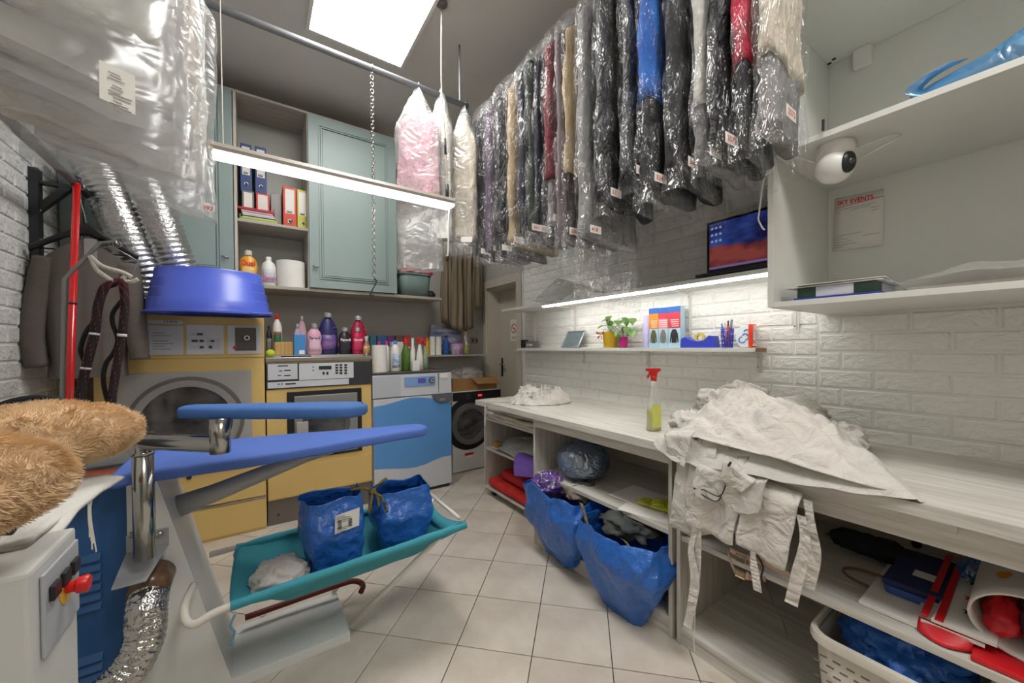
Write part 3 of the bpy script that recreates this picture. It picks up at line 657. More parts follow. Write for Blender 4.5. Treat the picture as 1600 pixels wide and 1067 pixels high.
pl = MB(); 
a, c = P(197, 868, Y=1.76), P(263, 825, Y=1.76)
pl.box((a.x, 1.7625, a.z), (c.x, 1.7675, c.z)); o = pl.out('mounting_plate', STEEL, t)
for px in (206, 250):
    s = P(px, 835, Y=1.76); MB().lathe([(.011, 0), (.011, -.008), (.006, -.011)], (s.x, 1.762, s.z), 12, ax='y').out('bolt', CHROME, o)
b = MB(); b.add([(a.x-.0, 1.60, a.z-.03), (c.x-.03, 1.60, a.z-.03), (c.x, 1.762, a.z+.005), (a.x, 1.762, a.z+.005)], [(0, 1, 2, 3)]); b.out('bracket_foot', STEEL, t, solid=.005)
# hole and exhaust duct of the column
hc = P(240, 900, Y=1.755)
b = MB(); b.tube([(hc.x, 1.767, hc.z), (hc.x-.002, 1.72, hc.z-.012), (hc.x-.004, 1.69, hc.z-.03)], [.058, .056, .053], 20); b.out('duct_socket', mat('brown_tape', (112, 84, 60), .25, var=.2, vs=20), t, True)
duct('exhaust_duct', 'short crumpled silver duct curving from the ironing table to the floor', [(hc.x-.002, 1.715, hc.z-.02), (hc.x-.002, 1.66, hc.z-.06), (hc.x-.004, 1.63, hc.z-.14), (hc.x-.04, 1.60, hc.z-.21), (hc.x-.12, 1.57, hc.z-.255), (hc.x-.22, 1.54, hc.z-.29), (hc.x-.40, 1.50, hc.z-.32), (-.8, 1.45, .07)], .052, .016, .05,
     mat('crumpled_foil', (196, 194, 190), .18, 1, var=.06, vs=30, bump=1., bs=28, bdist=.02))
# ------------------------------------------------------------------ turquoise sling
TURQ = mat('turquoise_canvas', (60, 150, 164), .8, var=.05, vs=6, bump=.25, bs=140)
TUBE = mat('ivory_tube', (222, 216, 204), .4)
t = thing('laundry_sling', 'turquoise canvas laundry sling on an ivory tube frame beside the ironing table', 'laundry sling', (.35, 1.8, 0)); sling = t
yf, yb_, zr = 1.575, 2.02, .462
fl, fr_ = P(360, 947, Y=yf), P(728, 820, Y=yf)
zl, zr2 = fl.z, fr_.z
def railz(x): return zl+(zr2-zl)*(x-fl.x)/(fr_.x-fl.x)
b = MB(); b.tube(spline([(fl.x-.11, yf+.16, zl+.03), (fl.x-.125, yf+.06, zl+.01), (fl.x-.10, yf+.0, zl-.02), (fl.x-.03, yf, zl-.003), (fl.x+.1, yf, railz(fl.x+.1)), (fr_.x, yf, zr2)], 6), .0125, 10); b.out('frame_rail', TUBE, t, True)
b = MB(); b.tube([(fl.x-.09, yb_, zl), (fr_.x, yb_, zr2)], .0125, 10); b.out('frame_rail', TUBE, t, True)
b = MB(); b.tube([(fr_.x-.006, yf+.06, zr2+.012), (fr_.x-.006, yb_-.02, zr2+.012)], .009, 8); b.out('end_bar', TUBE, t, True)
b = MB(); b.tube([(fr_.x-.006, yb_-.09, zr2+.012), (fr_.x-.045, yb_-.1, zr2-.03)], .008, 8); b.out('end_brace', TUBE, t, True)
for p0, p1, nm in (((fr_.x-.1, yf+.01, zr2-.005), P(548, 978, Z=.06), 1), ((fr_.x-.14, yb_-.01, zr2-.005), (.315, 2.09, .055), 2)):
    b = MB(); b.tube([p0, p1], .0115, 8); b.out('leg', TUBE, t, True)
x0, x1 = fl.x, fr_.x
def slg(u, v):
    x = x0+(x1-x0)*u; y = yf+(yb_-yf)*v; z = railz(x)
    s = 4*v*(1-v); end = smooth01(u/.22)*smooth01((1-u)/.25)
    dep = (.045+.115*end)*(s**.72)
    if u > .9: z += .012*(u-.9)/.1
    xx = x + (.035*s if u > .93 else 0)*(-1) + (-.01*s if u < .03 else 0)
    return Vector((xx, y, z+.013-dep*1.0-.0*s+.004*nz(x*9, y*9, 3)*s))
b = MB(); b.grid(slg, 40, 22); b.out('canvas', TURQ, t, True, .003)
for yy, sg in ((yf, -1), (yb_, 1)):
    b = MB(); n = 30
    def hem(u, v, yy=yy): x = x0+(x1-x0)*u; a = 2*pi*v; w_ = .003*nz(x*22, yy*7, v*3); return Vector((x, yy+(.0165+w_)*math.cos(a), railz(x)+(.0165+w_)*math.sin(a)))
    b.grid(hem, n, 11); b.out('canvas_hem', TURQ, t, True)
b = MB(); 
def band(u, v): x = x0+(x1-x0)*u; return Vector((x+.0*v, yf-.012+.045*v+.004*nz(x*14, v*2), railz(x)-.004-(.028+.02*math.sin(pi*u)+.012*nz(x*5))*v))
b.grid(band, 30, 5); b.out('canvas_edge', TURQ, t, True, .003)
for px, py_ in ((367, 960), (371, 855)):
    yy = yf-.02 if py_ > 900 else yb_-.03
    c = P(px, py_, Y=yy); b = MB(); b.tube(spline([c, c+Vector((-.012, -.005, -.03)), c+Vector((-.002, 0, -.06)), c+Vector((-.014, .003, -.1))], 5), .004, 5); b.out('tie', mat('tie_blue', (110, 150, 172), .8), t, True)
# things in the sling
def ridge(x, y, z): return 1-2*abs(nz(x, y, z))
def bagmesh(c, w, d, h, ang=0., flare=1.1, amp=.02, seed=0., n=110, m=46, rimwave=.03, lean=(0, 0), bulge=.06, botpinch=.75, sq=.42, pinch=None, fold=.0, sag=None):
    ca, sa = math.cos(ang), math.sin(ang); b = MB()
    def fn(u, v):
        a = 2*pi*u; cx_, sy_ = math.cos(a), math.sin(a)
        px = math.copysign(abs(cx_)**sq, cx_)*w/2; py_ = math.copysign(abs(sy_)**sq, sy_)*d/2
        f = botpinch+(flare-botpinch)*smooth01(v*1.5)+bulge*math.sin(pi*v)
        z = h*v; q = Vector((px, py_, z))
        r1 = amp*(1.2*nz(px*6+seed, py_*6, z*6)+.9*ridge(px*9+seed, py_*9, z*7)+.45*ridge(px*19, py_*19+seed, z*15)+.2*nz(px*45, py_*45, z*40+seed))-amp*.5
        r1 *= min(1, .25+v*3)
        ln = math.hypot(px, py_)+1e-6
        x, y = px*f+px/ln*r1, py_*f+py_/ln*r1
        if pinch and v > .55:
            k = smooth01((v-.55)/.45); y *= 1-(1-pinch[1])*k; x *= 1-(1-pinch[0])*k
        z += rimwave*(nz(px*6+seed+9, py_*6, 1)+.5*nz(px*15+seed, py_*15, 2))*smooth01((v-.5)/.5)
        x += lean[0]*v; y += lean[1]*v
        P_ = Vector((c[0]+ca*x-sa*y, c[1]+sa*x+ca*y, c[2]+z))
        if sag: P_.z -= sag[1]*smooth01((sag[0]-P_.x)/.13)*(1-v)**2
        return P_
    b.grid(fn, n, m, True)
    k = len(b.v); b.v.append(Vector(sum((b.v[i] for i in range(n)), Vector())/n)); b.f += [(i, k, (i+1) % n) for i in range(n)]
    return b
IKEA = mat('woven_blue_plastic', (40, 100, 184), .34, var=.1, vs=7, bump=.8, bs=16, bdist=.03, coat=.15)
def sack(label, c, w, d, h, ang, seed, **k):
    t = thing('blue_bag', label, 'bag', c)
    bagmesh(c, w, d, h, ang, seed=seed, **k).out('bag_body', IKEA, t, True, .002)
    return t
ys = 1.80
bx0, bx1 = P(470, 800, Y=ys-.1), P(572, 800, Y=ys-.1)
zb = .335
zt1 = P(520, 768, Y=ys).z; zt2 = P(630, 757, Y=ys+.03).z
s1 = sack('blue woven plastic bag with white paper label, left one of two in the turquoise sling', ((bx0.x+bx1.x)/2, ys-.005, zb), .215, .25, zt1-zb, .06, 2., flare=1.04, bulge=.05, botpinch=.84, amp=.013, rimwave=.03, pinch=(.98, .62))
bx2, bx3 = P(576, 800, Y=ys), P(668, 800, Y=ys)
s2 = sack('blue woven plastic bag tied at the top, right one of two in the turquoise sling', ((bx2.x+bx3.x)/2+.01, ys+.03, zb+.005), .222, .25, zt2-zb, -.05, 5., flare=1.1, bulge=.05, botpinch=.82, amp=.016, rimwave=.045, pinch=(1.0, .66))
a, c = P(523, 835, Y=ys-.152), P(561, 795, Y=ys-.152)
la = MB().add([(a.x, ys-.152, a.z), (c.x, ys-.148, a.z+.01), (c.x+.003, ys-.148, c.z+.004), (a.x+.003, ys-.152, c.z-.006)], [(0, 1, 2, 3)]).out('paper_label', PAPER, s1, solid=.001)
k = MB()
for i in range(9):
    z = c.z-.012-i*.0075; wdt = .03+.02*((i*7) % 4)/3
    if i in (4, 5): continue
    k.box((a.x+.008, ys-.1538, z-.002), (a.x+.008+wdt, ys-.1532, z))
k.out('printed_lines', GREYINK, la)['kind'] = 'stuff'
k = MB()
for bx_ in (.012, .052):
    for i in range(6): k.box((a.x+bx_, ys-.1538, a.z+.018+i*.006), (a.x+bx_+.014, ys-.1532, a.z+.021+i*.006))
k.out('barcode', INK, la)['kind'] = 'stuff'
STRAPC = mat('black_yellow_strap', (40, 42, 40), .8, col2=(150, 130, 40), vs=60)
kc = P(582, 768, Y=ys-.06)
b = MB()
for i, (dx, dy, dz) in enumerate(((-.09, .02, .02), (.07, .03, .035), (-.03, -.05, -.07), (.05, -.055, -.085), (.012, -.06, -.05))):
    b.tube(spline([kc, kc+Vector((dx*.5, dy*.6-.02, dz*.4+.02)), kc+Vector((dx, dy, dz))], 6), .006, 5)
b.lathe([(.0, -.016), (.014, -.012), (.018, 0), (.013, .012), (0, .016)], kc, 12); o = b.out('handle_knot', STRAPC, s2, True); o['kind'] = 'stuff'
# pale folded garment
PALE = mat('pale_grey_cloth', (206, 200, 192), .85, var=.03, vs=5, bump=.3, bs=45)
a = P(440, 890, Y=1.72)
o = crumple('folded_garment', (a.x-.0, 1.735, .402), (.10, .11, .06), PALE, n=56, amp=.3, fq=7, seed=8); tag(o, 'pale grey folded garment lying in the turquoise sling beside the blue bags', 'clothing')
# ------------------------------------------------------------------ puff iron station at the left front
FURC = mat('tan_plush', (238, 210, 170), .95, col2=(224, 188, 142), vs=30, sheen=.4)
PRESSW = mat('press_enamel', (196, 196, 192), .45, var=.03, vs=3)
t = thing('steam_press_column', 'pale grey steam press cabinet with red emergency knob in the left foreground', 'steam press', (-.45, .85, 0))
MB().box((-.66, .775, 0), (-.252, .935, 1.003), .006).out('cabinet', PRESSW, t)
pn = MB().box((-.2515, .80, .868), (-.247, .925, .985), .002).out('control_panel', mat('panel_grey', (170, 172, 176), .4), t)
for i in range(3): MB().box((-.2465, .812+i*.037, .94), (-.241, .838+i*.037, .962), .002).out('rocker_switch', BLKP, pn)
kc = P(97, 920, X=-.25); rot = Matrix.Rotation(0, 3, 'Z')
MB().lathe([(.022, 0), (.022, .006)], (-.2515, kc.y, kc.z), 20, ax='x').out('knob_plate', mat('amber_plate', (214, 168, 56), .5), t)
MB().lathe([(.008, 0), (.009, .010), (.012, .012), (.013, .022), (.011, .025)], (-.2455, kc.y, kc.z), 20, ax='x').out('emergency_knob', RED, t, ang=40)
b = MB(); b.tube([(-.36, .80, 1.0035), (-.36, .80, 1.05)], .018, 10); b.out('puff_post', BLACKM, t, True)
b = MB(); b.tube([(-.33, .92, 1.0035), (-.35, 1.1, 1.02), (-.36, 1.18, 1.06)], .018, 10); b.out('puff_post', BLACKM, t, True)
def puff(label, c, r, ang, seed, tilt=0.):
    t = thing('plush_puff', label, 'puff iron', c)
    R = Matrix.Rotation(ang, 3, 'Z') @ Matrix.Rotation(tilt, 3, 'Y'); b = MB(); pts = []
    def sf(u, v):
        th = 2*pi*u; ph = pi*(v-.5); cp = math.cos(ph)
        d = Vector((math.sin(ph), cp*math.cos(th), cp*math.sin(th)))
        k = 1+.05*nz(d.x*3+seed, d.y*3, d.z*3); neck = 1-.22*math.exp(-((d.x+.35)/.3)**2)
        return Vector(c)+R @ Vector((d.x*r[0], d.y*r[1]*k*neck*(1+.15*d.x), d.z*r[2]*k*neck*(1+.1*d.x)))
    b.grid(sf, 36, 20, True); b.out('pad', FURC, t, True)
    rnd = random.Random(seed); h = MB(); vs = []; fs = []
    for i in range(26000):
        u = rnd.random(); v = math.acos(1-2*rnd.random())/pi
        p = sf(u, v); n_ = (p-Vector(c)); n_.x /= r[0]**2; n_.y /= r[1]**2; n_.z /= r[2]**2; n_.normalize()
        cl = Vector((nz(p.x*26+seed, p.y*26, p.z*26), nz(p.x*26, p.y*26+7, p.z*26), nz(p.x*26, p.y*26, p.z*26+5)))
        cl2 = Vector((rnd.uniform(-.3, .3), rnd.uniform(-.3, .3), rnd.uniform(-.3, .3)))
        d = (n_*.55+cl*1.3+cl2+Vector((.25, 0, -.15))); d -= n_*min(0, d.dot(n_)-.3); d.normalize()
        L = rnd.uniform(.009, .017); s_ = d.cross(n_)
        if s_.length < 1e-3: continue
        s_.normalize(); s_ *= .0007
        k0 = len(vs); vs += [p-s_, p+s_, p+d*L*.6+n_*.001+s_*.7, p+d*L-n_*.001]; fs += [(k0, k0+1, k0+2), (k0, k0+2, k0+3)]
    h.add(vs, fs); o = h.out('fur', FURC, t); o['kind'] = 'stuff'
    return t
puff('tan plush-covered puff iron nearest the camera at the left edge', (-.41, .80, 1.122), (.19, .095, .074), .03, 1)
puff('tan plush-covered puff iron behind the nearer one, at the left', (-.42, 1.2, 1.118), (.20, .11, .068), .06, 2)
# thick folded press cloth under the puffs
CLOTH = mat('thick_press_cloth', (214, 211, 204), .9, var=.03, vs=8, bump=.3, bs=90)
cn = [P(18, 868, Z=.965), P(160, 862, Z=.93), P(193, 757, Z=.985), P(75, 735, Z=.985)]
for z_, (lab, sc) in enumerate((('thick folded white press cloth with frayed edge under the plush puffs', 1.),)):
    t = thing('press_cloth', lab, 'cloth', (-.35, 1.0, .98))
    def cl(u, v, dz=0, sh=0):
        R_ = P(70, 868, Z=.985).lerp(P(124, 812, Z=.99), min(1, v*2)) if v < .5 else P(124, 812, Z=.99).lerp(P(194, 757, Z=.995), v*2-1)
        y = R_.y; x = R_.x-.012*sh-(1-u)*(.30+.02*v); over = max(0, x+.27)
        z = 1.012+dz-.5*over-.03*smooth01(u*3-2)*(1-sh)*(1-v)+.006*nz(x*14, y*14, dz*50)
        return Vector((x, y-.02*(1-v)*(1-u), z))
    b = MB(); b.grid(lambda u, v: cl(u, v, .012), 24, 24); b.out('top_layer', CLOTH, t, True, .007)
    b = MB(); b.grid(lambda u, v: cl(u, v, -.002, 1), 24, 24); b.out('lower_layer', CLOTH, t, True, .007)
    b = MB(); r0 = cl(.985, .62, .004)
    for i in range(6): b.tube(spline([r0+Vector((.0, .004*i, 0)), r0+Vector((.006*nz(i*3.1), .004*i+.006*nz(i*1.7), -.03)), r0+Vector((.01*nz(i*2.3+5), .004*i+.01*nz(i+.5), -.055-.01*i))], 4), .0012, 4)
    b.out('loose_threads', STRAP, t)['kind'] = 'stuff'
# paper slips and brown leather pad on the table end
b = MB()
for i in range(1):
    pass
c = P(225, 668, Y=1.95)
t = thing('paper_sheets', 'few loose curled white paper sheets behind the plush puffs', 'paper', (-.42, 1.98, .907))
for i, (dx, an, lift) in enumerate(((0, .1, .035), (.01, .3, .055), (-.02, -.15, .085))):
    b = MB(); b.grid(lambda u, v: Vector((-.5+dx+.14*u+.02*v*an, 1.95+.1*v+.03*an*u, .909+.004*i+lift*u*u)), 10, 4); b.out('sheet', PAPER, t, True, .0006)
LEA = mat('red_brown_leather', (142, 66, 44), .5, var=.1, vs=20)
MB().box((-.44, 1.705, .9075), (-.36, 1.80, .913), .002); 
b = MB(); q0 = [P(172, 722, Z=.88), P(215, 715, Z=.89), P(236, 697, Z=.9), P(215, 694, Z=.9), P(180, 706, Z=.89)]
b.add([(-.55, 1.70, .862), (-.41, 1.68, .862), (-.39, 1.95, .862), (-.53, 1.97, .862)], [(0, 1, 2, 3)]); o = b.out('leather_pad', LEA, None, False, .006); tag(o, 'red-brown leather pad lying on the grey steam box lid', 'pad')

# clear film on the press cabinet and a small clamp under the front puff
t = thing('plastic_sheet', 'clear plastic film hanging on the front of the steam press cabinet', 'plastic', (-.42, .765, .9))
b = MB(); b.grid(lambda u, v: Vector((-.52+.22*u, .768-.012*abs(nz(u*5, v*6, 3))-.004, .86-.5*v+.04*math.sin(u*4))), 18, 18); b.out('film', film('clear_film_press', (226, 226, 226), .28, .2, 9., (1, 1, 1), .8, .3, .2), t, True)
tag(MB().box((-.345, .752, .985), (-.29, .774, 1.035), .008).out('pipe_clamp', mat('olive_metal', (92, 90, 62), .5, .4)), 'olive metal clamp under the nearest plush puff', 'clamp')
# ------------------------------------------------------------------ garment rails
RZ, RX = 3.15, 1.52
t = thing('garment_rail', 'black garment rail full of bagged clothes along the right wall', 'rail', (RX, 1.5, RZ))
MB().tube([(RX, .42, RZ), (RX, 2.52, RZ)], .016, 12).out('rail_tube', BLACKM, t, True)
for y in (.74, 2.49):
    b = MB(); b.box((RX-.015, y-.015, RZ+.016), (XR-.001, y+.015, RZ+.046)); b.box((RX-.02, y-.02, RZ-.02), (RX+.02, y+.02, RZ+.0155)); b.box((XR-.03, y-.02, RZ-.25), (XR-.001, y+.02, RZ+.0155)); b.out('wall_bracket', BLACKM, t)
PY, PZ = 2.378, 2.995
t = thing('ceiling_pipe', 'grey metal pipe running across the room under the ceiling', 'pipe', (.2, PY, PZ))
MB().tube([(XL+.001, PY, PZ), (1.26, PY, PZ)], .019, 16).out('pipe', GALV, t, True)
MB().lathe([(.04, .002), (.04, .01), (.022, .014), (.022, .03)], (XL, PY, PZ), 18, ax='x').out('wall_flange', GALV, t, ang=40)
b = MB(); b.tube([(1.2, PY, PZ-.02), (1.2, PY, ZC-.001)], .006, 6); b.out('hanger_rod', GALV, t)
t = thing('garment_rail', 'overhead rail at the left carrying bagged white garments', 'rail', (-.42, 1.5, 3.05))
MB().tube([(-.42, .6, 3.05), (-.42, 2.32, 3.05)], .016, 12).out('rail_tube', BLACKM, t, True)
for y in (.75, 2.28): MB().tube([(-.42, y, 3.066), (-.42, y, ZC-.001)], .008, 8).out('ceiling_rod', BLACKM, t)
# chain hanging from the pipe
cx = P(581, 108, Y=PY).x; z0 = PZ-.02; z1 = P(582, 436, Y=PY).z
t = thing('hanging_chain', 'thin steel chain with black hook hanging from the ceiling pipe', 'chain', (cx, PY, z0))
b = MB(); n = int((z0-z1)/.021); 
for i in range(n):
    z = z0-.012-i*.0212; h = .012
    pth = [(0, h), (.007, h*.7), (.009, .2*h), (.009, -.2*h), (.007, -h*.7), (0, -h), (-.007, -h*.7), (-.009, -.2*h), (-.009, .2*h), (-.007, h*.7), (0, h)]
    b.tube([(cx+(p[0] if i % 2 else 0), PY+(0 if i % 2 else p[0]), z+p[1]*1.12) for p in pth], .0028, 5, False)
b.out('links', CHROME, t, True)['kind'] = 'stuff'
b = MB(); b.tube(arc((cx, PY, PZ), .022, 0, 2*pi, 16, (0, 1, 0), (0, 0, 1)), .002, 5); b.out('loop', CHROME, t, True)
zz = z0-.012-n*.0212
b = MB(); b.tube(spline([(cx, PY, zz+.012), (cx+.012, PY, zz), (cx+.012, PY-.002, zz-.012), (cx-.02, PY-.004, zz-.075), (cx-.026, PY-.004, zz-.088), (cx-.016, PY-.004, zz-.096), (cx-.004, PY-.004, zz-.09)], 6), .004, 6); b.out('hook', BLKP, t, True)

# ------------------------------------------------------------------ bagged garments
BAG = film('garment_film', (222, 222, 222), .16, .16, 26., (1, 1, .5), 1., .6, .15)
BAGW = film('garment_film_milky', (206, 206, 205), .33, .28, 9., (.6, 1, 1), .55, .28, .2)
WIRE = mat('hanger_wire', (150, 150, 150), .3, .9)
def cloth(name, c, c2=None): return mat('cloth_'+name, c, .85, col2=c2 or tuple(int(v*.8) for v in c), vs=14, st=(1, 1, .5), bump=.8, bs=34, bst=(1, 1, .7), bdist=.02)
def garment(label, loc, wdir, W, T, zr, zs, zb, parts, seed, txt=None, lab=None, film_=None, group=None, drop=.09, backlift=0., cat='garment bag', lsize=(.075, .036), tops=.14, topp=2., topk=.8, labside=-1, tk=None):
    "loc = (x, y) under the rail; wdir = direction of the width; parts = [(part name, material, z0, z1, width factor)]"
    t = thing('bagged_garment', label, cat, (loc[0], loc[1], zr), group)
    wd = Vector((wdir[0], wdir[1], 0)).normalized(); td = Vector((-wd.y, wd.x, 0)); o = Vector((loc[0], loc[1], 0))
    def shell(z0, z1, kw, kt, amp, n, m, top, sd):
        b = MB()
        def fn(u, v):
            a = 2*pi*u; z = z0+(z1-z0)*v; c, s = math.cos(a), math.sin(a)
            hw = W/2*kw; ht = T/2*kt
            if top and z > zs-tops:
                k = (z-(zs-tops))/(z1-(zs-tops)+1e-6); f = 1-(k**topp)*topk; hw *= f; ht *= (1-.75*k**2)
            if top and v < .12: ht *= 1+.25*(1-v/.12)
            px = math.copysign(abs(c)**.42, c)*hw; py = math.copysign(abs(s)**.55, s)*ht
            r = amp*(1.1*nz(px*9+sd, py*6, z*4)+.9*abs(nz(px*18+sd, py*18, z*9+sd))*1.2-.3+.35*nz(px*40, sd, z*22))
            fold = amp*.8*math.sin(px*55+sd*3+2*nz(z*3, sd))
            py += math.copysign(1, s)*(r+fold*.6)*(abs(s)**.5); px += r*1.1*math.copysign(1, c)*abs(c)
            zz = z+(.03*nz(px*6+sd, 3)+backlift*(px/W+.5))*(1-v)**2
            return o+wd*px+td*py+Vector((0, 0, zz))
        b.grid(fn, n, m, True); return b
    for nm, m_, a, e, kw in parts: 
        bb = shell(a, e, .93*kw, .74, .012, 40, 26, e > zs-.25, seed+1.7); bb.f += [tuple(range(40))[::-1]]
        bb.out(nm, m_, t, True)
    shell(zb-drop, zs+.075, 1., 1., .011, 44, 40, True, seed).out('plastic_cover', film_ or BAG, t, True)
    b = MB(); hk = [o+Vector((0, 0, zs+.0)), o+Vector((0, 0, zr-.03)), o+Vector((0, 0, zr-.01))]+[o+Vector((0, 0, zr))+.022*(math.cos(a_)*td+math.sin(a_)*Vector((0, 0, 1))) for a_ in [-.3-pi*.0+pi*1.15*i/8 for i in range(9)]]
    if tk is not None: hk = [o+Vector((0, 0, zs)), o+Vector((0, 0, zr-.02))]+[o+Vector((0, 0, zr))+.024*(math.cos(a_)*tk+math.sin(a_)*Vector((0, 0, 1))) for a_ in [-.3+pi*1.15*i/8 for i in range(9)]]
    b.tube(hk, .002, 5); b.out('hanger_hook', WIRE, t, True)
    if txt is not None:
        lw, lh = lsize; e = lab or (-W/2+.004, zb)
        # label on the side facing the camera, next to the front edge
        fc = labside; c0 = o+wd*e[0]+td*fc*(T/2*1.2+.018)+Vector((0, 0, e[1])); rgt = wd*(1 if fc < 0 else -1)
        if fc > 0: c0 = c0
        nrm = td*fc
        b = MB(); up = Vector((0, 0, 1)); b.add([c0, c0+rgt*lw, c0+rgt*lw+up*lh, c0+up*lh], [(0, 1, 2, 3)]); tg = b.out('number_tag', PAPER, t, False, .0006)
        if txt: text(txt, lh*.72, c0+rgt*lw*.1+up*lh*.22, rgt, up+rgt*.12, REDINK, tg, lift=.002, bold=.0002, xs=1.1)
    return t
D = {}
def C(n, c, c2=None): return cloth(n, c, c2)
BK = mat('cloth_black_puffer', (24, 24, 27), .5, col2=(42, 42, 46), vs=14, bump=.9, bs=22, bdist=.03, bst=(1, 1, .7), bdt=1.); CH = C('charcoal', (54, 54, 58), (36, 36, 40)); NV = C('navy', (44, 48, 62), (30, 32, 44)); WH = C('white', (222, 220, 214), (196, 194, 188)); IV = C('ivory', (216, 206, 188), (190, 178, 160))
TN = C('tan', (176, 156, 128), (146, 126, 98)); GD = C('green_dark', (70, 76, 70), (50, 56, 50)); RD = C('wine', (128, 44, 54), (96, 32, 40)); MV = C('mauve', (138, 126, 130), (112, 100, 104)); BE = C('beige', (200, 180, 148), (176, 156, 122)); BR = C('brown', (84, 72, 70), (62, 52, 50))
BL = C('bright_blue', (62, 128, 214), (40, 92, 176)); RB = C('raspberry', (206, 48, 76), (160, 34, 60)); GY = C('grey', (150, 148, 148), (120, 118, 118)); PK = C('pink', (214, 176, 184), (198, 156, 166)); PL = C('plum', (104, 90, 104), (80, 68, 82))
def zat(x, y): return P(x, y, X=1.3).z
GR = 'plastic-bagged garments on the right rail'
row = [ # label px, width, bottom text, parts(material, px of lower end), wording
    (741, 398, .42, '', [('coat', CH, 0)], 'charcoal bagged coat at the far end of the right rail'),
    (757, 394, .40, '', [('dress', PL, 0)], 'plum bagged dress second from the far end of the right rail'),
    (775, 392, .42, '', [('suit', BK, 0)], 'black bagged suit third from the far end of the right rail'),
    (793, 380, .42, '51', [('down_coat', TN, 0)], 'tan quilted bagged coat in the far half of the right rail'),
    (808, 366, .42, '51', [('suit', NV, 0)], 'dark navy bagged suit beside the tan quilted coat'),
    (822, 360, .40, '304', [('suit', GD, 0)], 'dark green bagged suit with red-numbered tag on the right rail'),
    (837, 362, .42, '51', [('jacket', NV, 300), ('trousers', CH, 0)], 'navy striped bagged jacket left of the wine red one'),
    (849, 348, .42, '51', [('jacket', RD, 268), ('trousers', GY, 0)], 'wine red bagged jacket over grey trousers on the right rail'),
    (867, 372, .40, None, [('coat', MV, 0)], 'mauve grey bagged coat without a tag on the right rail'),
    (882, 366, .42, '508', [('jacket', BE, 256), ('trousers', BR, 0)], 'beige bagged jacket over brown trousers on the right rail'),
    (903, 366, .44, '418', [('coat', GY, 0)], 'long pale grey bagged coat, longest on the right rail'),
    (930, 311, .42, '51', [('puffer_coat', BK, 0)], 'shiny black bagged puffer coat just right of the long pale grey one'),
    (975, 276, .42, '124', [('puffer_coat', BK, 0)], 'black bagged puffer coat left of the bright blue jacket'),
    (1000, 288, .42, '324', [('jacket', BL, 138), ('trousers', CH, 0)], 'bright blue bagged jacket over charcoal trousers'),
    (1040, 268, .42, '344', [('suit', CH, 0)], 'charcoal bagged suit right of the bright blue jacket'),
    (1086, 247, .38, '173', [('blouse', WH, 150), ('skirt', GY, 0)], 'white bagged blouse over a grey skirt on the right rail'),
    (1112, 227, .36, '2573', [('suit', BK, 0)], 'black bagged suit between the white blouse and the raspberry jacket'),
    (1148, 214, .30, '2573', [('jacket', RB, 86), ('trousers', CH, 0)], 'raspberry red bagged jacket over dark trousers near the white cabinet'),
    (1188, 192, .29, '2573', [('coat', IV, 75), ('lining', GY, 0)], 'ivory bagged coat nearest the camera on the right rail'),
]
ROWY = [P(x_[0], x_[1], X=1.30+.012*math.sin(i_*2.3)).y for i_, x_ in enumerate(row)]
for i, (x, y, W, txt, prt, lab) in enumerate(row):
    p = P(x, y, X=1.30+.012*math.sin(i*2.3)); zb = p.z-.008
    pp = []; ztop = 3.0; z_hi = ztop
    for k, (nm, m_, py) in enumerate(prt):
        zlo = zat(x+15, py) if py else zb+.02
        pp.append((nm, m_, zlo, z_hi, 1. if k == 0 else .9)); z_hi = zlo+.03
    T = min([abs(ROWY[i]-ROWY[j]) for j in (i-1, i+1) if 0 <= j < len(row)])*.92
    drop = {10: .30, 9: .22, 8: .18, 0: .05}.get(i, .07)
    garment(lab, (p.x+W/2, p.y), (1, .06*math.sin(i*1.9)), W, T, RZ, 3.05, zb, pp, 3.1*i+1, txt, None, group=GR, drop=drop, backlift=-.05)
# loose film lying on the upper shelf, below the longest bag
t = thing('plastic_sheet', 'loose crumpled clear plastic draped onto the upper wall shelf', 'plastic', (2.0, 2.1, SZ1+.002))
b = MB()
a0, a1 = P(825, 440, X=1.96), P(985, 455, X=2.0)
def ls(u, v):
    y = 2.55-.85*u; x = 1.93+.22*v; z = SZ1+.012+.13*math.exp(-((u-.45)/.22)**2)*(.4+.6*math.sin(pi*(.25+.6*v)))+.05*abs(fbm(u*5, v*4, 2))
    return Vector((x-.05*math.sin(pi*u)*(1-v), y, z))
b.grid(ls, 34, 14); b.out('film', BAGW, t, True)
# pink and white shirts on the ceiling pipe
vd = (.8256, -.5643)
GP = 'plastic-bagged shirts on the ceiling pipe'
tkp = Vector((0, 1, 0))
for i, (xl, xr, yt, yb, col, lab, tx, extra) in enumerate((
        (620, 688, 160, 318, PK, 'pink bagged shirt hanging on the ceiling pipe', None, .44),
        (672, 708, 165, 372, WH, 'white bagged shirt between the pink shirt and the last white one on the pipe', '', .12),
        (706, 746, 185, 378, IV, 'off-white bagged shirt rightmost on the ceiling pipe', '', .1))):
    yq = PY-.0
    c0, c1 = P(xl, 260, Y=yq), P(xr, 260, Y=yq); c = P((xl+xr)/2, 260, Y=yq)
    dep = c.x*_f.x+c.y*_f.y; W = (xr-xl)/FPX*dep*1.02
    zs = P((xl+xr)/2, yt, Y=yq).z+.03; zb = P((xl+xr)/2, yb, Y=yq).z
    garment(lab, (c.x, c.y), vd, W, .09, PZ, zs, zb, [('shirt', col, zb+.02, zs-.02, 1.)], 50+i*4.3, tx, (-.02, zb-.02), BAGW, GP, drop=extra, labside=-1, tk=tkp, tops=.2, topp=1.15, topk=.95)
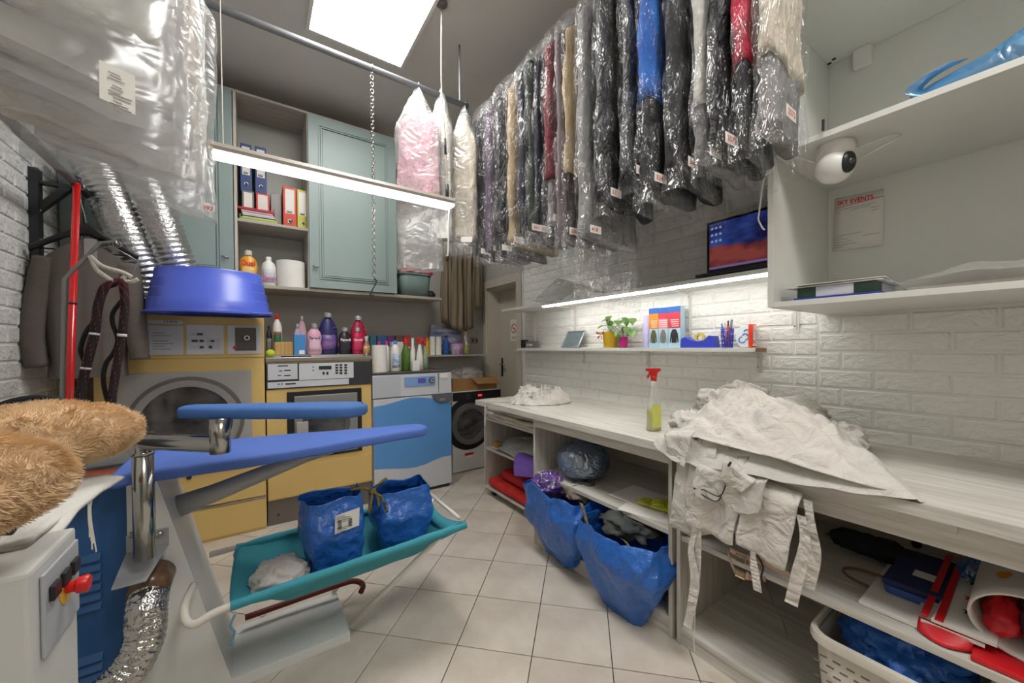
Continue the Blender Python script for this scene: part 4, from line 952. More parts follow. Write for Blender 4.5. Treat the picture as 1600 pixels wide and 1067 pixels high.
# white garments on the left overhead rail
GL = 'plastic-bagged white garments on the left overhead rail'
for i, (y, xr_, yb, col, lab, tx) in enumerate((
        (2.2, -.135, 318, WH, 'bagged white garment farthest back on the left rail, with a red-numbered tag', '492'),
        (1.95, -.150, 300, IV, 'bagged ivory garment second from the back on the left rail', None),
        (1.66, -.140, 262, WH, 'bagged white garment in the middle of the left rail', None),
        (1.38, -.145, 215, WH, 'bagged white garment with a printed slip on the left rail', None),
        (1.12, -.140, 140, WH, 'bagged white garment nearest the camera on the left rail', None))):
    W = .58; zb = P(300-i*5, yb, Y=y).z+.13
    garment(lab, (xr_-W/2, y), (1, .03*(i-2)), W, .12, 3.05, 2.9, zb, [('garment', col, zb+.05, 2.86, .95)], 80+i*5.1, tx, (W/2-.045, zb-.185), BAGW, GL, drop=.07, backlift=-.14, lsize=(.05, .032))
a, c = P(155, 98, Y=1.03), P(212, 176, Y=1.03)
b = MB(); b.add([(a.x, 1.028, c.z+.01), (c.x, 1.028, c.z-.006), (c.x, 1.03, a.z-.006), (a.x, 1.03, a.z+.006)], [(0, 1, 2, 3)]); o = tag(b.out('printed_slip', PAPER, None, False, .0008), 'printed white paper slip stuck on the bagged garments at upper left', 'paper')
k = MB(); r = random.Random(4)
for i in range(13):
    z = a.z-.014-i*.0058; w0 = .01+.01*r.random(); w1 = (c.x-a.x)*(.55+.4*r.random())
    if i == 3: continue
    k.add([(a.x+w0, 1.0265, z), (a.x+w1, 1.0265, z-.004), (a.x+w1, 1.0265, z-.0022), (a.x+w0, 1.0265, z+.0018)], [(0, 1, 2, 3)])
k.out('printed_lines', GREYINK, o)['kind'] = 'stuff'
# ------------------------------------------------------------------ heap of white clothes on the worktop
LINEN = mat('white_linen', (210, 204, 196), .9, var=.025, vs=7, bump=.9, bs=11, bdist=.03, bdt=1.2)
LINEN2 = mat('white_cotton', (204, 199, 191), .9, var=.025, vs=7, bump=.7, bs=13, bdist=.025, bdt=1.)
def heap(c, bnd, H, seed, n=110, m=44, zb=CT+.004, pw=1.5, fold=.022, hang=None, fq=9, flow=None):
    "draped mass: boundary polygon round c, raised to H in the middle, with radiating folds"
    pts = [Vector(p) for p in bnd]; b = MB(); C0 = Vector(c); k = len(pts)
    ring = [ (pts[i].lerp(pts[(i+1) % k], t_)) for i in range(k) for t_ in [j/6 for j in range(6)] ]
    # smooth the outline
    for _ in range(3): ring = [(ring[i-1]+2*ring[i]+ring[(i+1) % len(ring)])/4 for i in range(len(ring))]
    R = len(ring)
    def fn(u, v):
        f = u*R; i = int(f) % R; t_ = f-int(f); e = ring[i].lerp(ring[(i+1) % R], t_)
        rho = v
        p = C0.lerp(e, rho); th = math.atan2(e.y-C0.y, e.x-C0.x)
        w_ = .03*nz(p.x*5+seed, p.y*5, 1)*math.sin(pi*rho); p = p+Vector((w_, .03*nz(p.x*5, p.y*5+seed, 7)*math.sin(pi*rho)))
        h = H*(1-rho**pw)
        fl = abs(nz(math.cos(th)*fq*.35+seed, math.sin(th)*fq*.35, rho*2.2))*2.2 + .7*abs(nz(p.x*14+seed, p.y*9, 2)) + .35*nz(p.x*30, p.y*30, seed)
        h += fold*fl*(.35+.9*math.sin(pi*min(1, rho*1.02))**.8)*(1 if rho < .98 else .35)
        if flow: s_ = (p.x-C0.x)*flow[0]+(p.y-C0.y)*flow[1]; h += flow[2]*(.5+.5*math.sin(s_*flow[3]+5*nz(p.x*3+seed, p.y*3)))*math.sin(pi*min(1, rho))**.7*smooth01(rho*2)
        z = zb+max(0, h)
        if hang:
            d = max(0, CX-.003-p.x)
            if d > 0: z = zb+.008+h*.3-min(.35, d*hang*(1+.3*nz(p.y*14, seed)))
        return Vector((p.x, p.y, z))
    b.grid(fn, n, m, True); return b
t = thing('white_clothes_heap', 'big heap of crumpled white work clothes on the worktop, hanging over its edge', 'clothes', (1.8, .7, CT))
bd = [(1.44, 1.02), (1.415, .9), (1.42, .75), (1.425, .6), (1.44, .42), (1.455, .27), (1.465, .2), (1.55, .235), (1.70, .31), (1.80, .36), (1.92, .42), (2.04, .50), (2.13, .62), (2.16, .78), (2.10, .93), (1.95, 1.02), (1.75, 1.06), (1.56, 1.06)]
heap((1.83, .74), bd, .185, 2.4, hang=1.1, pw=1.35, fold=.03, n=150, m=60, flow=(.6, .8, .018, 60)).out('lower_layer', LINEN2, t, True)
bd2 = [(1.50, .93), (1.45, .8), (1.435, .62), (1.44, .42), (1.47, .23), (1.57, .26), (1.66, .38), (1.72, .52), (1.86, .62), (2.0, .72), (2.04, .84), (1.93, .93), (1.75, .97), (1.6, .98)]
b = heap((1.80, .80), bd2, .185, 7.7, zb=CT+.052, hang=.3, pw=1.1, fold=.022, fq=14, n=160, m=70, flow=(.80, -.6, .022, 75))
for v in b.v:
    k = smooth01((.62-v.y)/.4); v.z -= .045*k
b.out('spread_coat', LINEN, t, True, .003)
crm = [((1.93, .86, 1.05), (.12, .11, .07), 4), ((1.99, .66, .985), (.12, .10, .07), 9), ((1.90, .50, .93), (.12, .09, .06), 12), ((2.02, .52, .915), (.10, .07, .05), 15), ((1.62, .95, .94), (.10, .07, .07), 18), ((1.80, .93, 1.03), (.11, .08, .06), 21)]
for c, r, s in crm: crumple('crumpled_sleeve', c, r, LINEN2 if s % 2 else LINEN, t, 44, .5, 6, s)
def drape(par, name, m, pts, X=1.452, wav=.012, seed=0, n=22, mm=22, th=.003, fq=20, tuck=.03, slack=.0):
    "cloth panel hanging over the worktop edge: four photo corners (tl, tr, br, bl)"
    q = [P(x, y, X=X) for x, y in pts]; b = MB()
    def fn(u, v):
        p = q[0].lerp(q[1], u).lerp(q[3].lerp(q[2], u), v)
        p.x += -1.5*wav*(.6+math.sin(p.y*fq*2.2+seed+2*nz(p.z*5, seed))+1.1*nz(p.y*fq*.8, p.z*7, seed))*(.25+.75*v)*.6
        p.x += tuck*max(0, 1-v*7)
        p.z += (.014*nz(p.y*14, seed, 5)-.012*math.sin(pi*u))*v; p.y += .012*nz(p.z*9, seed, u*2)
        return p
    b.grid(fn, n, mm); return b.out(name, m, par, True, th)
drape(t, 'hanging_panel', LINEN2, [(1062, 700), (1120, 690), (1108, 836), (1045, 822)], 1.447, .006, 1)
drape(t, 'hanging_panel', LINEN2, [(1115, 720), (1200, 720), (1180, 800), (1150, 842)], 1.449, .01, 2)
drape(t, 'hanging_panel', LINEN, [(1078, 712), (1165, 715), (1148, 850), (1067, 812)], 1.437, .011, 3)
drape(t, 'hanging_panel', LINEN, [(1160, 740), (1250, 775), (1228, 890), (1155, 848)], 1.431, .008, 4)
drape(t, 'hanging_panel', LINEN2, [(1108, 745), (1200, 745), (1187, 800), (1140, 795)], 1.424, .01, 6)
drape(t, 'hanging_collar', LINEN, [(1090, 722), (1140, 735), (1120, 785), (1082, 765)], 1.418, .012, 5)
drape(t, 'hanging_collar', LINEN, [(1130, 715), (1178, 752), (1160, 768), (1125, 745)], 1.41, .006, 7)
drape(t, 'hanging_flap', LINEN, [(1040, 676), (1082, 674), (1075, 730), (1042, 705)], 1.43, .012, 8)
b = MB(); b.tube(spline([P(x, y, X=1.405) for x, y in ((1083, 762), (1100, 765), (1103, 767), (1120, 775), (1128, 772), (1134, 758))], 6), .0022, 5); b.out('black_piping', BLKP, t, True)
b = MB(); b.tube(spline([P(x, y, X=1.405) for x, y in ((1083, 762), (1105, 778), (1120, 783), (1127, 776))], 6), .0022, 5); b.out('black_piping', BLKP, t, True)
b = MB(); b.tube([P(1138, 728, X=1.40), P(1142, 722, X=1.40)], .004, 6); b.out('button_toggle', BLKP, t)
def tie(pts, w, seed, X=1.43):
    q = spline([P(x, y, X=X) for x, y in pts], 10); b = MB(); n = len(q)
    def fn(u, v):
        p = q[int(v*(n-1))].copy(); ww = w*(.65+.35*smooth01(v*1.6)); a = .5*nz(v*3, seed)
        p += Vector((.004*math.sin(v*60)*.2+math.sin(a)*ww*(u-.5), math.cos(a)*ww*(u-.5), .0)); return p
    b.grid(fn, 3, n); b.out('apron_tie', LINEN, t, False, .002)
tie([(1086, 826), (1080, 860), (1086, 905), (1080, 950), (1074, 980)], .036, 1, 1.42)
tie([(1092, 830), (1090, 880), (1086, 915)], .03, 2, 1.428)
tie([(1176, 862), (1179, 890), (1184, 924)], .026, 3)
tie([(1252, 806), (1258, 850), (1246, 900), (1236, 944)], .036, 4, 1.42)
tie([(1262, 782), (1268, 830), (1272, 870), (1262, 918)], .036, 5, 1.44)
b = MB(); b.tube(spline([P(1086, 955, X=1.425), P(1085, 985, X=1.43), P(1084, 1004, X=1.43), P(1086, 1020, X=1.43)], 6), .0025, 5); b.out('loose_string', STRAP, t, True)
# belt and dark strap
LEAT = mat('blush_leather', (188, 160, 142), .5, var=.08, vs=15)
t = thing('leather_belt', 'blush leather belt with brass buckles hanging below the white clothes', 'belt', P(1160, 880, X=1.46))
def strap(pts, w, X, m, name, par, dx=0, up=False):
    q = spline([P(x, y, X=X) for x, y in pts], 8); b = MB(); n = len(q)
    b.grid(lambda u, v: q[int(v*(n-1))]+Vector((0, 0 if up else (u-.5)*w, (u-.5)*w if up else 0)), 2, n); return b.out(name, m, par, True, .003)
strap([(1137, 862), (1143, 880), (1152, 896), (1172, 902), (1196, 905)], .02, 1.462, LEAT, 'strap', t, up=True)
strap([(1140, 858), (1160, 868), (1200, 882), (1238, 902)], .02, 1.466, LEAT, 'strap', t, up=True)
for px in ((1156, 897), (1157, 873)):
    c = P(*px, X=1.455); b = MB(); b.tube([c+Vector((0, y, z)) for y, z in ((-.016, -.012), (.016, -.012), (.016, .012), (-.016, .012), (-.016, -.012))], .0025, 6); b.out('buckle', mat('brass', (170, 150, 110), .3, .9), t)
for px in ((1168, 900), (1173, 876)):
    c = P(*px, X=1.456); b = MB(); b.box((c.x-.002, c.y-.005, c.z-.013), (c.x+.004, c.y+.005, c.z+.013), .001); b.out('belt_loop', LEAT, t)
b = MB(); b.tube(spline([P(1180, 862, X=1.458), P(1192, 885, X=1.455), P(1190, 905, X=1.455), P(1205, 935, X=1.46), P(1220, 965, X=1.46), P(1232, 994, X=1.46)], 8), .003, 6); o = b.out('dark_strap', mat('dark_brown_strap', (62, 48, 40), .5), None, True); tag(o, 'thin dark brown strap dangling below the leather belt', 'strap')
# small white heap at the far end
t = thing('white_clothes_heap', 'small heap of crumpled white cloth at the far end of the worktop', 'clothes', (1.78, 2.2, CT))
heap((1.80, 2.22), [(1.6, 2.38), (1.56, 2.3), (1.62, 2.16), (1.78, 2.06), (1.96, 2.08), (2.06, 2.2), (2.02, 2.36), (1.86, 2.46), (1.7, 2.46)], .06, 5.2, n=120, m=40, fold=.035, fq=16, pw=2.2, zb=CT+.001, flow=(.7, .7, .02, 60)).out('cloth', LINEN, t, True)
for c, r, s in (((1.74, 2.26, .935), (.10, .08, .045), 3), ((1.90, 2.2, .93), (.09, .07, .04), 6), ((1.76, 2.36, .95), (.07, .06, .05), 8)): crumple('cloth_fold', c, r, LINEN, t, 40, .5, 6, s)
q = spline([(1.66, 2.36, CT+.01), (1.55, 2.44, CT+.004), (1.47, 2.49, CT+.005), (1.457, 2.5, CT-.03), (1.455, 2.5, .78), (1.456, 2.51, .69)], 8); b = MB(); n_ = len(q)
b.grid(lambda u, v: q[int(v*(n_-1))]+Vector((0, (u-.5)*.022, 0)), 2, n_); b.out('hanging_tie', LINEN, t, True, .002)
crumple('small_bag', (1.93, 2.5, .905), (.10, .07, .035), film('thin_clear', (220, 220, 222), .4), None, 26, .3, 6, 4); tag(bpy.data.objects['small_bag'], 'small clear plastic bag behind the far white cloth heap', 'bag')
# ------------------------------------------------------------------ spray bottle on the worktop
def trigger(par, c, h, m, s=1., ang=0.):
    "spray head on top of a bottle neck at c"
    ca, sa = math.cos(ang), math.sin(ang)
    def T(p): return Vector((c[0]+(p[0]*ca-p[1]*sa)*s, c[1]+(p[0]*sa+p[1]*ca)*s, c[2]+p[2]*s))
    b = MB(); b.lathe([(.014*s, 0), (.014*s, .018*s), (.011*s, .024*s)], c, 14)
    o = [(-.012, .02), (-.014, .04), (-.03, .052), (-.03, .062), (.035, .062), (.037, .05), (.014, .042), (.012, .02)]
    v = [T((x, -.011, z)) for x, z in o]+[T((x, .011, z)) for x, z in o]; n = len(o)
    b.add(v, [tuple(range(n))[::-1], tuple(range(n, 2*n))]+[(i, (i+1) % n, n+(i+1) % n, n+i) for i in range(n)])
    o = [(.016, .044), (.022, .044), (.034, .02), (.030, .012), (.024, .02)]; n = 5
    v = [T((x, -.006, z)) for x, z in o]+[T((x, .006, z)) for x, z in o]
    b.add(v, [tuple(range(n))[::-1], tuple(range(n, 2*n))]+[(i, (i+1) % n, n+(i+1) % n, n+i) for i in range(n)])
    return b.out('spray_trigger', m, par)
CLEAR = film('clear_bottle', (226, 230, 228), .38, .08, 6., (1, 1, 1), .05, .45, .05)
def spraybottle(name, label, base, h, r, liquid, lvl, tm, lab=None, ang=2.2, body=None, group=None):
    t = thing(name, label, 'bottle', base, group)
    pf = [(.75, 0), (1., .012), (1.0, .30), (.93, .42), (.62, .62), (.42, .74), (.36, .80)]
    b = MB(); b.lathe([(r*a, h*z) for a, z in pf], base, 22, sy=.72 if body is None else .8); b.out('bottle', body or CLEAR, t, True)
    if liquid:
        b = MB(); b.lathe([(r*.72, h*.006), (r*.95, h*.02), (r*.95, h*.29), (r*.93, h*lvl)], base, 22, sy=.7); b.out('liquid', liquid, t, True)
    trigger(t, (base[0], base[1], base[2]+h*.79), h, tm, h/.29*.95, ang)
    if lab:
        b = MB(); g_ = []
        def fn(u, v): a = -2.6+1.5*u; rr = r*1.02*(1 if v < .6 else 1-.25*(v-.6)); return Vector((base[0]+rr*math.cos(a), base[1]+rr*.73*math.sin(a), base[2]+h*(.06+.36*v)))
        b.grid(fn, 10, 8); b.out('bottle_label', lab, t, True)
    return t
YLIQ = mat('yellow_liquid', (214, 206, 40), .15, trans=.3)
c = P(1016, 673, Z=CT)
spraybottle('spray_bottle', 'clear spray bottle of yellow cleaner with red trigger standing on the worktop', (c.x+.03, c.y, CT+.0005), .315, .044, YLIQ, .33, RED, mat('yellow_label', (214, 208, 70), .4, col2=(190, 200, 120), vs=30), 2.55)
# ------------------------------------------------------------------ middle open unit
t = thing('blue_bag', 'big blue woven bag topped with purple plastic in the left lower bay', 'bag', (1.6, 1.72, 0))
b = bagmesh((1.60, 1.69, .097), .38, .46, .345, 0, seed=11., flare=1.04, amp=.022, rimwave=.035, botpinch=.66, bulge=.12, lean=(-.01, .03), sag=(1.56, .10))
b.out('bag_body', IKEA, t, True, .002)
b = MB(); q = [P(908, 785, X=1.40), P(914, 805, X=1.385), P(920, 830, X=1.385)]; 
o = strap([(908, 786), (914, 806), (921, 832)], .022, 1.385, mat('yellow_black_strap', (176, 160, 60), .8, col2=(40, 60, 110), vs=50), 'handle', t)
PURP = film('purple_film', (150, 92, 214), .8, .25, 12., (1, 1, 1), 1., .3, .15)
o = crumple('purple_plastic', (1.50, 1.80, .445), (.10, .10, .065), PURP, None, 40, .55, 6, 2); tag(o, 'crumpled purple plastic bag on top of the left blue bag', 'bag')
MIX = mat('dark_mixed_textile', (112, 104, 98), .9, col2=(52, 54, 60), vs=9, bump=.5, bs=20)
o = crumple('folded_textile', (1.62, 1.62, .43), (.13, .14, .05), mat('taupe_textile', (150, 134, 120), .9, col2=(70, 66, 72), vs=7, bump=.4, bs=22), None, 40, .45, 6, 5); tag(o, 'taupe and dark folded textiles inside the left blue bag', 'textile')
t = thing('blue_bag', 'big blue woven bag filled with dark textiles in the right lower bay', 'bag', (1.58, 1.2, 0))
b = bagmesh((1.575, 1.205, .097), .40, .40, .31, 0, seed=23., flare=1.04, amp=.022, rimwave=.03, botpinch=.66, bulge=.14, lean=(-.01, .0), sag=(1.56, .11))
b.out('bag_body', IKEA, t, True, .002)
strap([(972, 842), (980, 850), (985, 866)], .02, 1.378, mat('yellow_black_strap', (176, 160, 60), .8), 'handle', t)
o = crumple('folded_textile', (1.57, 1.22, .40), (.15, .15, .06), mat('olive_textile', (84, 88, 84), .9, col2=(34, 38, 44), vs=10, bump=.6, bs=18), None, 44, .55, 7, 9); tag(o, 'dark olive camouflage textiles inside the right blue bag', 'textile')
DBAG = film('blue_bin_film', (110, 150, 190), .75, .2, 9., (1, 1, 1), .9, .35, .15)
o = crumple('stuffed_plastic_bag', (1.70, 1.70, .58), (.165, .165, .125), DBAG, None, 48, .16, 5, 6); tag(o, 'stuffed translucent blue plastic bag on the middle open shelf', 'bag')
o = crumple('bag_stuffing', (1.70, 1.70, .575), (.14, .14, .10), mat('stuffing_blue', (70, 104, 138), .9, col2=(44, 70, 98), vs=6), bpy.data.objects['stuffed_plastic_bag'], 30, .2, 4, 3)
for i, (cx_, cy_, ww, hh, an, z, lab) in enumerate(((1.66, 1.13, .33, .25, .25, .4775, 'large white envelope under the others on the middle open shelf'), (1.72, 1.25, .32, .23, .05, .4812, 'white envelope with a small mark on the middle open shelf'))):
    ca, sa = math.cos(an), math.sin(an); b = MB(); b.add([(cx_+ca*x-sa*y, cy_+sa*x+ca*y, z+.012*max(0, x)) for x, y in ((-hh/2, -ww/2), (hh/2, -ww/2), (hh/2, ww/2), (-hh/2, ww/2))], [(0, 1, 2, 3)]); o = b.out('envelope', PAPER, None, False, .003); tag(o, lab, 'envelope')
GLV = mat('lime_rubber', (176, 178, 52), .55, var=.1, vs=9)
t = thing('rubber_gloves', 'pair of yellow-green rubber gloves lying on the white envelopes', 'gloves', (1.68, 1.10, .49))
for k, (gx, gy, ga) in enumerate(((1.66, 1.12, .2), (1.70, 1.06, .5))):
    ca, sa = math.cos(ga), math.sin(ga); b = MB()
    def G(x, y, z): return (gx+ca*x-sa*y, gy+sa*x+ca*y, .497+z+.014*k)
    b.tube([G(-.0, -.12, .004), G(0, -.06, .006), G(0, 0, .01), G(0, .05, .008)], [.035, .036, .04, .036], 10)
    for v in b.v: v.z = .495+.014*k+(v.z-.495-.014*k)*.35
    b.out('glove_palm', GLV, t, True)
    for f in range(4): 
        b = MB(); b.tube([G(-.027+.018*f, .05, .004), G(-.031+.021*f, .09, .006), G(-.033+.023*f, .12-.006*abs(f-1.4), .002)], [.0095, .009, .006], 7); b.out('glove_finger', GLV, t, True)
    b = MB(); b.tube([G(.03, .0, .004), G(.052, .03, .006), G(.06, .055, .002)], [.011, .01, .006], 7); b.out('glove_thumb', GLV, t, True)
# ------------------------------------------------------------------ wheeled unit contents
LIN3 = mat('unbleached_linen', (206, 200, 184), .9, var=.05, vs=9, bump=.4, bs=30)
for i, (z, dx, hh, lab) in enumerate(((.6785, .0, .03, 'folded cream linen lowest of three on the top tray of the wheeled unit'), (.712, -.012, .028, 'folded cream linen in the middle of three on the wheeled unit'), (.744, .01, .022, 'folded cream linen topmost of three on the wheeled unit'))):
    b = MB(); b.grid(lambda u, v: Vector((EX+.005+dx+.45*v*(1 if u < 1 else 1), 2.83-.80*u, z+hh*(.55+.12*math.sin(u*5+i))+.012*nz(u*5+i, v*4))), 22, 14); o = b.out('folded_linen', LIN3, None, True, hh*.85); tag(o, lab, 'linen', 'folded linens on the wheeled unit')
o = MB().box((EX+.0, 2.06, .772), (EX+.11, 2.2, .792), .008).out('packet', mat('lime_packet', (196, 204, 84), .5, col2=(90, 150, 160), vs=20)); tag(o, 'small lime green packet on the folded linen', 'packet')
WPK = film('white_packed_film', (228, 228, 224), .8, .3, 10., (1, 1, 1), .8, .2, .15)
o = crumple('wrapped_textiles', (1.86, 2.44, .462), (.215, .33, .07), WPK, None, 50, .25, 5, 14); tag(o, 'white plastic-wrapped textiles on the middle shelf of the wheeled unit', 'textile')
MB().box((EX-.004, 2.66, .455), (EX+.05, 2.74, .5), .006).out('paper_tag', CARD, o)
RDC = mat('red_textile', (214, 52, 42), .85, col2=(178, 30, 26), vs=6, bump=.3, bs=24)
for i, (z, y0_, y1_, dx, lab) in enumerate(((.085, 2.03, 2.82, -.02, 'bright red folded textile at the bottom of the wheeled unit'), (.175, 2.03, 2.70, .03, 'deep red folded textile lying on the bright red one'))):
    b = MB(); mb = b.box((EX+.02+dx, y0_, z), (2.15, y1_, z+.085), .035)
    for v in b.v: v.z += .012*nz(v.x*8, v.y*6, i*3.); v.x += .012*nz(v.y*7, v.z*9, i)
    for v in b.v: v.z = max(v.z, .0835)
    o = b.out('folded_textile', RDC if i == 0 else mat('deep_red_textile', (176, 28, 26), .8, var=.1, vs=6), None, True, 0, 2); tag(o, lab, 'textile')
VIO = mat('violet_textile', (142, 106, 214), .8, var=.08, vs=8)
b = MB(); b.grid(lambda u, v: Vector((EX-.018-.012*math.sin(v*3)-.006*nz(u*5, v*5), 2.36-.28*u+.02*v, .475-(.17-.06*u)*v-.0*u+.03*(1-v)*math.sin(pi*u))) if v > .12 else Vector((EX+.03-.05*v/.12, 2.36-.28*u, .485)), 14, 16); o = b.out('violet_cloth', VIO, None, True, .004); tag(o, 'violet cloth hanging off the middle shelf of the wheeled unit', 'cloth')
o = MB().box((EX-.024, 2.06, .40), (EX-.018, 2.15, .47), .002).out('packet', mat('azure_packet', (50, 120, 200), .5)); tag(o, 'small azure blue packet beside the violet cloth', 'packet')
# ------------------------------------------------------------------ near open unit contents
zs_ = .4765
b = MB(); b.box((1.57, .17, zs_), (1.98, .36, zs_+.012), .002); o = b.out('paper_stack', PAPER); tag(o, 'stack of large white paper sheets under the navy pack', 'paper')
t = thing('folded_cover', 'navy blue folded garment cover with small white sticker on the near shelf', 'garment cover', (1.85, .26, zs_+.0125))
b = MB(); b.box((1.69, .2, zs_+.0125), (1.98, .325, zs_+.04), .01); b.out('lower_fold', mat('cobalt_cloth', (54, 90, 160), .7, var=.1, vs=9), t)
b = MB(); b.box((1.685, .195, zs_+.0405), (2.0, .33, zs_+.062), .008); b.out('upper_fold', mat('navy_cloth', (34, 44, 88), .75, var=.1, vs=8), t)
b = MB(); b.box((1.78, .225, zs_+.0622), (1.83, .275, zs_+.063)); b.out('sticker', PAPER, t)
o = crumple('black_cloth', (1.95, .40, zs_+.04), (.05, .14, .045), mat('black_cloth', (28, 28, 32), .9, var=.2, vs=8), None, 36, .4, 5, 31); tag(o, 'crumpled black cloth lying behind the navy garment cover', 'cloth')
b = MB(); b.tube(spline([(1.70, .36, zs_+.006), (1.72, .42, zs_+.006), (1.76, .445, zs_+.006), (1.80, .42, zs_+.006), (1.79, .35, zs_+.016), (1.76, .30, zs_+.02)], 8), .004, 6); o = b.out('rope_loop', mat('brown_rope', (120, 92, 58), .9), None, True); tag(o, 'loop of brown rope on the near shelf', 'rope')
XM = mat('red_foil_paper', (206, 26, 36), .4, var=.08, vs=9)
t = thing('gift_bags', 'flat stack of white gift bags with red bands and dark stars', 'gift bag', (1.8, .19, zs_+.013))
for i in range(3):
    z = zs_+.014+i*.014; an = .04*i
    MB().add([(1.57-.0*i, .245-.02*i, z), (1.57, .13-.02*i, z+.0), (1.99, .14-.02*i, z+.03), (1.99, .23-.02*i, z+.03)], [(0, 3, 2, 1)]).out('bag_layer', PAPER, t, False, .008)
for i, (a, e) in enumerate(((.225, .21), (.198, .182))):
    MB().add([(1.57, a, zs_+.049), (1.57, e, zs_+.049), (2.0, e, zs_+.082), (2.0, a, zs_+.082)], [(0, 3, 2, 1)]).out('red_band', XM, t, False, .004)
for (sx, sy) in ((1.66, .145), (1.74, .15), (1.84, .15), (1.93, .155)):
    vs = []
    for k in range(10): rr = .014 if k % 2 == 0 else .006; vs.append((sx+1.6*rr*math.cos(k*pi/5), sy+rr*math.sin(k*pi/5), zs_+.0555+(sx-1.57)*.0714))
    MB().add(vs, [tuple(range(10))]).out('printed_star', INK if sx != 1.74 else XM, t)
b = MB(); b.grid(lambda u, v: Vector((1.56+.02*v-.03*math.sin(pi*u)*(1-v), .23-.10*u, zs_+.004+.03*v)), 14, 6); b.out('red_handle_flap', XM, t, True, .004)
o = crumple('blue_plastic', (1.88, .155, zs_+.105), (.07, .03, .035), film('sky_film', (70, 140, 214), .85, .25), None, 26, .5, 6, 41); tag(o, 'crumpled sky blue plastic scrap on the gift bags', 'plastic')
t = thing('gift_tube', 'white rolled gift bag with red prints lying open towards the room', 'gift bag', (1.8, .05, zs_+.02))
o = crumple('clear_bag', (2.03, .06, zs_+.11), (.09, .09, .1), film('thin_clear2', (220, 220, 216), .45), None, 30, .3, 6, 77); tag(o, 'clear bag of white odds and ends at the back of the near shelf', 'bag')
b = MB(); b.grid(lambda u, v: Vector((1.60+.36*v, .035+.105*math.cos(2*pi*u), zs_+.098+.082*math.sin(2*pi*u)+.03*v)), 36, 10, True); b.out('sleeve', mat('white_gloss_paper', (222, 216, 210), .4), t, True, .006)
for k, (u0, v0) in enumerate(((.28, .25), (.33, .45), (.24, .62), (.17, .3), (.36, .75), (.14, .6))):
    b = MB(); b.grid(lambda u, v: Vector((1.60+.36*(v0+.10*(u-.5)*math.sin(pi*v)*2), .035+.1095*math.cos(2*pi*(u0+.05*(v-.5))), zs_+.098+.0865*math.sin(2*pi*(u0+.05*(v-.5)))+.03*v0)), 6, 6); b.out('printed_motif', XM if k % 3 else mat('amber_print', (226, 150, 40), .5), t, True)
o = crumple('red_foil', (1.70, .085, zs_+.075), (.10, .04, .05), XM, None, 26, .4, 6, 44); tag(o, 'crumpled red foil paper stuffed in the rolled gift bag', 'paper')
o = crumple('black_film', (1.72, .03, zs_+.085), (.11, .045, .055), mat('grey_black_film', (62, 56, 56), .3, var=.2, vs=12, bump=.8, bs=30), None, 30, .3, 6, 47); tag(o, 'crumpled dark grey plastic stuffed in the rolled gift bag', 'plastic')
o = MB().box((1.525, .0, zs_), (1.62, .13, zs_+.014), .004).out('red_paper', XM); tag(o, 'red folded paper sticking out under the rolled gift bag', 'paper')
# white woven basket with blue plastic
IVP = mat('ivory_basket_plastic', (220, 214, 202), .45)
t = thing('plastic_basket', 'white woven-pattern plastic basket under the near shelf', 'basket', (1.75, .3, .0755))
bx = (1.50, 2.02, .10, .47)
def rect(f, z, n=12, r=.06):
    x0, x1, y0, y1 = bx; cx_, cy_ = (x0+x1)/2, (y0+y1)/2; hx, hy = (x1-x0)/2*f, (y1-y0)/2*f; o = []
    for (sx, sy, a0) in ((1, 1, 0), (-1, 1, pi/2), (-1, -1, pi), (1, -1, 3*pi/2)):
        for i in range(5): a = a0+pi/2*i/4; o.append((cx_+sx*(hx-r)+r*math.cos(a), cy_+sy*(hy-r)+r*math.sin(a), z))
    return o
def loftr(rings): 
    b = MB(); n = len(rings[0]); b.add([v for r in rings for v in r], [(k*n+i, k*n+(i+1) % n, (k+1)*n+(i+1) % n, (k+1)*n+i) for k in range(len(rings)-1) for i in range(n)]); return b
loftr([rect(.86, .077), rect(.9, .14), rect(.93, .22), rect(.96, .33)]).out('wall', IVP, t, ang=60, solid=.004)
MB().add(rect(.86, .0775), [tuple(range(20))]).out('base', IVP, t)
loftr([rect(.955, .325), rect(1.03, .33), rect(1.04, .345), rect(1.03, .358), rect(.97, .36), rect(.95, .35)]).out('rim', IVP, t, ang=60)
b = MB(); hol = mat('basket_slot', (120, 112, 104), .8)
for r_ in range(7):
    z = .13+.026*r_; f = .9+.06*(z-.14)/.19
    for i in range(9):
        y = .15+.034*i+.017*(r_ % 2); x = (bx[0]+bx[1])/2-(bx[1]-bx[0])/2*f-.0035; b.add([(x, y, z), (x, y+.02, z), (x, y+.02, z+.006), (x, y, z+.006)], [(0, 3, 2, 1)])
    for i in range(13):
        xx = 1.58+.032*i+.016*(r_ % 2); y = (bx[2]+bx[3])/2+(bx[3]-bx[2])/2*f+.0035; b.add([(xx, y, z), (xx+.019, y, z), (xx+.019, y, z+.006), (xx, y, z+.006)], [(0, 1, 2, 3)])
b.out('slots', hol, t)['kind'] = 'stuff'
o = crumple('blue_plastic_bag', (1.70, .28, .32), (.17, .15, .10), IKEA, None, 56, .5, 6, 51); tag(o, 'crumpled blue woven plastic bag stuffed in the white basket', 'bag')
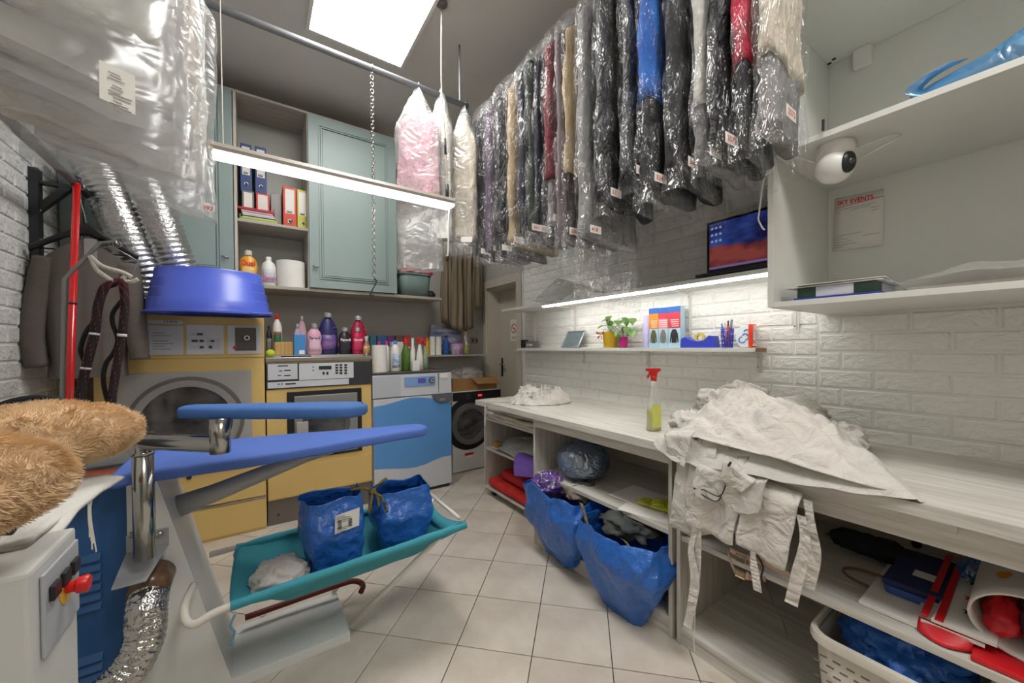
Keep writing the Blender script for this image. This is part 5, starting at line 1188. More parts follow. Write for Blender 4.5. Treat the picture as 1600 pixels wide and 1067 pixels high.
# ------------------------------------------------------------------ things on the lower wall shelf
sx = 2.175; sz = SZ2+.0005
def yx(px, X=sx): return P(px, 541, X=X).y
def hz(px, py, X=sx): return P(px, py, X=X).z
def sbox(name, label, cat, px0, px1, pyt, m, dep=.05, X=sx, bands=()):
    y1, y0 = yx(px0, X), yx(px1, X); zt = hz((px0+px1)/2, pyt, X)
    t = thing(name, label, cat, (X, (y0+y1)/2, sz)); MB().box((X-dep/2, y0+.001, sz), (X+dep/2, y1-.001, zt), .001).out('carton', m, t)
    for z0, z1, u0, u1, mm in bands:
        MB().box((X-dep/2-.0012, y1-(y1-y0)*u1, sz+(zt-sz)*z0), (X-dep/2-.0002, y1-(y1-y0)*u0, sz+(zt-sz)*z1)).out('printed_band', mm, t)
    return t
GPOT = mat('mustard_ceramic', (214, 176, 44), .4); LEAF = mat('pothos_leaf', (52, 96, 44), .45, col2=(120, 152, 82), vs=22); PPOT = mat('magenta_plastic', (206, 44, 140), .4); STEM = mat('vine_stem', (96, 120, 60), .6)
def leaf(par, c, d, L, w, seed=0):
    d = Vector(d).normalized(); s = d.cross(Vector((0, 0, 1)))
    if s.length < .05: s = Vector((0, 1, 0))
    s.normalize(); up = s.cross(d); b = MB()
    def fn(u, v):
        k = math.sin(pi*min(1, v**.75))*(1-.25*v); x = (u-.5)*2
        return Vector(c)+d*L*v+s*x*w*k+up*(.25*w*abs(x)*k-.25*L*v*v)
    b.grid(fn, 5, 8); b.out('leaf', LEAF, par, True, .0008)
def plant(label, cy, pr, ph, pm, stems, X=2.172):
    t = thing('potted_plant', label, 'plant', (X, cy, sz))
    MB().lathe([(pr*.78, 0), (pr*.82, .004), (pr*.98, ph*.9), (pr, ph), (pr*.93, ph), (pr*.9, ph*.85)], (X, cy, sz), 24, cap=False).out('pot', pm, t, ang=40)
    MB().lathe([(0, ph*.86), (pr*.9, ph*.86)], (X, cy, sz), 20, cap=False).out('soil', mat('soil', (60, 44, 32), .95), t); MB().lathe([(0, .001), (pr*.79, .001)], (X, cy, sz), 20, cap=False).out('pot_base', pm, t)
    r = random.Random(int(cy*1000))
    for (dy, dz, dx, L) in stems:
        p0 = Vector((X, cy, sz+ph*.9)); p1 = p0+Vector((dx, dy, dz)); mid = p0.lerp(p1, .5)+Vector((-.01, 0, .03))
        MB().tube(spline([p0, mid, p1], 6), .0016, 5).out('stem', STEM, t, True)
        leaf(t, p1, (dx*.6-.4+r.uniform(-.3, .2), dy*3+r.uniform(-.4, .4), -.5+r.uniform(-.3, .5)), L, L*.42)
    return t
yc1 = (yx(941)+yx(968))/2
pt = plant('pothos plant in a mustard yellow pot with red bow on the lower wall shelf', yc1, .058, .118, GPOT,
      [(.03, .06, -.02, .075), (-.03, .10, -.03, .08), (.0, .13, .0, .07), (-.09, .09, -.02, .085), (-.14, .11, -.02, .08), (-.17, .04, -.03, .08), (-.20, .10, -.01, .075), (.05, .01, -.03, .06), (-.12, .02, -.05, .06), (-.22, .02, -.03, .085), (-.06, .05, -.04, .07), (.02, .10, .02, .07)])
b = MB(); c = Vector((2.172-.052, yc1+.045, sz+.095))
for d in ((.03, .03), (-.035, .028), (.02, -.03), (-.02, -.035)): b.add([c, c+Vector((-.01, d[0], d[1])), c+Vector((-.014, d[0]*1.2, d[1]*.4))], [(0, 1, 2)])
b.out('red_bow', RED, pt, False, .002)['kind'] = 'stuff'
plant('small magenta pot with trailing pothos vine beside the yellow pot', yx(974.5), .031, .078, PPOT, [(.02, .03, -.02, .05), (-.03, .06, -.01, .055), (.0, .08, .01, .05)])
# can and dye boxes
cy = yx(1011); zt = hz(1011, 493); t = thing('spray_can', 'lilac aerosol can between the plants and the printed boxes', 'can', (sx, cy, sz)); r_ = .027
LIL = mat('lilac_print', (196, 184, 226), .4, var=.12, vs=30)
MB().lathe([(r_, 0), (r_, (zt-sz)*.7), (r_*.86, (zt-sz)*.74)], (sx, cy, sz), 20).out('can', LIL, t, ang=40); MB().lathe([(r_*.9, (zt-sz)*.741), (r_*.9, (zt-sz)*.97), (r_*.8, (zt-sz))], (sx, cy, sz), 20).out('cap', mat('lilac_cap', (206, 192, 236), .35), t, ang=40)
OR = mat('orange_print', (226, 140, 44), .5); BLP = mat('blue_print', (44, 96, 176), .5); SKY = mat('pale_sky_print', (178, 208, 222), .5); RPK = mat('red_pink_print', (206, 60, 76), .5); PKP = mat('pink_print', (224, 150, 156), .5); OLV = mat('olive_print', (92, 92, 60), .6); GRP = mat('grey_print', (120, 116, 116), .6); DKP = mat('dark_print', (44, 42, 48), .6)
def dye(label, p0, p1, pt_, top, mid, coat):
    t = sbox('dye_box', label, 'box', p0, p1, pt_, SKY, .052, bands=((.86, 1., 0, 1, BLP), (.72, .86, 0, 1, top), (.48, .72, 0, 1, mid), (.0, .12, 0, 1, SKY)))
    y1, y0 = yx(p0), yx(p1); w_ = y1-y0; zt = hz((p0+p1)/2, pt_); h = zt-sz; cc = (y0+y1)/2; X = sx-.0275
    o = [(-.14, .45), (.14, .45), (.3, .34), (.36, .14), (.28, .13), (.2, .26), (.2, .12), (-.2, .12), (-.2, .26), (-.28, .13), (-.36, .14), (-.3, .34)]
    MB().add([(X, cc-a*w_, sz+z*h) for a, z in o], [tuple(range(12))]).out('printed_garment', coat, t)
    k = MB()
    for i in range(4): k.box((X-.0002, cc-w_*.38, sz+h*(.52+.05*i)), (X, cc+w_*(.2+.04*i), sz+h*(.535+.05*i)))
    k.out('printed_lines', WHTP, t)['kind'] = 'stuff'
dye('orange-topped fabric dye box with olive coat print on the lower shelf', 1018, 1032.5, 482, OR, OR, OLV)
dye('pink fabric dye box with grey coat print on the lower shelf', 1033, 1047.5, 481, RPK, PKP, GRP)
dye('red fabric dye box with black trousers print on the lower shelf', 1048, 1067, 479, RPK, RPK, DKP)
# tape dispenser
VB = mat('violet_blue_dispenser', (58, 72, 190), .35)
t = thing('tape_dispenser', 'blue desk tape dispenser on the lower wall shelf', 'tape dispenser', (sx, yx(1095), sz)); y1, y0 = yx(1069), yx(1121); L = y1-y0
pr = [(0, 0), (0, .06), (-.02, .072), (-.06, .05), (-.10, .042), (-.14, .05), (-.165, .078), (-.19, .074), (-.2, .0)]
MB().prism([(y1+p[0]*L/.2, sz+p[1]*.9) for p in pr], 'x', sx-.03, sx+.03).out('body', VB, t)
c = (sx, y1-.1*L/.2, sz+.058); MB().lathe([(.017, -.010), (.03, -.010), (.03, .010), (.017, .010), (.017, -.010)], c, 22, ax='x', cap=False).out('tape_roll', mat('tape', (214, 190, 96), .3), t, ang=40)
# pen cup
cy = yx(1136.5); r_ = .032; hc_ = hz(1136, 514)-sz; t = thing('pen_cup', 'blue wire mesh cup full of pens on the lower wall shelf', 'pen cup', (sx, cy, sz))
b = MB(); n = 26
for i in range(n):
    a = 2*pi*i/n; f = .82
    for s_ in (1, -1):
        pth = [(sx+(r_*(f+(1-f)*k/5))*math.cos(a+s_*.5*k/5), cy+(r_*(f+(1-f)*k/5))*math.sin(a+s_*.5*k/5), sz+.004+(hc_-.006)*k/5) for k in range(6)]; b.tube(pth, .0008, 4, False)
b.out('mesh_wall', VB, t)['kind'] = 'stuff'
MB().lathe([(0, 0), (r_*.84, 0), (r_*.84, .005), (0, .005)], (sx, cy, sz), 22, cap=False).out('base', VB, t); b = MB(); b.tube(arc((sx, cy, sz+hc_), r_, 0, 2*pi, 24, (1, 0, 0), (0, 1, 0)), .002, 5); b.out('rim', VB, t, True)
for i, (dx, dy, h, m_, lab) in enumerate(((-.012, .02, .135, mat('pen_blue', (40, 96, 180), .4), 'blue pen'), (-.005, .008, .14, mat('pen_beige', (214, 170, 130), .4), 'beige pen'), (.0, -.004, .15, BLKP, 'black marker'), (-.014, -.012, .12, RED, 'red pen'), (.006, -.018, .155, BLKP, 'black pen'), (-.01, -.022, .15, mat('pen_grey', (120, 120, 126), .4), 'grey pen'))):
    o = MB().tube([(sx+dx*.5, cy+dy*.4, sz+.006), (sx+dx*1.1, cy+dy*1.2, sz+h)], .0045, 8).out('pen', m_, None, True); tag(o, lab+' standing in the blue mesh cup', 'pen', 'pens in the mesh cup')
# patterned disc and brush
cy = yx(1165); hh = hz(1165, 508)-sz; t = thing('round_tin', 'white round tin with blue swirl pattern leaning on the lower shelf', 'tin', (sx, cy, sz))
MB().lathe([(hh/2*.96, -.012), (hh/2, -.008), (hh/2, .008), (hh/2*.96, .012)], (sx, cy, sz+hh/2), 30, ax='x', sx=.78).out('tin', mat('swirl_white', (226, 232, 236), .35), t, ang=40)
for k, (a, z, f) in enumerate(((-.012, .02, 1), (.012, -.018, -1), (-.004, -.002, 1))):
    b = MB(); b.tube(arc((sx-.0125, cy+a, sz+hh/2+z), .016, .4, 2*pi*.75, 12, (0, f, 0), (0, 0, f)), .0032, 5); b.out('blue_swirl', mat('swirl_blue', (56, 128, 200), .4), t, True)
cy = yx(1179); hh = hz(1179, 506)-sz; t = thing('hand_brush', 'red hand brush standing at the near end of the lower shelf', 'brush', (sx, cy, sz))
MB().box((sx-.03, cy-.0, sz), (sx+.03, cy+.02, sz+hh), .008).out('handle', mat('orange_red_plastic', (226, 66, 30), .4), t)
b = MB(); rr = random.Random(2)
for i in range(90): y_, z_ = cy-.0, sz+.01+(hh-.02)*rr.random(); x_ = sx+rr.uniform(-.024, .024); b.tube([(x_, y_, z_), (x_, y_-.02, z_)], .0012, 4, False)
b.out('bristles', WHTP, t)['kind'] = 'stuff'
# far left shelf items
c = (yx(886)+yx(912))/2; b = MB(); t = thing('glass_frame', 'small silver-framed glass panel leaning at the far end of the lower shelf', 'frame', (sx, c, sz))
y1, y0 = yx(884), yx(910); zt = hz(898, 518); x0, x1 = sx-.05, sx+.03
def ln(z): return x0+(x1-x0)*(z-sz)/(zt-sz)
SIL = mat('silver_frame', (150, 158, 162), .3, .6)
for a, e in (((y0, sz+.005), (y0, zt)), ((y1, sz+.005), (y1, zt)), ((y0, sz+.008), (y1, sz+.008)), ((y0, zt), (y1, zt))): MB().tube([(ln(a[1]), a[0], a[1]), (ln(e[1]), e[0], e[1])], .007, 6).out('frame_bar', SIL, t)
MB().add([(ln(sz+.008)+.002, y0, sz+.008), (ln(sz+.008)+.002, y1, sz+.008), (ln(zt)+.002, y1, zt), (ln(zt)+.002, y0, zt)], [(0, 1, 2, 3)]).out('glass', mat('grey_glass', (110, 122, 126), .1, var=.2, vs=8), t, False, .003)
sbox('ink_box', 'small black carton at the far end of the lower wall shelf', 'box', 817, 822, 531, DKP, .05)
sbox('card_box', 'small grey printed carton at the far end of the lower wall shelf', 'box', 824, 838, 533, GRP, .05, bands=((.3, .6, .2, .8, PAPER), (.35, .5, .3, .5, RPK)))
o = MB().box((sx-.05, yx(945), sz), (sx+.03, yx(914), sz+.004)).out('paper_sheet', PAPER); tag(o, 'thin stack of paper lying flat left of the yellow pot', 'paper')
# ------------------------------------------------------------------ laptop on the upper shelf
t = thing('laptop', 'open black laptop showing a blue and red landscape on the upper shelf', 'laptop', (2.06, .93, SZ1+.001)); ly1, ly0 = 1.115, .70
lx, lz0, lz1 = 2.075, SZ1+.024, 1.975
MB().box((1.955, ly0, SZ1+.006), (2.19, ly1, SZ1+.022), .004).out('base', BLKP, t)
for y in (ly0+.04, ly1-.04): MB().box((1.97, y-.015, SZ1+.001), (2.17, y+.015, SZ1+.006)).out('foot', BLKP, t)
MB().box((lx, ly0, lz0), (lx+.012, ly1, lz1), .003).out('lid', BLKP, t)
MB().box((lx-.004, ly0+.1, SZ1+.018), (lx+.016, ly1-.1, SZ1+.03), .003).out('hinge', BLKP, t)
m = bpy.data.materials.new('landscape_screen'); m.use_nodes = True; N = m.node_tree.nodes; Lk = m.node_tree.links; N.remove(N['Principled BSDF'])
tc = N.new('ShaderNodeTexCoord'); sp = N.new('ShaderNodeSeparateXYZ'); Lk.new(tc.outputs['Generated'], sp.inputs[0])
n1 = N.new('ShaderNodeTexNoise'); n1.inputs['Scale'].default_value = 1.3; n1.inputs['Detail'].default_value = 5; mp = N.new('ShaderNodeMapping'); mp.inputs['Scale'].default_value = (1, 1.4, 2.); Lk.new(tc.outputs['Generated'], mp.inputs[0]); Lk.new(mp.outputs[0], n1.inputs['Vector'])
sky = N.new('ShaderNodeValToRGB'); e_ = sky.color_ramp.elements; e_[0].position = .35; e_[0].color = lin((26, 22, 60)); e_[1].position = .72; e_[1].color = lin((64, 92, 176)); Lk.new(n1.outputs['Fac'], sky.inputs[0])
lan = N.new('ShaderNodeValToRGB'); e_ = lan.color_ramp.elements; e_[0].position = .4; e_[0].color = lin((60, 26, 40)); e_[1].position = .6; e_[1].color = lin((136, 66, 62)); Lk.new(n1.outputs['Fac'], lan.inputs[0])
wv = N.new('ShaderNodeMath'); wv.operation = 'MULTIPLY_ADD'; wv.inputs[1].default_value = .45; Lk.new(n1.outputs['Fac'], wv.inputs[0]); wv.inputs[2].default_value = .24
lt = N.new('ShaderNodeMath'); lt.operation = 'LESS_THAN'; Lk.new(sp.outputs[2], lt.inputs[0]); Lk.new(wv.outputs[0], lt.inputs[1])
mx = N.new('ShaderNodeMixRGB'); Lk.new(lt.outputs[0], mx.inputs[0]); Lk.new(sky.outputs[0], mx.inputs[1]); Lk.new(lan.outputs[0], mx.inputs[2])
em = N.new('ShaderNodeEmission'); em.inputs[1].default_value = .6; Lk.new(mx.outputs[0], em.inputs[0]); Lk.new(em.outputs[0], N['Material Output'].inputs[0])
sc = MB().box((lx-.0015, ly0+.015, lz0+.035), (lx-.0003, ly1-.015, lz1-.014)).out('screen', m, t)
MB().box((lx-.002, ly0+.015, lz0+.035), (lx-.0016, ly1-.015, lz0+.047)).out('task_bar', glow('task_bar', (120, 96, 150), .6), sc)
k = MB(); rr = random.Random(3)
for i in range(9): y = ly1-.03-.022*(i % 3); z = lz1-.04-.035*(i//3); k.box((lx-.0021, y-.006, z-.006), (lx-.0016, y+.006, z+.006))
k.out('desktop_icons', glow('icon_glow', (150, 160, 190), .6), sc)['kind'] = 'stuff'
MB().box((lx-.001, ly1-.035, lz0+.012), (lx-.0002, ly1-.012, lz0+.017)).out('brand_mark', WHTP, t)
b = MB(); b.tube(spline([(1.632, .652, 1.95), (1.628, .66, 1.90), (1.626, .668, 1.82), (1.628, .672, 1.79), (1.632, .660, 1.755), (1.632, .652, 1.745)], 6), .003, 6); o = b.out('white_cable', WHTP, None, True); tag(o, 'white cable hanging beside the white wall cabinet in front of the laptop', 'cable')
# ------------------------------------------------------------------ white wall cabinet contents
c = P(1303, 213, Z=2.016); c.x, c.y = 1.735, .465
t = thing('security_camera', 'white dome security camera mounted under the cabinet shelf', 'camera', (c.x, c.y, 2.0175))
MB().lathe([(.052, 2.0175), (.055, 2.012), (.056, 1.978), (.05, 1.97)], (c.x, c.y, 0), 28).out('base', WHTP, t, ang=40)
pc = Vector((c.x-.008, c.y-.0, 1.938)); b = MB()
b.lathe([(.058*math.sin(pi*i/16), .058*math.cos(pi*i/16)) for i in range(17)], pc, 28); b.out('head', WHTP, t, True)
fd = (Vector((.35, -.55, EYE+.4))-pc); fd = Vector((-.45, -.85, -.12)).normalized()
rotm = fd.to_track_quat('Z', 'Y').to_matrix()
MB().lathe([(.0, .0605), (.02, .060), (.034, .0535), (.036, .047)], pc, 24, tilt=rotm, sx=.78).out('lens_face', BLKP, t, True)
MB().lathe([(.0, .064), (.009, .0635), (.011, .058)], pc, 16, tilt=rotm).out('lens', mat('lens_glass', (70, 70, 74), .05, spec=1.), t, True)
b = MB(); b.tube(spline([(c.x+.03, c.y-.05, 1.99), (c.x+.06, c.y-.13, 2.01), (c.x+.03, c.y-.16, 1.985), (c.x-.01, c.y-.11, 1.95), (c.x-.0, c.y-.06, 1.94)], 8), .0026, 6); b.out('cable_loop', WHTP, t, True)
b = MB(); b.tube(spline([(c.x-.03, c.y+.05, 1.965), (c.x-.05, c.y+.10, 2.0), (KX-.004, .6, 2.012), (KX-.006, KY+.004, 2.0), (KX-.008, KY+.006, 1.96)], 8), .0026, 6); b.out('cable', WHTP, t, True)
c = P(1201, 260, X=KX); t = thing('coat_hook', 'white coat hook screwed to the edge of the wall cabinet', 'hook', (KX, KY-.01, c.z))
MB().box((KX-.004, KY-.019, c.z-.03), (KX-.0003, KY-.001, c.z+.03), .0015).out('plate', WHTP, t)
b = MB(); b.tube(spline([(KX-.004, KY-.01, c.z-.018), (KX-.02, KY+.0, c.z-.034), (KX-.035, KY+.012, c.z-.03), (KX-.042, KY+.018, c.z-.008)], 6), .005, 8); b.out('hook_arm', WHTP, t, True)
for dz in (-.02, .014): MB().lathe([(.003, -.0042), (.003, -.0055)], (KX, KY-.01, c.z+dz), 8, ax='x').out('screw', BLKP, t)
X = XR-.0195; q = [P(1305, 311, X=X), P(1381, 295, X=X), P(1380, 383, X=X), P(1301, 393, X=X)]
b = MB(); b.grid(lambda u, v: q[0].lerp(q[1], u).lerp(q[3].lerp(q[2], u), v)+Vector((-.002-.006*v*v*u, 0, 0)), 6, 6); o = b.out('paper_note', PAPER, None, True, .0008); tag(o, 'white paper list headed in red handwriting on the cabinet back', 'paper')
up = Vector((0, 0, 1)); rg = (q[1]-q[0]).normalized()
text('SKY EVENTS', .028, q[0]+Vector((-.003, 0, -.034))+rg*.008, rg, up, REDINK, o, lift=.001, bold=.0006, xs=.82)
k = MB(); e0, e1 = q[0].lerp(q[3], .19)+rg*.004, q[1].lerp(q[2], .13)
k.tube([e0+Vector((-.0045, 0, 0)), e1+Vector((-.0045, 0, 0))], .0012, 4); k.out('red_line', REDINK, o)
k = MB(); rr = random.Random(8)
for f, w0, w1 in ((.23, .02, .85), (.27, .35, .75), (.29, .02, .14), (.31, .75, .92), (.36, .78, .92), (.72, .05, .6), (.76, .04, .2), (.80, .04, .3), (.79, .62, .95), (.85, .05, .4), (.90, .05, .5), (.94, .05, .22)):
    a_, e_ = q[0].lerp(q[3], f), q[1].lerp(q[2], f-.02); k.tube([a_.lerp(e_, w0)+Vector((-.003-.006*f*f*w0, 0, 0)), a_.lerp(e_, w1)+Vector((-.003-.006*f*f*w1-.001, 0, 0))], .0008, 4)
k.out('handwriting', GREYINK, o)['kind'] = 'stuff'
zc = KB+.0205
def flat(name, label, m, x0, x1, y0, y1, z0, h, cat='notebook', rot=0., bev=.002, jit=0):
    cx_, cy_ = (x0+x1)/2, (y0+y1)/2; b = MB(); b.box((x0, y0, z0), (x1, y1, z0+h), bev); ca, sa = math.cos(rot), math.sin(rot)
    for v in b.v: dx, dy = v.x-cx_, v.y-cy_; v.x = cx_+ca*dx-sa*dy; v.y = cy_+sa*dx+ca*dy
    return tag(b.out(name, m), label, cat)
GRN = mat('bottle_green_cover', (34, 62, 46), .5)
flat('ring_binder', 'flat blue binder lowest in the stack on the cabinet shelf', mat('royal_cover', (44, 58, 150), .5), 1.67, 1.95, .33, .57, zc, .009)
o = flat('ledger_book', 'thick ledger book with dark green cover corners in the cabinet', mat('ledger_pages', (206, 206, 214), .8), 1.68, 1.93, .345, .56, zc+.0095, .036)
for y in (.3445, .505): MB().box((1.6785, y, zc+.0093), (1.75, y+.056, zc+.0462), .001).out('cover_corner', GRN, o)
for i, (r_, dx, w_) in enumerate(((.05, .0, .25), (-.06, .01, .27), (.12, -.004, .24))): flat('paper_sheet', ('lowest', 'middle', 'topmost')[i]+' of three loose papers on the ledger book', PAPER, 1.672+dx, 1.92+dx, .33, .33+w_, zc+.047+.0035*i, .002, 'paper', r_*.6, .0005)
b = MB(); b.grid(lambda u, v: Vector((1.66+.45*v, .32-1.0*u, zc+.016+(.045+.022*math.sin(u*7+1)+.025*abs(nz(u*9, v*4)))*math.sin(pi*min(1, .12+v))*(.35+.65*smooth01(u*5)))), 50, 12); o = b.out('plastic_wrap', film('wrap_flat', (214, 214, 210), .62, .2, 10, (1, .4, 1), 1., .3, .2), None, True); tag(o, 'long flat bundle of clear plastic wrap on the lower cabinet shelf', 'plastic')
b = MB(); b.box((1.70, -.75, zc), (2.1, .28, zc+.014), .006); o = b.out('folded_covers', mat('dull_white_cloth', (206, 200, 190), .8, col2=(150, 140, 128), vs=6)); tag(o, 'pale folded covers beneath the plastic wrap in the cabinet', 'cloth')
SKYF = film('sky_bag_film', (92, 176, 226), .9, .28, 8., (1, 1, 1), .8, .25, .08)
b = MB(); a_ = P(1450, 125, X=1.72)
def sb(u, v):
    y = .275-.75*u; base = 2.0385; h = .06+.10*smooth01(u*2.)+.012*nz(u*7, v*3); a = pi*v
    return Vector((1.775-.125*math.cos(a)*(.6+.4*smooth01(u*3)), y, base+.002+h*math.sin(a)**.8*(1+.12*nz(u*9, v*6, 2))))
b.grid(sb, 34, 18); t = b.out('plastic_bag', SKYF, None, True, .001); tag(t, 'sky blue plastic bag with handle loop on the upper cabinet shelf', 'bag')
b = MB(); q_ = spline([(1.665, .24, 2.042), (1.66, .278, 2.07), (1.665, .25, 2.10), (1.69, .19, 2.125)], 8)
b.grid(lambda u, v: q_[int(v*(len(q_)-1))]+Vector((.05*u, -.03*u, .012*u)), 3, len(q_)); b.out('bag_handle', SKYF, t, True, .001)
# ------------------------------------------------------------------ bottles and packs at the back
def bmat(n, c, **k): return mat('pack_'+n, c, .35, **k)
CAPS = bmat('silver_cap', (176, 174, 176), metal=.3)
def span(x0, x1, yt, Y, zb):
    a, e = P(x0, 540, Y=Y), P(x1, 540, Y=Y); h = P((x0+x1)/2, yt, Y=Y).z-zb; return (a.x+e.x)/2, (e.x-a.x)/2, h
SH = {'soft': [(.72, 0), (.95, .03), (1., .2), (.86, .38), (.98, .55), (.8, .74), (.42, .84), (.36, .87)],
      'jug': [(.9, 0), (1., .04), (1., .4), (.93, .6), (.6, .8), (.3, .88), (.28, .9)],
      'cyl': [(.92, 0), (1., .02), (1., .66), (.8, .78), (.4, .86), (.36, .88)],
      'slim': [(.9, 0), (1., .02), (1., .55), (.62, .72), (.5, .8), (.5, .84)]}
def bottle(label, x0, x1, yt, Y, zb, kind, body, cap, name='bottle', lab=None, txt=None, tcol=None, group=None, dz=.45, handle=False, txth=.5, tsize=.5):
    cx_, r, h = span(x0, x1, yt, Y, zb); t = thing(name, label, 'bottle', (cx_, Y, zb), group); sy = .55 if kind in ('soft', 'jug') else 1.
    MB().lathe([(r*a, h*z) for a, z in SH[kind]], (cx_, Y, zb+.0005), 22, sy=sy).out('bottle_body', body, t, True)
    z0 = SH[kind][-1][1]*h; rc = r*(.4 if kind != 'slim' else .55)
    MB().lathe([(rc, z0-.002), (rc, h*.985), (rc*.85, h)], (cx_, Y, zb+.0005), 16).out('cap', cap, t, ang=40)
    if lab:
        f = r*1.005
        b = MB(); b.grid(lambda u, v: Vector((cx_-f*.8+1.6*f*u, Y-(sy*math.sqrt(max(0, f*f-(f*(1.6*u-.8))**2)))-.001, zb+h*(.12+dz*v))), 9, 4); b.out('bottle_label', lab, t, True, .0006)
    if txt: text(txt, r*tsize*1.6, (cx_, Y-sy*r*1.0-.003, zb+h*txth), (1, 0, 0), (0, 0, 1), tcol or WHTP, t, align='CENTER', lift=.0015, bold=.001, xs=.8)
    if handle: 
        b = MB(); b.lathe([(r*.16, -.002), (r*.16, -sy*r*2-.004)], (cx_+r*.55, Y+sy*r+.002, zb+h*.6), 14, sx=.7, sy=1.6, ax='y'); 
        MB().tube(arc((cx_+r*.5, Y-sy*r*.62, zb+h*.58), r*.32, -1.2, 1.9, 10, (1, 0, 0), (0, 0, 1)), r*.12, 6).out('grip', body, t, True)
    return t
ZT = 1.2432; YT = 3.5
bottle('white toilet cleaner bottle with red cap at the left on the yellow washer', 426, 441, 491, 3.62, ZT, 'cyl', WHTP, RED, lab=bmat('green_white', (60, 120, 80)), txt='Oper', tcol=REDINK)
o = MB().box((P(428, 540, Y=YT).x, YT-.05, ZT), (P(457, 540, Y=YT).x, YT+.03, ZT+.105), .008).out('scrub_brush', mat('ribbed_straw', (206, 170, 110), .8, col2=(170, 132, 78), vs=18, st=(4, .2, .1))); tag(o, 'straw-coloured ribbed sponge block on the yellow washer', 'sponge')
a, e = P(459, 540, Y=YT), P(477, 540, Y=YT); zt = P(468, 523, Y=YT).z
t = thing('carton', 'sky blue detergent carton on the yellow washer', 'box', (a.x, YT, ZT)); MB().box((a.x, YT-.03, ZT), (e.x, YT+.03, zt), .002).out('box', bmat('sky_carton', (72, 142, 204)), t); MB().box((a.x+.035, YT-.0312, ZT+.008), (e.x-.008, YT-.0302, ZT+.04)).out('barcode_label', PAPER, t)
bottle('black shoe-care bottle beside the tennis ball', 416, 425, 509, 3.55, ZT, 'cyl', BLKP, BLKP, lab=GRP)
bottle('pale rose bottle with silver cap behind the blue carton', 464, 480, 494, 3.68, ZT, 'jug', bmat('rose', (216, 176, 190)), CAPS)
bottle('lilac bottle with silver cap just behind the blue carton', 459, 471, 506, 3.6, ZT, 'soft', bmat('lilac', (190, 170, 206)), CAPS)
bottle('pink detergent bottle with silver cap on the yellow washer', 479, 503, 506, YT, ZT, 'soft', bmat('pink', (222, 168, 190)), CAPS, lab=bmat('pink_label', (226, 190, 206)), txt='Perwoll', tcol=bmat('violet_ink', (80, 50, 120)), tsize=.36)
bottle('large navy detergent bottle with silver cap and handle', 497, 528, 489, 3.56, ZT, 'jug', bmat('navy_bottle', (40, 40, 96)), CAPS, lab=bmat('navy_label', (56, 56, 130), col2=(150, 110, 160), vs=14), handle=True, dz=.35)
bottle('black detergent bottle between the navy and magenta ones', 528, 550, 512, YT, ZT, 'soft', bmat('black_bottle', (34, 30, 38)), CAPS, lab=bmat('black_label', (50, 46, 60)), txt='Perwoll', tsize=.36)
bottle('large magenta detergent bottle behind the smaller magenta one', 547, 573, 494, 3.6, ZT, 'jug', bmat('magenta', (168, 24, 64)), CAPS, handle=True)
bottle('small magenta detergent bottle with silver cap in front', 550, 568, 512, YT-.02, ZT, 'soft', bmat('magenta2', (196, 30, 76)), CAPS, lab=bmat('magenta_label', (206, 60, 100)), txt='Perwoll', tsize=.36)
c = P(422.5, 549, Y=3.36); r = .03
tag(MB().lathe([(r*math.sin(pi*i/14), r-r*math.cos(pi*i/14)) for i in range(15)], (c.x, 3.36, 1.2325), 20).out('tennis_ball', mat('tennis_felt', (190, 206, 70), .95, var=.1, vs=40), None, True), 'yellow-green tennis ball on the edge of the yellow washer', 'ball')
tag(MB().box((.16, 3.28, 1.2325), (.36, 3.33, 1.243), .003).out('black_comb', BLKP), 'black flat brush lying on the yellow washer top', 'brush')
c = P(574, 553, Y=3.38)
spraybottle('spray_bottle', 'amber spray bottle at the right edge of the yellow washer', (c.x-.005, 3.38, 1.2325), .165, .03, mat('amber_liquid', (220, 150, 40), .2), .5, mat('clear_trigger', (206, 204, 200), .3), None, 3.4)
# on the blue machine
ZB = 1.0885
def roll(label, x0, x1, yt, Y, zb, group=None, core=True):
    cx_, r, h = span(x0, x1, yt, Y, zb); t = thing('paper_roll', label, 'paper roll', (cx_, Y, zb), group)
    MB().lathe([(r*.35, .0), (r, .0), (r, h), (r*.35, h), (r*.35, 0)], (cx_, Y, zb+.0005), 32, cap=False).out('paper', PAPER, t, ang=40); MB().lathe([(r*.3, .001), (r*.345, .001), (r*.345, h-.001), (r*.3, h-.001), (r*.3, .001)], (cx_, Y, zb+.0005), 20, cap=False).out('core', CARD, t); return t
roll('tall white paper roll standing at the left on the blue machine', 581, 604, 539, 3.32, ZB)
MAG = bmat('hot_pink_cap', (206, 40, 160))
bottle('white bottle with hot pink cap behind the tall paper roll', 586, 598, 533, 3.5, ZB, 'cyl', WHTP, MAG)
bottle('slim white bottle with hot pink cap right of the paper roll', 599, 609, 533, 3.4, ZB, 'cyl', WHTP, MAG)
bottle('white bottle with blue cap and blue label on the blue machine', 610, 625, 532, 3.34, ZB, 'cyl', WHTP, bmat('blue_cap', (70, 130, 206)), lab=bmat('blue_white_label', (226, 228, 232), col2=(70, 130, 200), vs=30))
tag(MB().box((P(613, 540, Y=3.46).x, 3.46, ZB), (P(632, 540, Y=3.46).x, 3.54, P(620, 534, Y=3.46).z), .004).out('white_canister', WHTP), 'square white canister behind the blue-capped bottle', 'canister')
bottle('green glass bottle with red cap on the blue machine', 627, 641, 530, 3.38, ZB, 'slim', mat('green_liquid', (84, 120, 40), .15), RED)
bottle('slim white spray bottle right of the green bottle', 641, 648.5, 528, 3.36, ZB, 'slim', WHTP, WHTP)
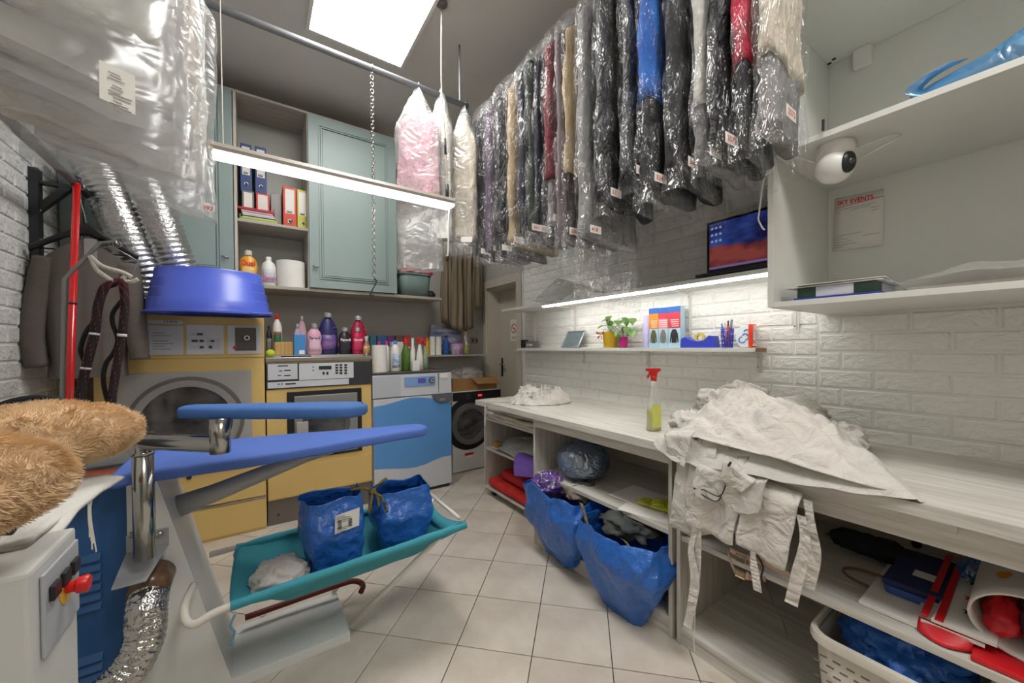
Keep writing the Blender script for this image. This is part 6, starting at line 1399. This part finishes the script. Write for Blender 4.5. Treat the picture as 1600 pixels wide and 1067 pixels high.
c0 = P(656, 575, Y=3.36); spraybottle('spray_bottle', 'white spray bottle with red trigger on the blue machine', (c0.x, 3.36, ZB+.0005), P(656, 527, Y=3.36).z-ZB, .033, None, 0, RED, None, 3.2, WHTP)
c0 = P(664, 575, Y=3.44); spraybottle('spray_bottle', 'pale green spray bottle rightmost on the blue machine', (c0.x, 3.44, ZB+.0005), P(664, 530, Y=3.44).z-ZB, .03, mat('pale_green_liquid', (150, 180, 140), .2), .55, RED, None, 3.2)
tag(MB().box((P(644, 570, Y=3.3).x, 3.29, ZB), (P(655, 570, Y=3.3).x, 3.31, P(650, 563, Y=3.3).z), .002).out('small_carton', PAPER), 'small white carton in front of the slim spray bottle', 'box')
# on the back shelf
ZS = 1.2185
for i, (x0, x1, m_, lab) in enumerate(((578, 587, bmat('teal_tin', (60, 120, 140)), 'teal'), (589, 603, bmat('blue_tin', (54, 100, 150)), 'blue'), (604, 615, bmat('purple_tin', (110, 50, 120)), 'purple'), (617, 628, bmat('brown_tin', (110, 78, 66)), 'brown'), (630, 640, bmat('red_tin', (190, 40, 46)), 'red'))):
    a, e = P(x0, 540, Y=3.8), P(x1, 540, Y=3.8); t = thing('dye_carton', lab+' small carton in the row on the back shelf behind the bottles', 'box', (a.x, 3.8, ZS), 'small cartons on the back shelf'); MB().box((a.x, 3.77, ZS), (e.x, 3.83, P(x0, 524.5, Y=3.8).z), .002).out('carton', m_, t); MB().box((a.x+.008, 3.7688, ZS+.07), (e.x-.008, 3.7698, ZS+.09)).out('printed_band', PAPER, t)
bottle('yellow bottle at the left on the back shelf', 664, 670.5, 525, 3.74, ZS, 'cyl', bmat('yellow_pack', (214, 180, 40)), RED)
for i, (x0, x1, lab) in enumerate(((671.5, 680, 'left'), (681, 689.5, 'right'))): roll(lab+' one of two slim white paper rolls on the back shelf', x0, x1, 526, 3.74, ZS)
bottle('blue aerosol can on the back shelf', 693, 701, 524, 3.74, ZS, 'cyl', bmat('blue_can', (44, 96, 170)), bmat('navy_cap', (30, 40, 90)), name='spray_can')
a, e = P(672, 520, Y=3.84), P(718, 520, Y=3.84); zt = P(690, 508, Y=3.84).z; b = MB()
b.grid(lambda u, v: Vector((a.x+(e.x-a.x)*u, 3.81+.03*math.cos(pi*u)*math.sin(pi*v), ZS+(zt-ZS)*v*(1-.28*u*u))), 12, 10); o = b.out('detergent_bag', bmat('white_blue_bag', (206, 208, 212), col2=(60, 96, 160), vs=9, st=(.6, 1, 3)), None, True, .02); tag(o, 'white and blue detergent bag leaning at the back of the shelf', 'bag')
cx_, r, h = span(704, 724, 537, 3.74, ZS); t = thing('plastic_tub', 'small purple and white tub on the back shelf', 'tub', (cx_, 3.74, ZS)); MB().lathe([(r*.8, 0), (r, h*.85), (r, h)], (cx_, 3.74, ZS+.0005), 22).out('tub', bmat('purple_tub', (150, 50, 150), col2=(214, 206, 214), vs=9), t, ang=40); MB().lathe([(r*1.04, h), (r*1.04, h+.01), (r*.9, h+.013)], (cx_, 3.74, ZS+.0005), 22).out('lid', bmat('purple_lid', (170, 60, 170)), t, ang=40)
c0 = P(728, 547, Y=3.74); spraybottle('spray_bottle', 'spray bottle with red trigger and yellow liquid on the back shelf', (c0.x, 3.74, ZS+.0005), P(728, 507, Y=3.74).z-ZS, .042, YLIQ, .35, mat('dark_red_plastic', (160, 24, 28), .4), None, 3.3)
# ------------------------------------------------------------------ mint cabinet contents
zb1, zb2 = CZ0+.0255, 2.2845
bottle('orange detergent bottle in the open cabinet bay', 375, 405, 392, 3.6, zb1, 'soft', bmat('orange_bottle', (232, 164, 52)), bmat('cream_cap', (220, 216, 206)), lab=bmat('orange_label', (226, 150, 40), col2=(236, 206, 130), vs=12), txt='Duel', tcol=REDINK, txth=.55, tsize=.6)
bottle('white stain remover bottle in the open cabinet bay', 410, 433, 402, 3.6, zb1, 'cyl', WHTP, WHTP, lab=bmat('white_grey_label', (206, 206, 212)), txt='Vanish', tcol=bmat('pink_violet', (190, 60, 150)), txth=.2, tsize=.55)
roll('fat white tissue roll in the open cabinet bay', 433, 478, 410, 3.62, zb1)
def binder(label, x0, x1, yt, zb, Y, m, ring=True, px=0):
    a, e = P(x0, 300, Y=Y), P(x1, 300, Y=Y); zt = P((x0+x1)/2, yt, Y=Y).z; t = thing('ring_binder', label, 'binder', ((a.x+e.x)/2, Y, zb)); h = zt-zb
    MB().box((a.x, Y, zb), (e.x, 3.87, zt), .003).out('cover', m, t); w_ = e.x-a.x
    MB().box((a.x+w_*.16, Y-.0012, zb+h*.35), (e.x-w_*.16, Y-.0002, zb+h*.94)).out('spine_label', PAPER, t)
    MB().lathe([(w_*.12, -.0002), (w_*.2, -.0002), (w_*.2, -.003), (w_*.12, -.003), (w_*.12, -.0002)], ((a.x+e.x)/2, Y, zb+h*.16), 16, ax='y', cap=False).out('finger_ring', CHROME, t, True); MB().lathe([(0, -.0005), (w_*.12, -.0005)], ((a.x+e.x)/2, Y, zb+h*.16), 14, ax='y', cap=False).out('finger_hole', BLKP, t)
    k = MB(); k.box((a.x+w_*.25, Y-.002, zb+h*.37), (e.x-w_*.35, Y-.0014, zb+h*.39)); k.box((a.x+w_*.25, Y-.002, zb+h*.40), (e.x-w_*.3, Y-.0014, zb+h*.41)); k.out('printed_lines', INK, t)['kind'] = 'stuff'
    return t
YB1 = 3.6
zB = P(384, 299, Y=3.66).z
for x0, x1, m_, lab, yt in ((378, 397, GRP, 'grey carton under the left blue binder', 298), (400, 421, RED, 'red carton under the right blue binder', 301)):
    a, e = P(x0, 310, Y=3.64), P(x1, 310, Y=3.64); t = thing('carton', lab, 'box', (a.x, 3.7, zb2)); MB().box((a.x, 3.64, zb2), (e.x, 3.87, zB-.0005), .002).out('box', m_, t); MB().box((a.x+.012, 3.6388, zb2+.09), (e.x-.012, 3.6398, zB-.012)).out('label', PAPER, t)
NB = mat('binder_blue', (52, 74, 128), .5, var=.05, vs=8)
binder('blue ring binder, left one of the pair on the cartons', 376, 394, 225, zB, 3.66, NB); binder('blue ring binder, right one of the pair on the cartons', 399, 417, 230, zB, 3.66, NB)
binder('orange-red ring binder standing in the open cabinet bay', 442, 463, 292, zb2, 3.58, mat('binder_red', (206, 70, 52), .5)); binder('lime ring binder at the right side of the open cabinet bay', 464, 481, 297, zb2, 3.58, mat('binder_lime', (190, 186, 60), .5))
a, e = P(423, 330, Y=3.66), P(440, 330, Y=3.66); o = MB().box((a.x, 3.64, zb2), (e.x, 3.86, P(430, 304, Y=3.66).z), .003).out('magazine_file', mat('grey_mesh_file', (120, 118, 116), .4, .4)); tag(o, 'grey mesh magazine file beside the orange-red binder', 'file box')
a, e = P(372, 330, Y=3.53), P(431, 330, Y=3.53); y0_, y1_ = 3.515, 3.635
t = thing('paper_tray', 'red and lime letter trays stacked with papers in the open cabinet bay', 'tray', ((a.x+e.x)/2, 3.55, zb2))
LIM = mat('lime_tray', (160, 176, 60), .4); RTR = mat('red_tray', (170, 30, 44), .4)
for z, m_, dx in ((zb2+.0005, LIM, .01), (zb2+.075, RTR, -.008)):
    MB().box((a.x+dx, y0_, z), (e.x+dx, y1_, z+.004)).out('tray_base', m_, t)
    for x in (a.x+dx, e.x+dx-.004): MB().box((x, y0_, z+.0042), (x+.004, y1_, z+.04)).out('tray_side', m_, t)
    MB().box((a.x+dx+.0045, y0_, z+.0042), (e.x+dx-.0045, y0_+.004, z+.018)).out('tray_lip', m_, t)
rr = random.Random(5)
for i in range(9):
    z = zb2+.0055+.0075*i; m_ = (PAPER, mat('pink_sheet', (206, 120, 150), .7), PAPER, mat('dark_folder', (70, 60, 74), .7), PAPER, PAPER)[i % 6]; dx = rr.uniform(0, .012)
    MB().box((a.x+.018+dx, y0_+.005+rr.uniform(-.002, .003), z), (e.x-.02+dx, y1_-.002, z+.005)).out('paper_sheaf', m_, t)
# basket on the right end of the cabinet board
GB = mat('grey_green_basket', (112, 132, 130), .5, var=.05, vs=12, bump=.4, bs=90)
a, e = P(626, 450, Y=3.56), P(672, 450, Y=3.56); zt = P(650, 428, Y=3.56).z
t = thing('plastic_basket', 'grey-green woven plastic basket at the end of the mint cabinet board', 'basket', ((a.x+e.x)/2, 3.66, zb1)); bx = (a.x-.01, e.x+.012, 3.52, 3.82)
loftr([rect(.86, zb1), rect(.92, zb1+.5*(zt-zb1)), rect(.96, zt-.012)]).out('wall', GB, t, ang=60, solid=.004); MB().add(rect(.86, zb1+.0008), [tuple(range(20))]).out('base', GB, t); loftr([rect(.95, zt-.014), rect(1.03, zt-.012), rect(1.04, zt), rect(.98, zt+.004)]).out('rim', GB, t, ang=60)
MB().lathe([(.028, 0), (.028, -.003)], ((a.x+e.x)/2+.02, 3.534, zt-.035), 20, sy=.4, ax='y').out('handle_slot', mat('slot_navy', (30, 32, 60), .6), t)
k = MB()
for r_ in range(6):
    for i in range(9): x = a.x+.02+.029*i+.014*(r_ % 2); z = zb1+.02+.017*r_; k.box((x, 3.5365-.002*r_+.004, z), (x+.014, 3.545, z+.009))
o = crumple('striped_towel', ((a.x+e.x)/2-.01, 3.67, zt+.04), (.115, .11, .06), mat('pink_striped_towel', (220, 170, 168), .9, col2=(150, 60, 70), vs=14, st=(.4, .4, 5), bump=.5, bs=30), None, 40, .4, 6, 61); tag(o, 'pink and white striped towel piled in the grey-green basket', 'towel')
o = crumple('pink_cloth', (e.x-.01, 3.58, zt+.025), (.05, .04, .025), mat('coral_cloth', (214, 84, 106), .85), None, 24, .4, 6, 64); tag(o, 'small coral pink cloth at the right of the basket', 'cloth')
b = MB(); q = [P(636, 400, Y=3.54), P(640, 410, Y=3.54), P(655, 414, Y=3.54), P(668, 410, Y=3.54), P(674, 415, Y=3.54)]; b.tube(spline(q, 6), .005, 6); o = b.out('clothes_hanger', WHTP, None, True); tag(o, 'white plastic hanger sticking out above the striped towel', 'hanger')
o = crumple('black_pouch', (1.43+.045, 3.62, zb1+.03), (.05, .06, .05), BLKP, None, 26, .3, 5, 66); tag(o, 'black pouch beside the grey-green basket', 'pouch')
MB().box((xe, CF+.0, CZ0), (1.545, YB-.002, CZ0+.025), .0015).out('bottom_board', WOODX, mint)
# taupe fabrics hanging beside the door
TAU = mat('taupe_fabric', (136, 122, 100), .9, col2=(104, 92, 74), vs=7, st=(3, 3, .3), bump=.4, bs=20, bst=(2, 2, .4))
for i, (x0, x1, yt, yb, Y, lab) in enumerate(((690, 706, 395, 506, 3.72, 'left'), (706, 722, 395, 514, 3.66, 'middle'), (722, 737, 395, 512, 3.70, 'right'), (737, 751, 400, 480, 3.74, 'rightmost short'))):
    a, e = P(x0, 450, Y=Y), P(x1, 450, Y=Y); z1, z0 = 2.42, P(x0, yb, Y=Y).z; b = MB()
    def fn(u, v): 
        w_ = (e.x-a.x)*(.55+.45*smooth01(v*1.5)); cxm = (a.x+e.x)/2; an = 2*pi*u
        return Vector((cxm+w_*.62*math.cos(an)*(1+.12*nz(u*6+i, v*3)), Y+.035*math.sin(an)*(1+.5*math.sin(u*38+i))+.01*nz(u*9, v*4, i), z1+(z0-z1)*v-.02*math.cos(an+i)*v))
    b.grid(fn, 40, 16, True); b.f.append(tuple(range(15*40, 16*40))); o = b.out('hanging_fabric', TAU, None, True); tag(o, lab+' length of taupe fabric hanging between the mint cabinet and the door', 'fabric', 'taupe fabrics beside the door')
b = MB(); b.tube([(1.56, 3.71, 2.43), (2.2, 3.71, 2.43)], .012, 10); b.box((1.6, 3.71, 2.42), (1.62, YB-.001, 2.44)); b.box((2.15, 3.71, 2.42), (2.17, YB-.001, 2.44)); o = b.out('fabric_rail', BLACKM); tag(o, 'dark rail on the back wall carrying the taupe fabrics', 'rail')
o['kind'] = 'stuff'; del o['kind']
# ------------------------------------------------------------------ left wall: bracket, rail, jacket, hoses
t = thing('wall_bracket', 'charcoal steel bracket bolted to the white left wall', 'bracket', (XL, 3.16, 1.49)); by = 3.16
MB().box((XL+.006, by-.03, 1.485), (XL+.042, by+.03, 2.285), .002).out('upright', BLACKM, t)
MB().box((XL+.0425, by-.02, 2.205), (-.80, by+.02, 2.222), .002).out('arm', BLACKM, t)
b = MB(); b.add([(XL+.042, by-.02, 2.05), (XL+.042, by+.02, 2.05), (-.84, by+.02, 2.2), (-.84, by-.02, 2.2), (XL+.042, by-.02, 2.1), (XL+.042, by+.02, 2.1), (-.88, by+.02, 2.204), (-.88, by-.02, 2.204)], [(0, 1, 2, 3), (4, 7, 6, 5), (0, 3, 7, 4), (1, 5, 6, 2)]); b.out('brace', BLACKM, t)
for z in (1.53, 1.9, 2.06): MB().lathe([(.01, 0), (.01, .008)], (XL+.042, by-.012, z), 8, ax='x').out('bolt', CHROME, t)
rx, rz = -.80, 2.203
t = thing('garment_rail', 'charcoal steel tube rail along the left wall resting on the bracket', 'rail', (rx, 3., rz))
MB().tube([(rx, 1.9, rz+.022), (rx, 3.78, rz-.0)], .02, 14).out('rail_tube', BLACKM, t, True)
b = MB(); b.tube([(rx, 2.46, rz+.016), (rx, 2.60, rz+.0145)], .024, 14); b.out('coupling', BLACKM, t, True)
# broom pole
a, e = P(120, 287, Y=3.02), P(107, 650, Y=2.75); d = (e-a); k = (a.z-.002)/(a.z-e.z); ft = a+d*k
t = thing('red_pole', 'long red pole leaning against the left rail', 'pole', ft); MB().tube([a, ft], .0155, 12).out('shaft', mat('red_lacquer', (206, 24, 26), .25, coat=.5), t, True)
MB().tube([a+(a-ft).normalized()*.035, a], .018, 12).out('end_cap', BLKP, t, True); m1 = a.lerp(ft, .30); MB().tube([m1, m1+(ft-a).normalized()*.01], .0165, 12).out('ring', BLKP, t, True)
# hanger and jacket
hy = 3.08; c = P(150, 352, Y=hy)
t = thing('hung_jacket', 'dark taupe jacket on a black hanger hung from the left rail', 'jacket', (rx, hy, rz))
cx_, hzv = P(146, 360, Y=hy).x, P(146, 360, Y=hy).z; cx_ = -.765; 
b = MB(); b.grid(lambda u, v: Vector((cx_-.205+.41*u, hy-.02-.045*math.sin(pi*u)*0+.014*math.cos(2*pi*v), hzv-.0-.135*abs(2*u-1)**1.15+.018*math.sin(2*pi*v)*(1 if abs(2*u-1) > .25 else 1.9))), 22, 11); b.out('hanger', BLKP, t, True)
b = MB(); b.tube([(cx_, hy, hzv+.02)]+[(cx_+(rx-cx_)*k/4, hy, hzv+.02+(rz-hzv-.03)*k/4) for k in range(1, 5)]+[Vector((rx, hy, rz))+.026*(math.cos(q_)*Vector((1, 0, 0))+math.sin(q_)*Vector((0, 0, 1))) for q_ in [-.6+3.6*i/8 for i in range(9)]], .0028, 6); b.out('hanger_hook', WIRE, t, True)
b = MB(); b.tube([(cx_-.18, hy, hzv-.125), (cx_+.18, hy, hzv-.125)], .004, 6); b.out('hanger_bar', BLKP, t, True)
JK = mat('taupe_jacket', (104, 96, 90), .9, var=.06, vs=8, st=(1, 1, 3), bump=.3, bs=160)
z1, z0 = hzv-.03, P(110, 590, Y=hy).z
b = MB()
def jk(u, v):
    a_ = 2*pi*u; s_ = math.cos(a_); hw = .165-.01*v+.012*nz(v*3, 2)
    drop = .12*abs(s_)**1.3*(1-v)
    return Vector((cx_+s_*hw, hy-.075+.07+.05*math.sin(a_)*(1+.7*v)+.012*math.sin(s_*16+3)*v, z1-.035-drop*1.0+(z0-z1+.035)*v))
b.grid(jk, 44, 24, True); b.out('jacket_body', JK, t, True)
for sg in (-1, 1):
    b = MB(); sh_ = Vector((cx_+sg*.15, hy+.01, hzv-.18)); q_ = spline([sh_, sh_+Vector((sg*.03, -.02, -.2)), sh_+Vector((sg*.05, -.045, -.42)), sh_+Vector((sg*(.06 if sg > 0 else .03), -.05, -.58+(.03 if sg > 0 else 0)))], 8)
    b.tube(q_, [.055-.012*i/len(q_)+.004*nz(i*.7, sg) for i in range(len(q_))], 14); b.out('sleeve', JK, t, True)
MB().box((cx_+.0, hy-.06, hzv-.19), (cx_+.05, hy-.056, hzv-.06), .001).out('neck_label', mat('grey_label', (150, 148, 146), .8), t)
MB().lathe([(.006, 0), (.006, -.003)], (cx_+.015, hy-.06, hzv-.25), 10, ax='y').out('button', DARKP, t)
# steel rod stand with hoses
Yh = 2.55
def PH(x, y): return P(x, y, Y=Yh)
t = thing('hose_stand', 'bent steel rod stand carrying the iron hoses, left of the dryer', 'stand', PH(99, 700))
ft = PH(97, 640); pts = [Vector((ft.x-.005, Yh, .002)), ft, PH(101, 436), PH(156, 380), PH(181, 377), PH(184, 384)]
b = MB(); b.tube(pts, .0085, 10); b.out('rod', mat('rod_steel', (150, 148, 144), .3, .8), t, True)
b = MB(); b.tube([PH(150, 386), PH(178, 386), PH(216, 408), PH(206, 430), PH(196, 440)], .003, 6); b.out('wire_loop', WIRE, t, True)
b = MB(); b.tube(arc(PH(183, 382), .014, 0, 2*pi, 10, (1, 0, 0), (0, 0, 1)), .003, 6); b.out('eyelet', WIRE, t, True)
ROPE = mat('white_rope', (214, 208, 196), .9, bump=.8, bs=120)
for q_ in ([(140, 400), (160, 416), (190, 425), (206, 433)], [(140, 400), (152, 422), (168, 434), (178, 441)], [(196, 432), (190, 437), (204, 440), (216, 436)]):
    b = MB(); b.tube(spline([PH(*k) for k in q_], 6), .010, 8); b.out('rope_wrap', ROPE, t, True)
def hosemat():
    m = mat('black_red_hose', (26, 25, 26), .7, bump=.6, bs=200)
    return m
HM = mat('black_speckled_hose', (30, 28, 30), .75, col2=(34, 30, 32), vs=40, bump=.5, bs=150)
HR = mat('hose_red_fleck', (170, 40, 46), .8)
def hose(label, pts, r, Y, seed, flecks=True, name='steam_hose'):
    q_ = spline([P(x, y, Y=Y+dy) for x, y, dy in pts], 12); t = thing(name, label, 'hose', q_[-1]); b = MB(); b.tube(q_, r, 12); b.out('hose_sleeve', HM, t, True)
    if flecks:
        k = MB()
        for i in range(2, len(q_)-1, 2):
            tt = (q_[i+1]-q_[i-1]).normalized(); a_ = -1.9+1.1*((i*7) % 5)/4; n1 = tt.orthogonal().normalized(); n2 = tt.cross(n1); n_ = n1*math.cos(a_)+n2*math.sin(a_)
            for s_ in (0, 1.6, 3.2, 4.8):
                n_ = n1*math.cos(a_+s_)+n2*math.sin(a_+s_); p_ = q_[i]+n_*r; k.tube([p_-tt*.006, p_+tt*.006], .0016, 4)
        k.out('red_flecks', HR, t)['kind'] = 'stuff'
    return t, q_
t, q_ = hose('black hose with red flecks hanging left from the rod stand', [(178, 442, 0), (163, 450, 0), (153, 480, 0), (148, 520, 0), (138, 560, 0), (128, 605, 0), (120, 680, -.02), (118, 760, -.05)], .017, Yh, 1)
for i in (36, 52): MB().tube([q_[i], q_[i+1]], .0185, 10).out('cable_tie', WHTP, t, True)
t, q_ = hose('black hose with red flecks hanging right from the rod stand', [(180, 441, 0), (190, 440, 0), (194, 455, 0), (195, 480, 0), (190, 530, 0), (182, 575, 0), (175, 625, 0), (170, 700, -.02)], .016, Yh, 2)
MB().tube([q_[46], q_[47]], .0178, 10).out('cable_tie', WHTP, t, True)
hose('thin black hose looping out left beside the flecked hose', [(148, 500, .02), (134, 520, .02), (126, 545, .02), (130, 560, .02), (136, 572, .02)], .009, Yh, 3, False)
hose('thin black hose looping between the two flecked hoses', [(190, 470, .02), (177, 488, .02), (176, 505, .02), (184, 530, .02), (178, 550, .02), (165, 570, .02), (162, 600, .02), (172, 640, .02)], .009, Yh, 4, False)
hose('black hose arching along the left edge behind the plush puffs', [(-60, 660, 0), (0, 633, 0), (30, 624, 0), (60, 621, 0), (85, 623, 0), (100, 630, 0), (120, 650, 0)], .008, 1.75, 5, False)
c = P(68, 637, Y=1.6); tag(MB().lathe([(.045, -.1), (.045, .012), (.04, .02), (.0, .022)], c, 20).out('machine_knob', mat('charcoal_knob', (56, 56, 56), .6), None, ang=40), 'dark round knob standing behind the plush puffs', 'knob')
o = bpy.data.objects['machine_knob']
for v in o.data.vertices:
    if v.co.z < c.z-.05: v.co.z = .86
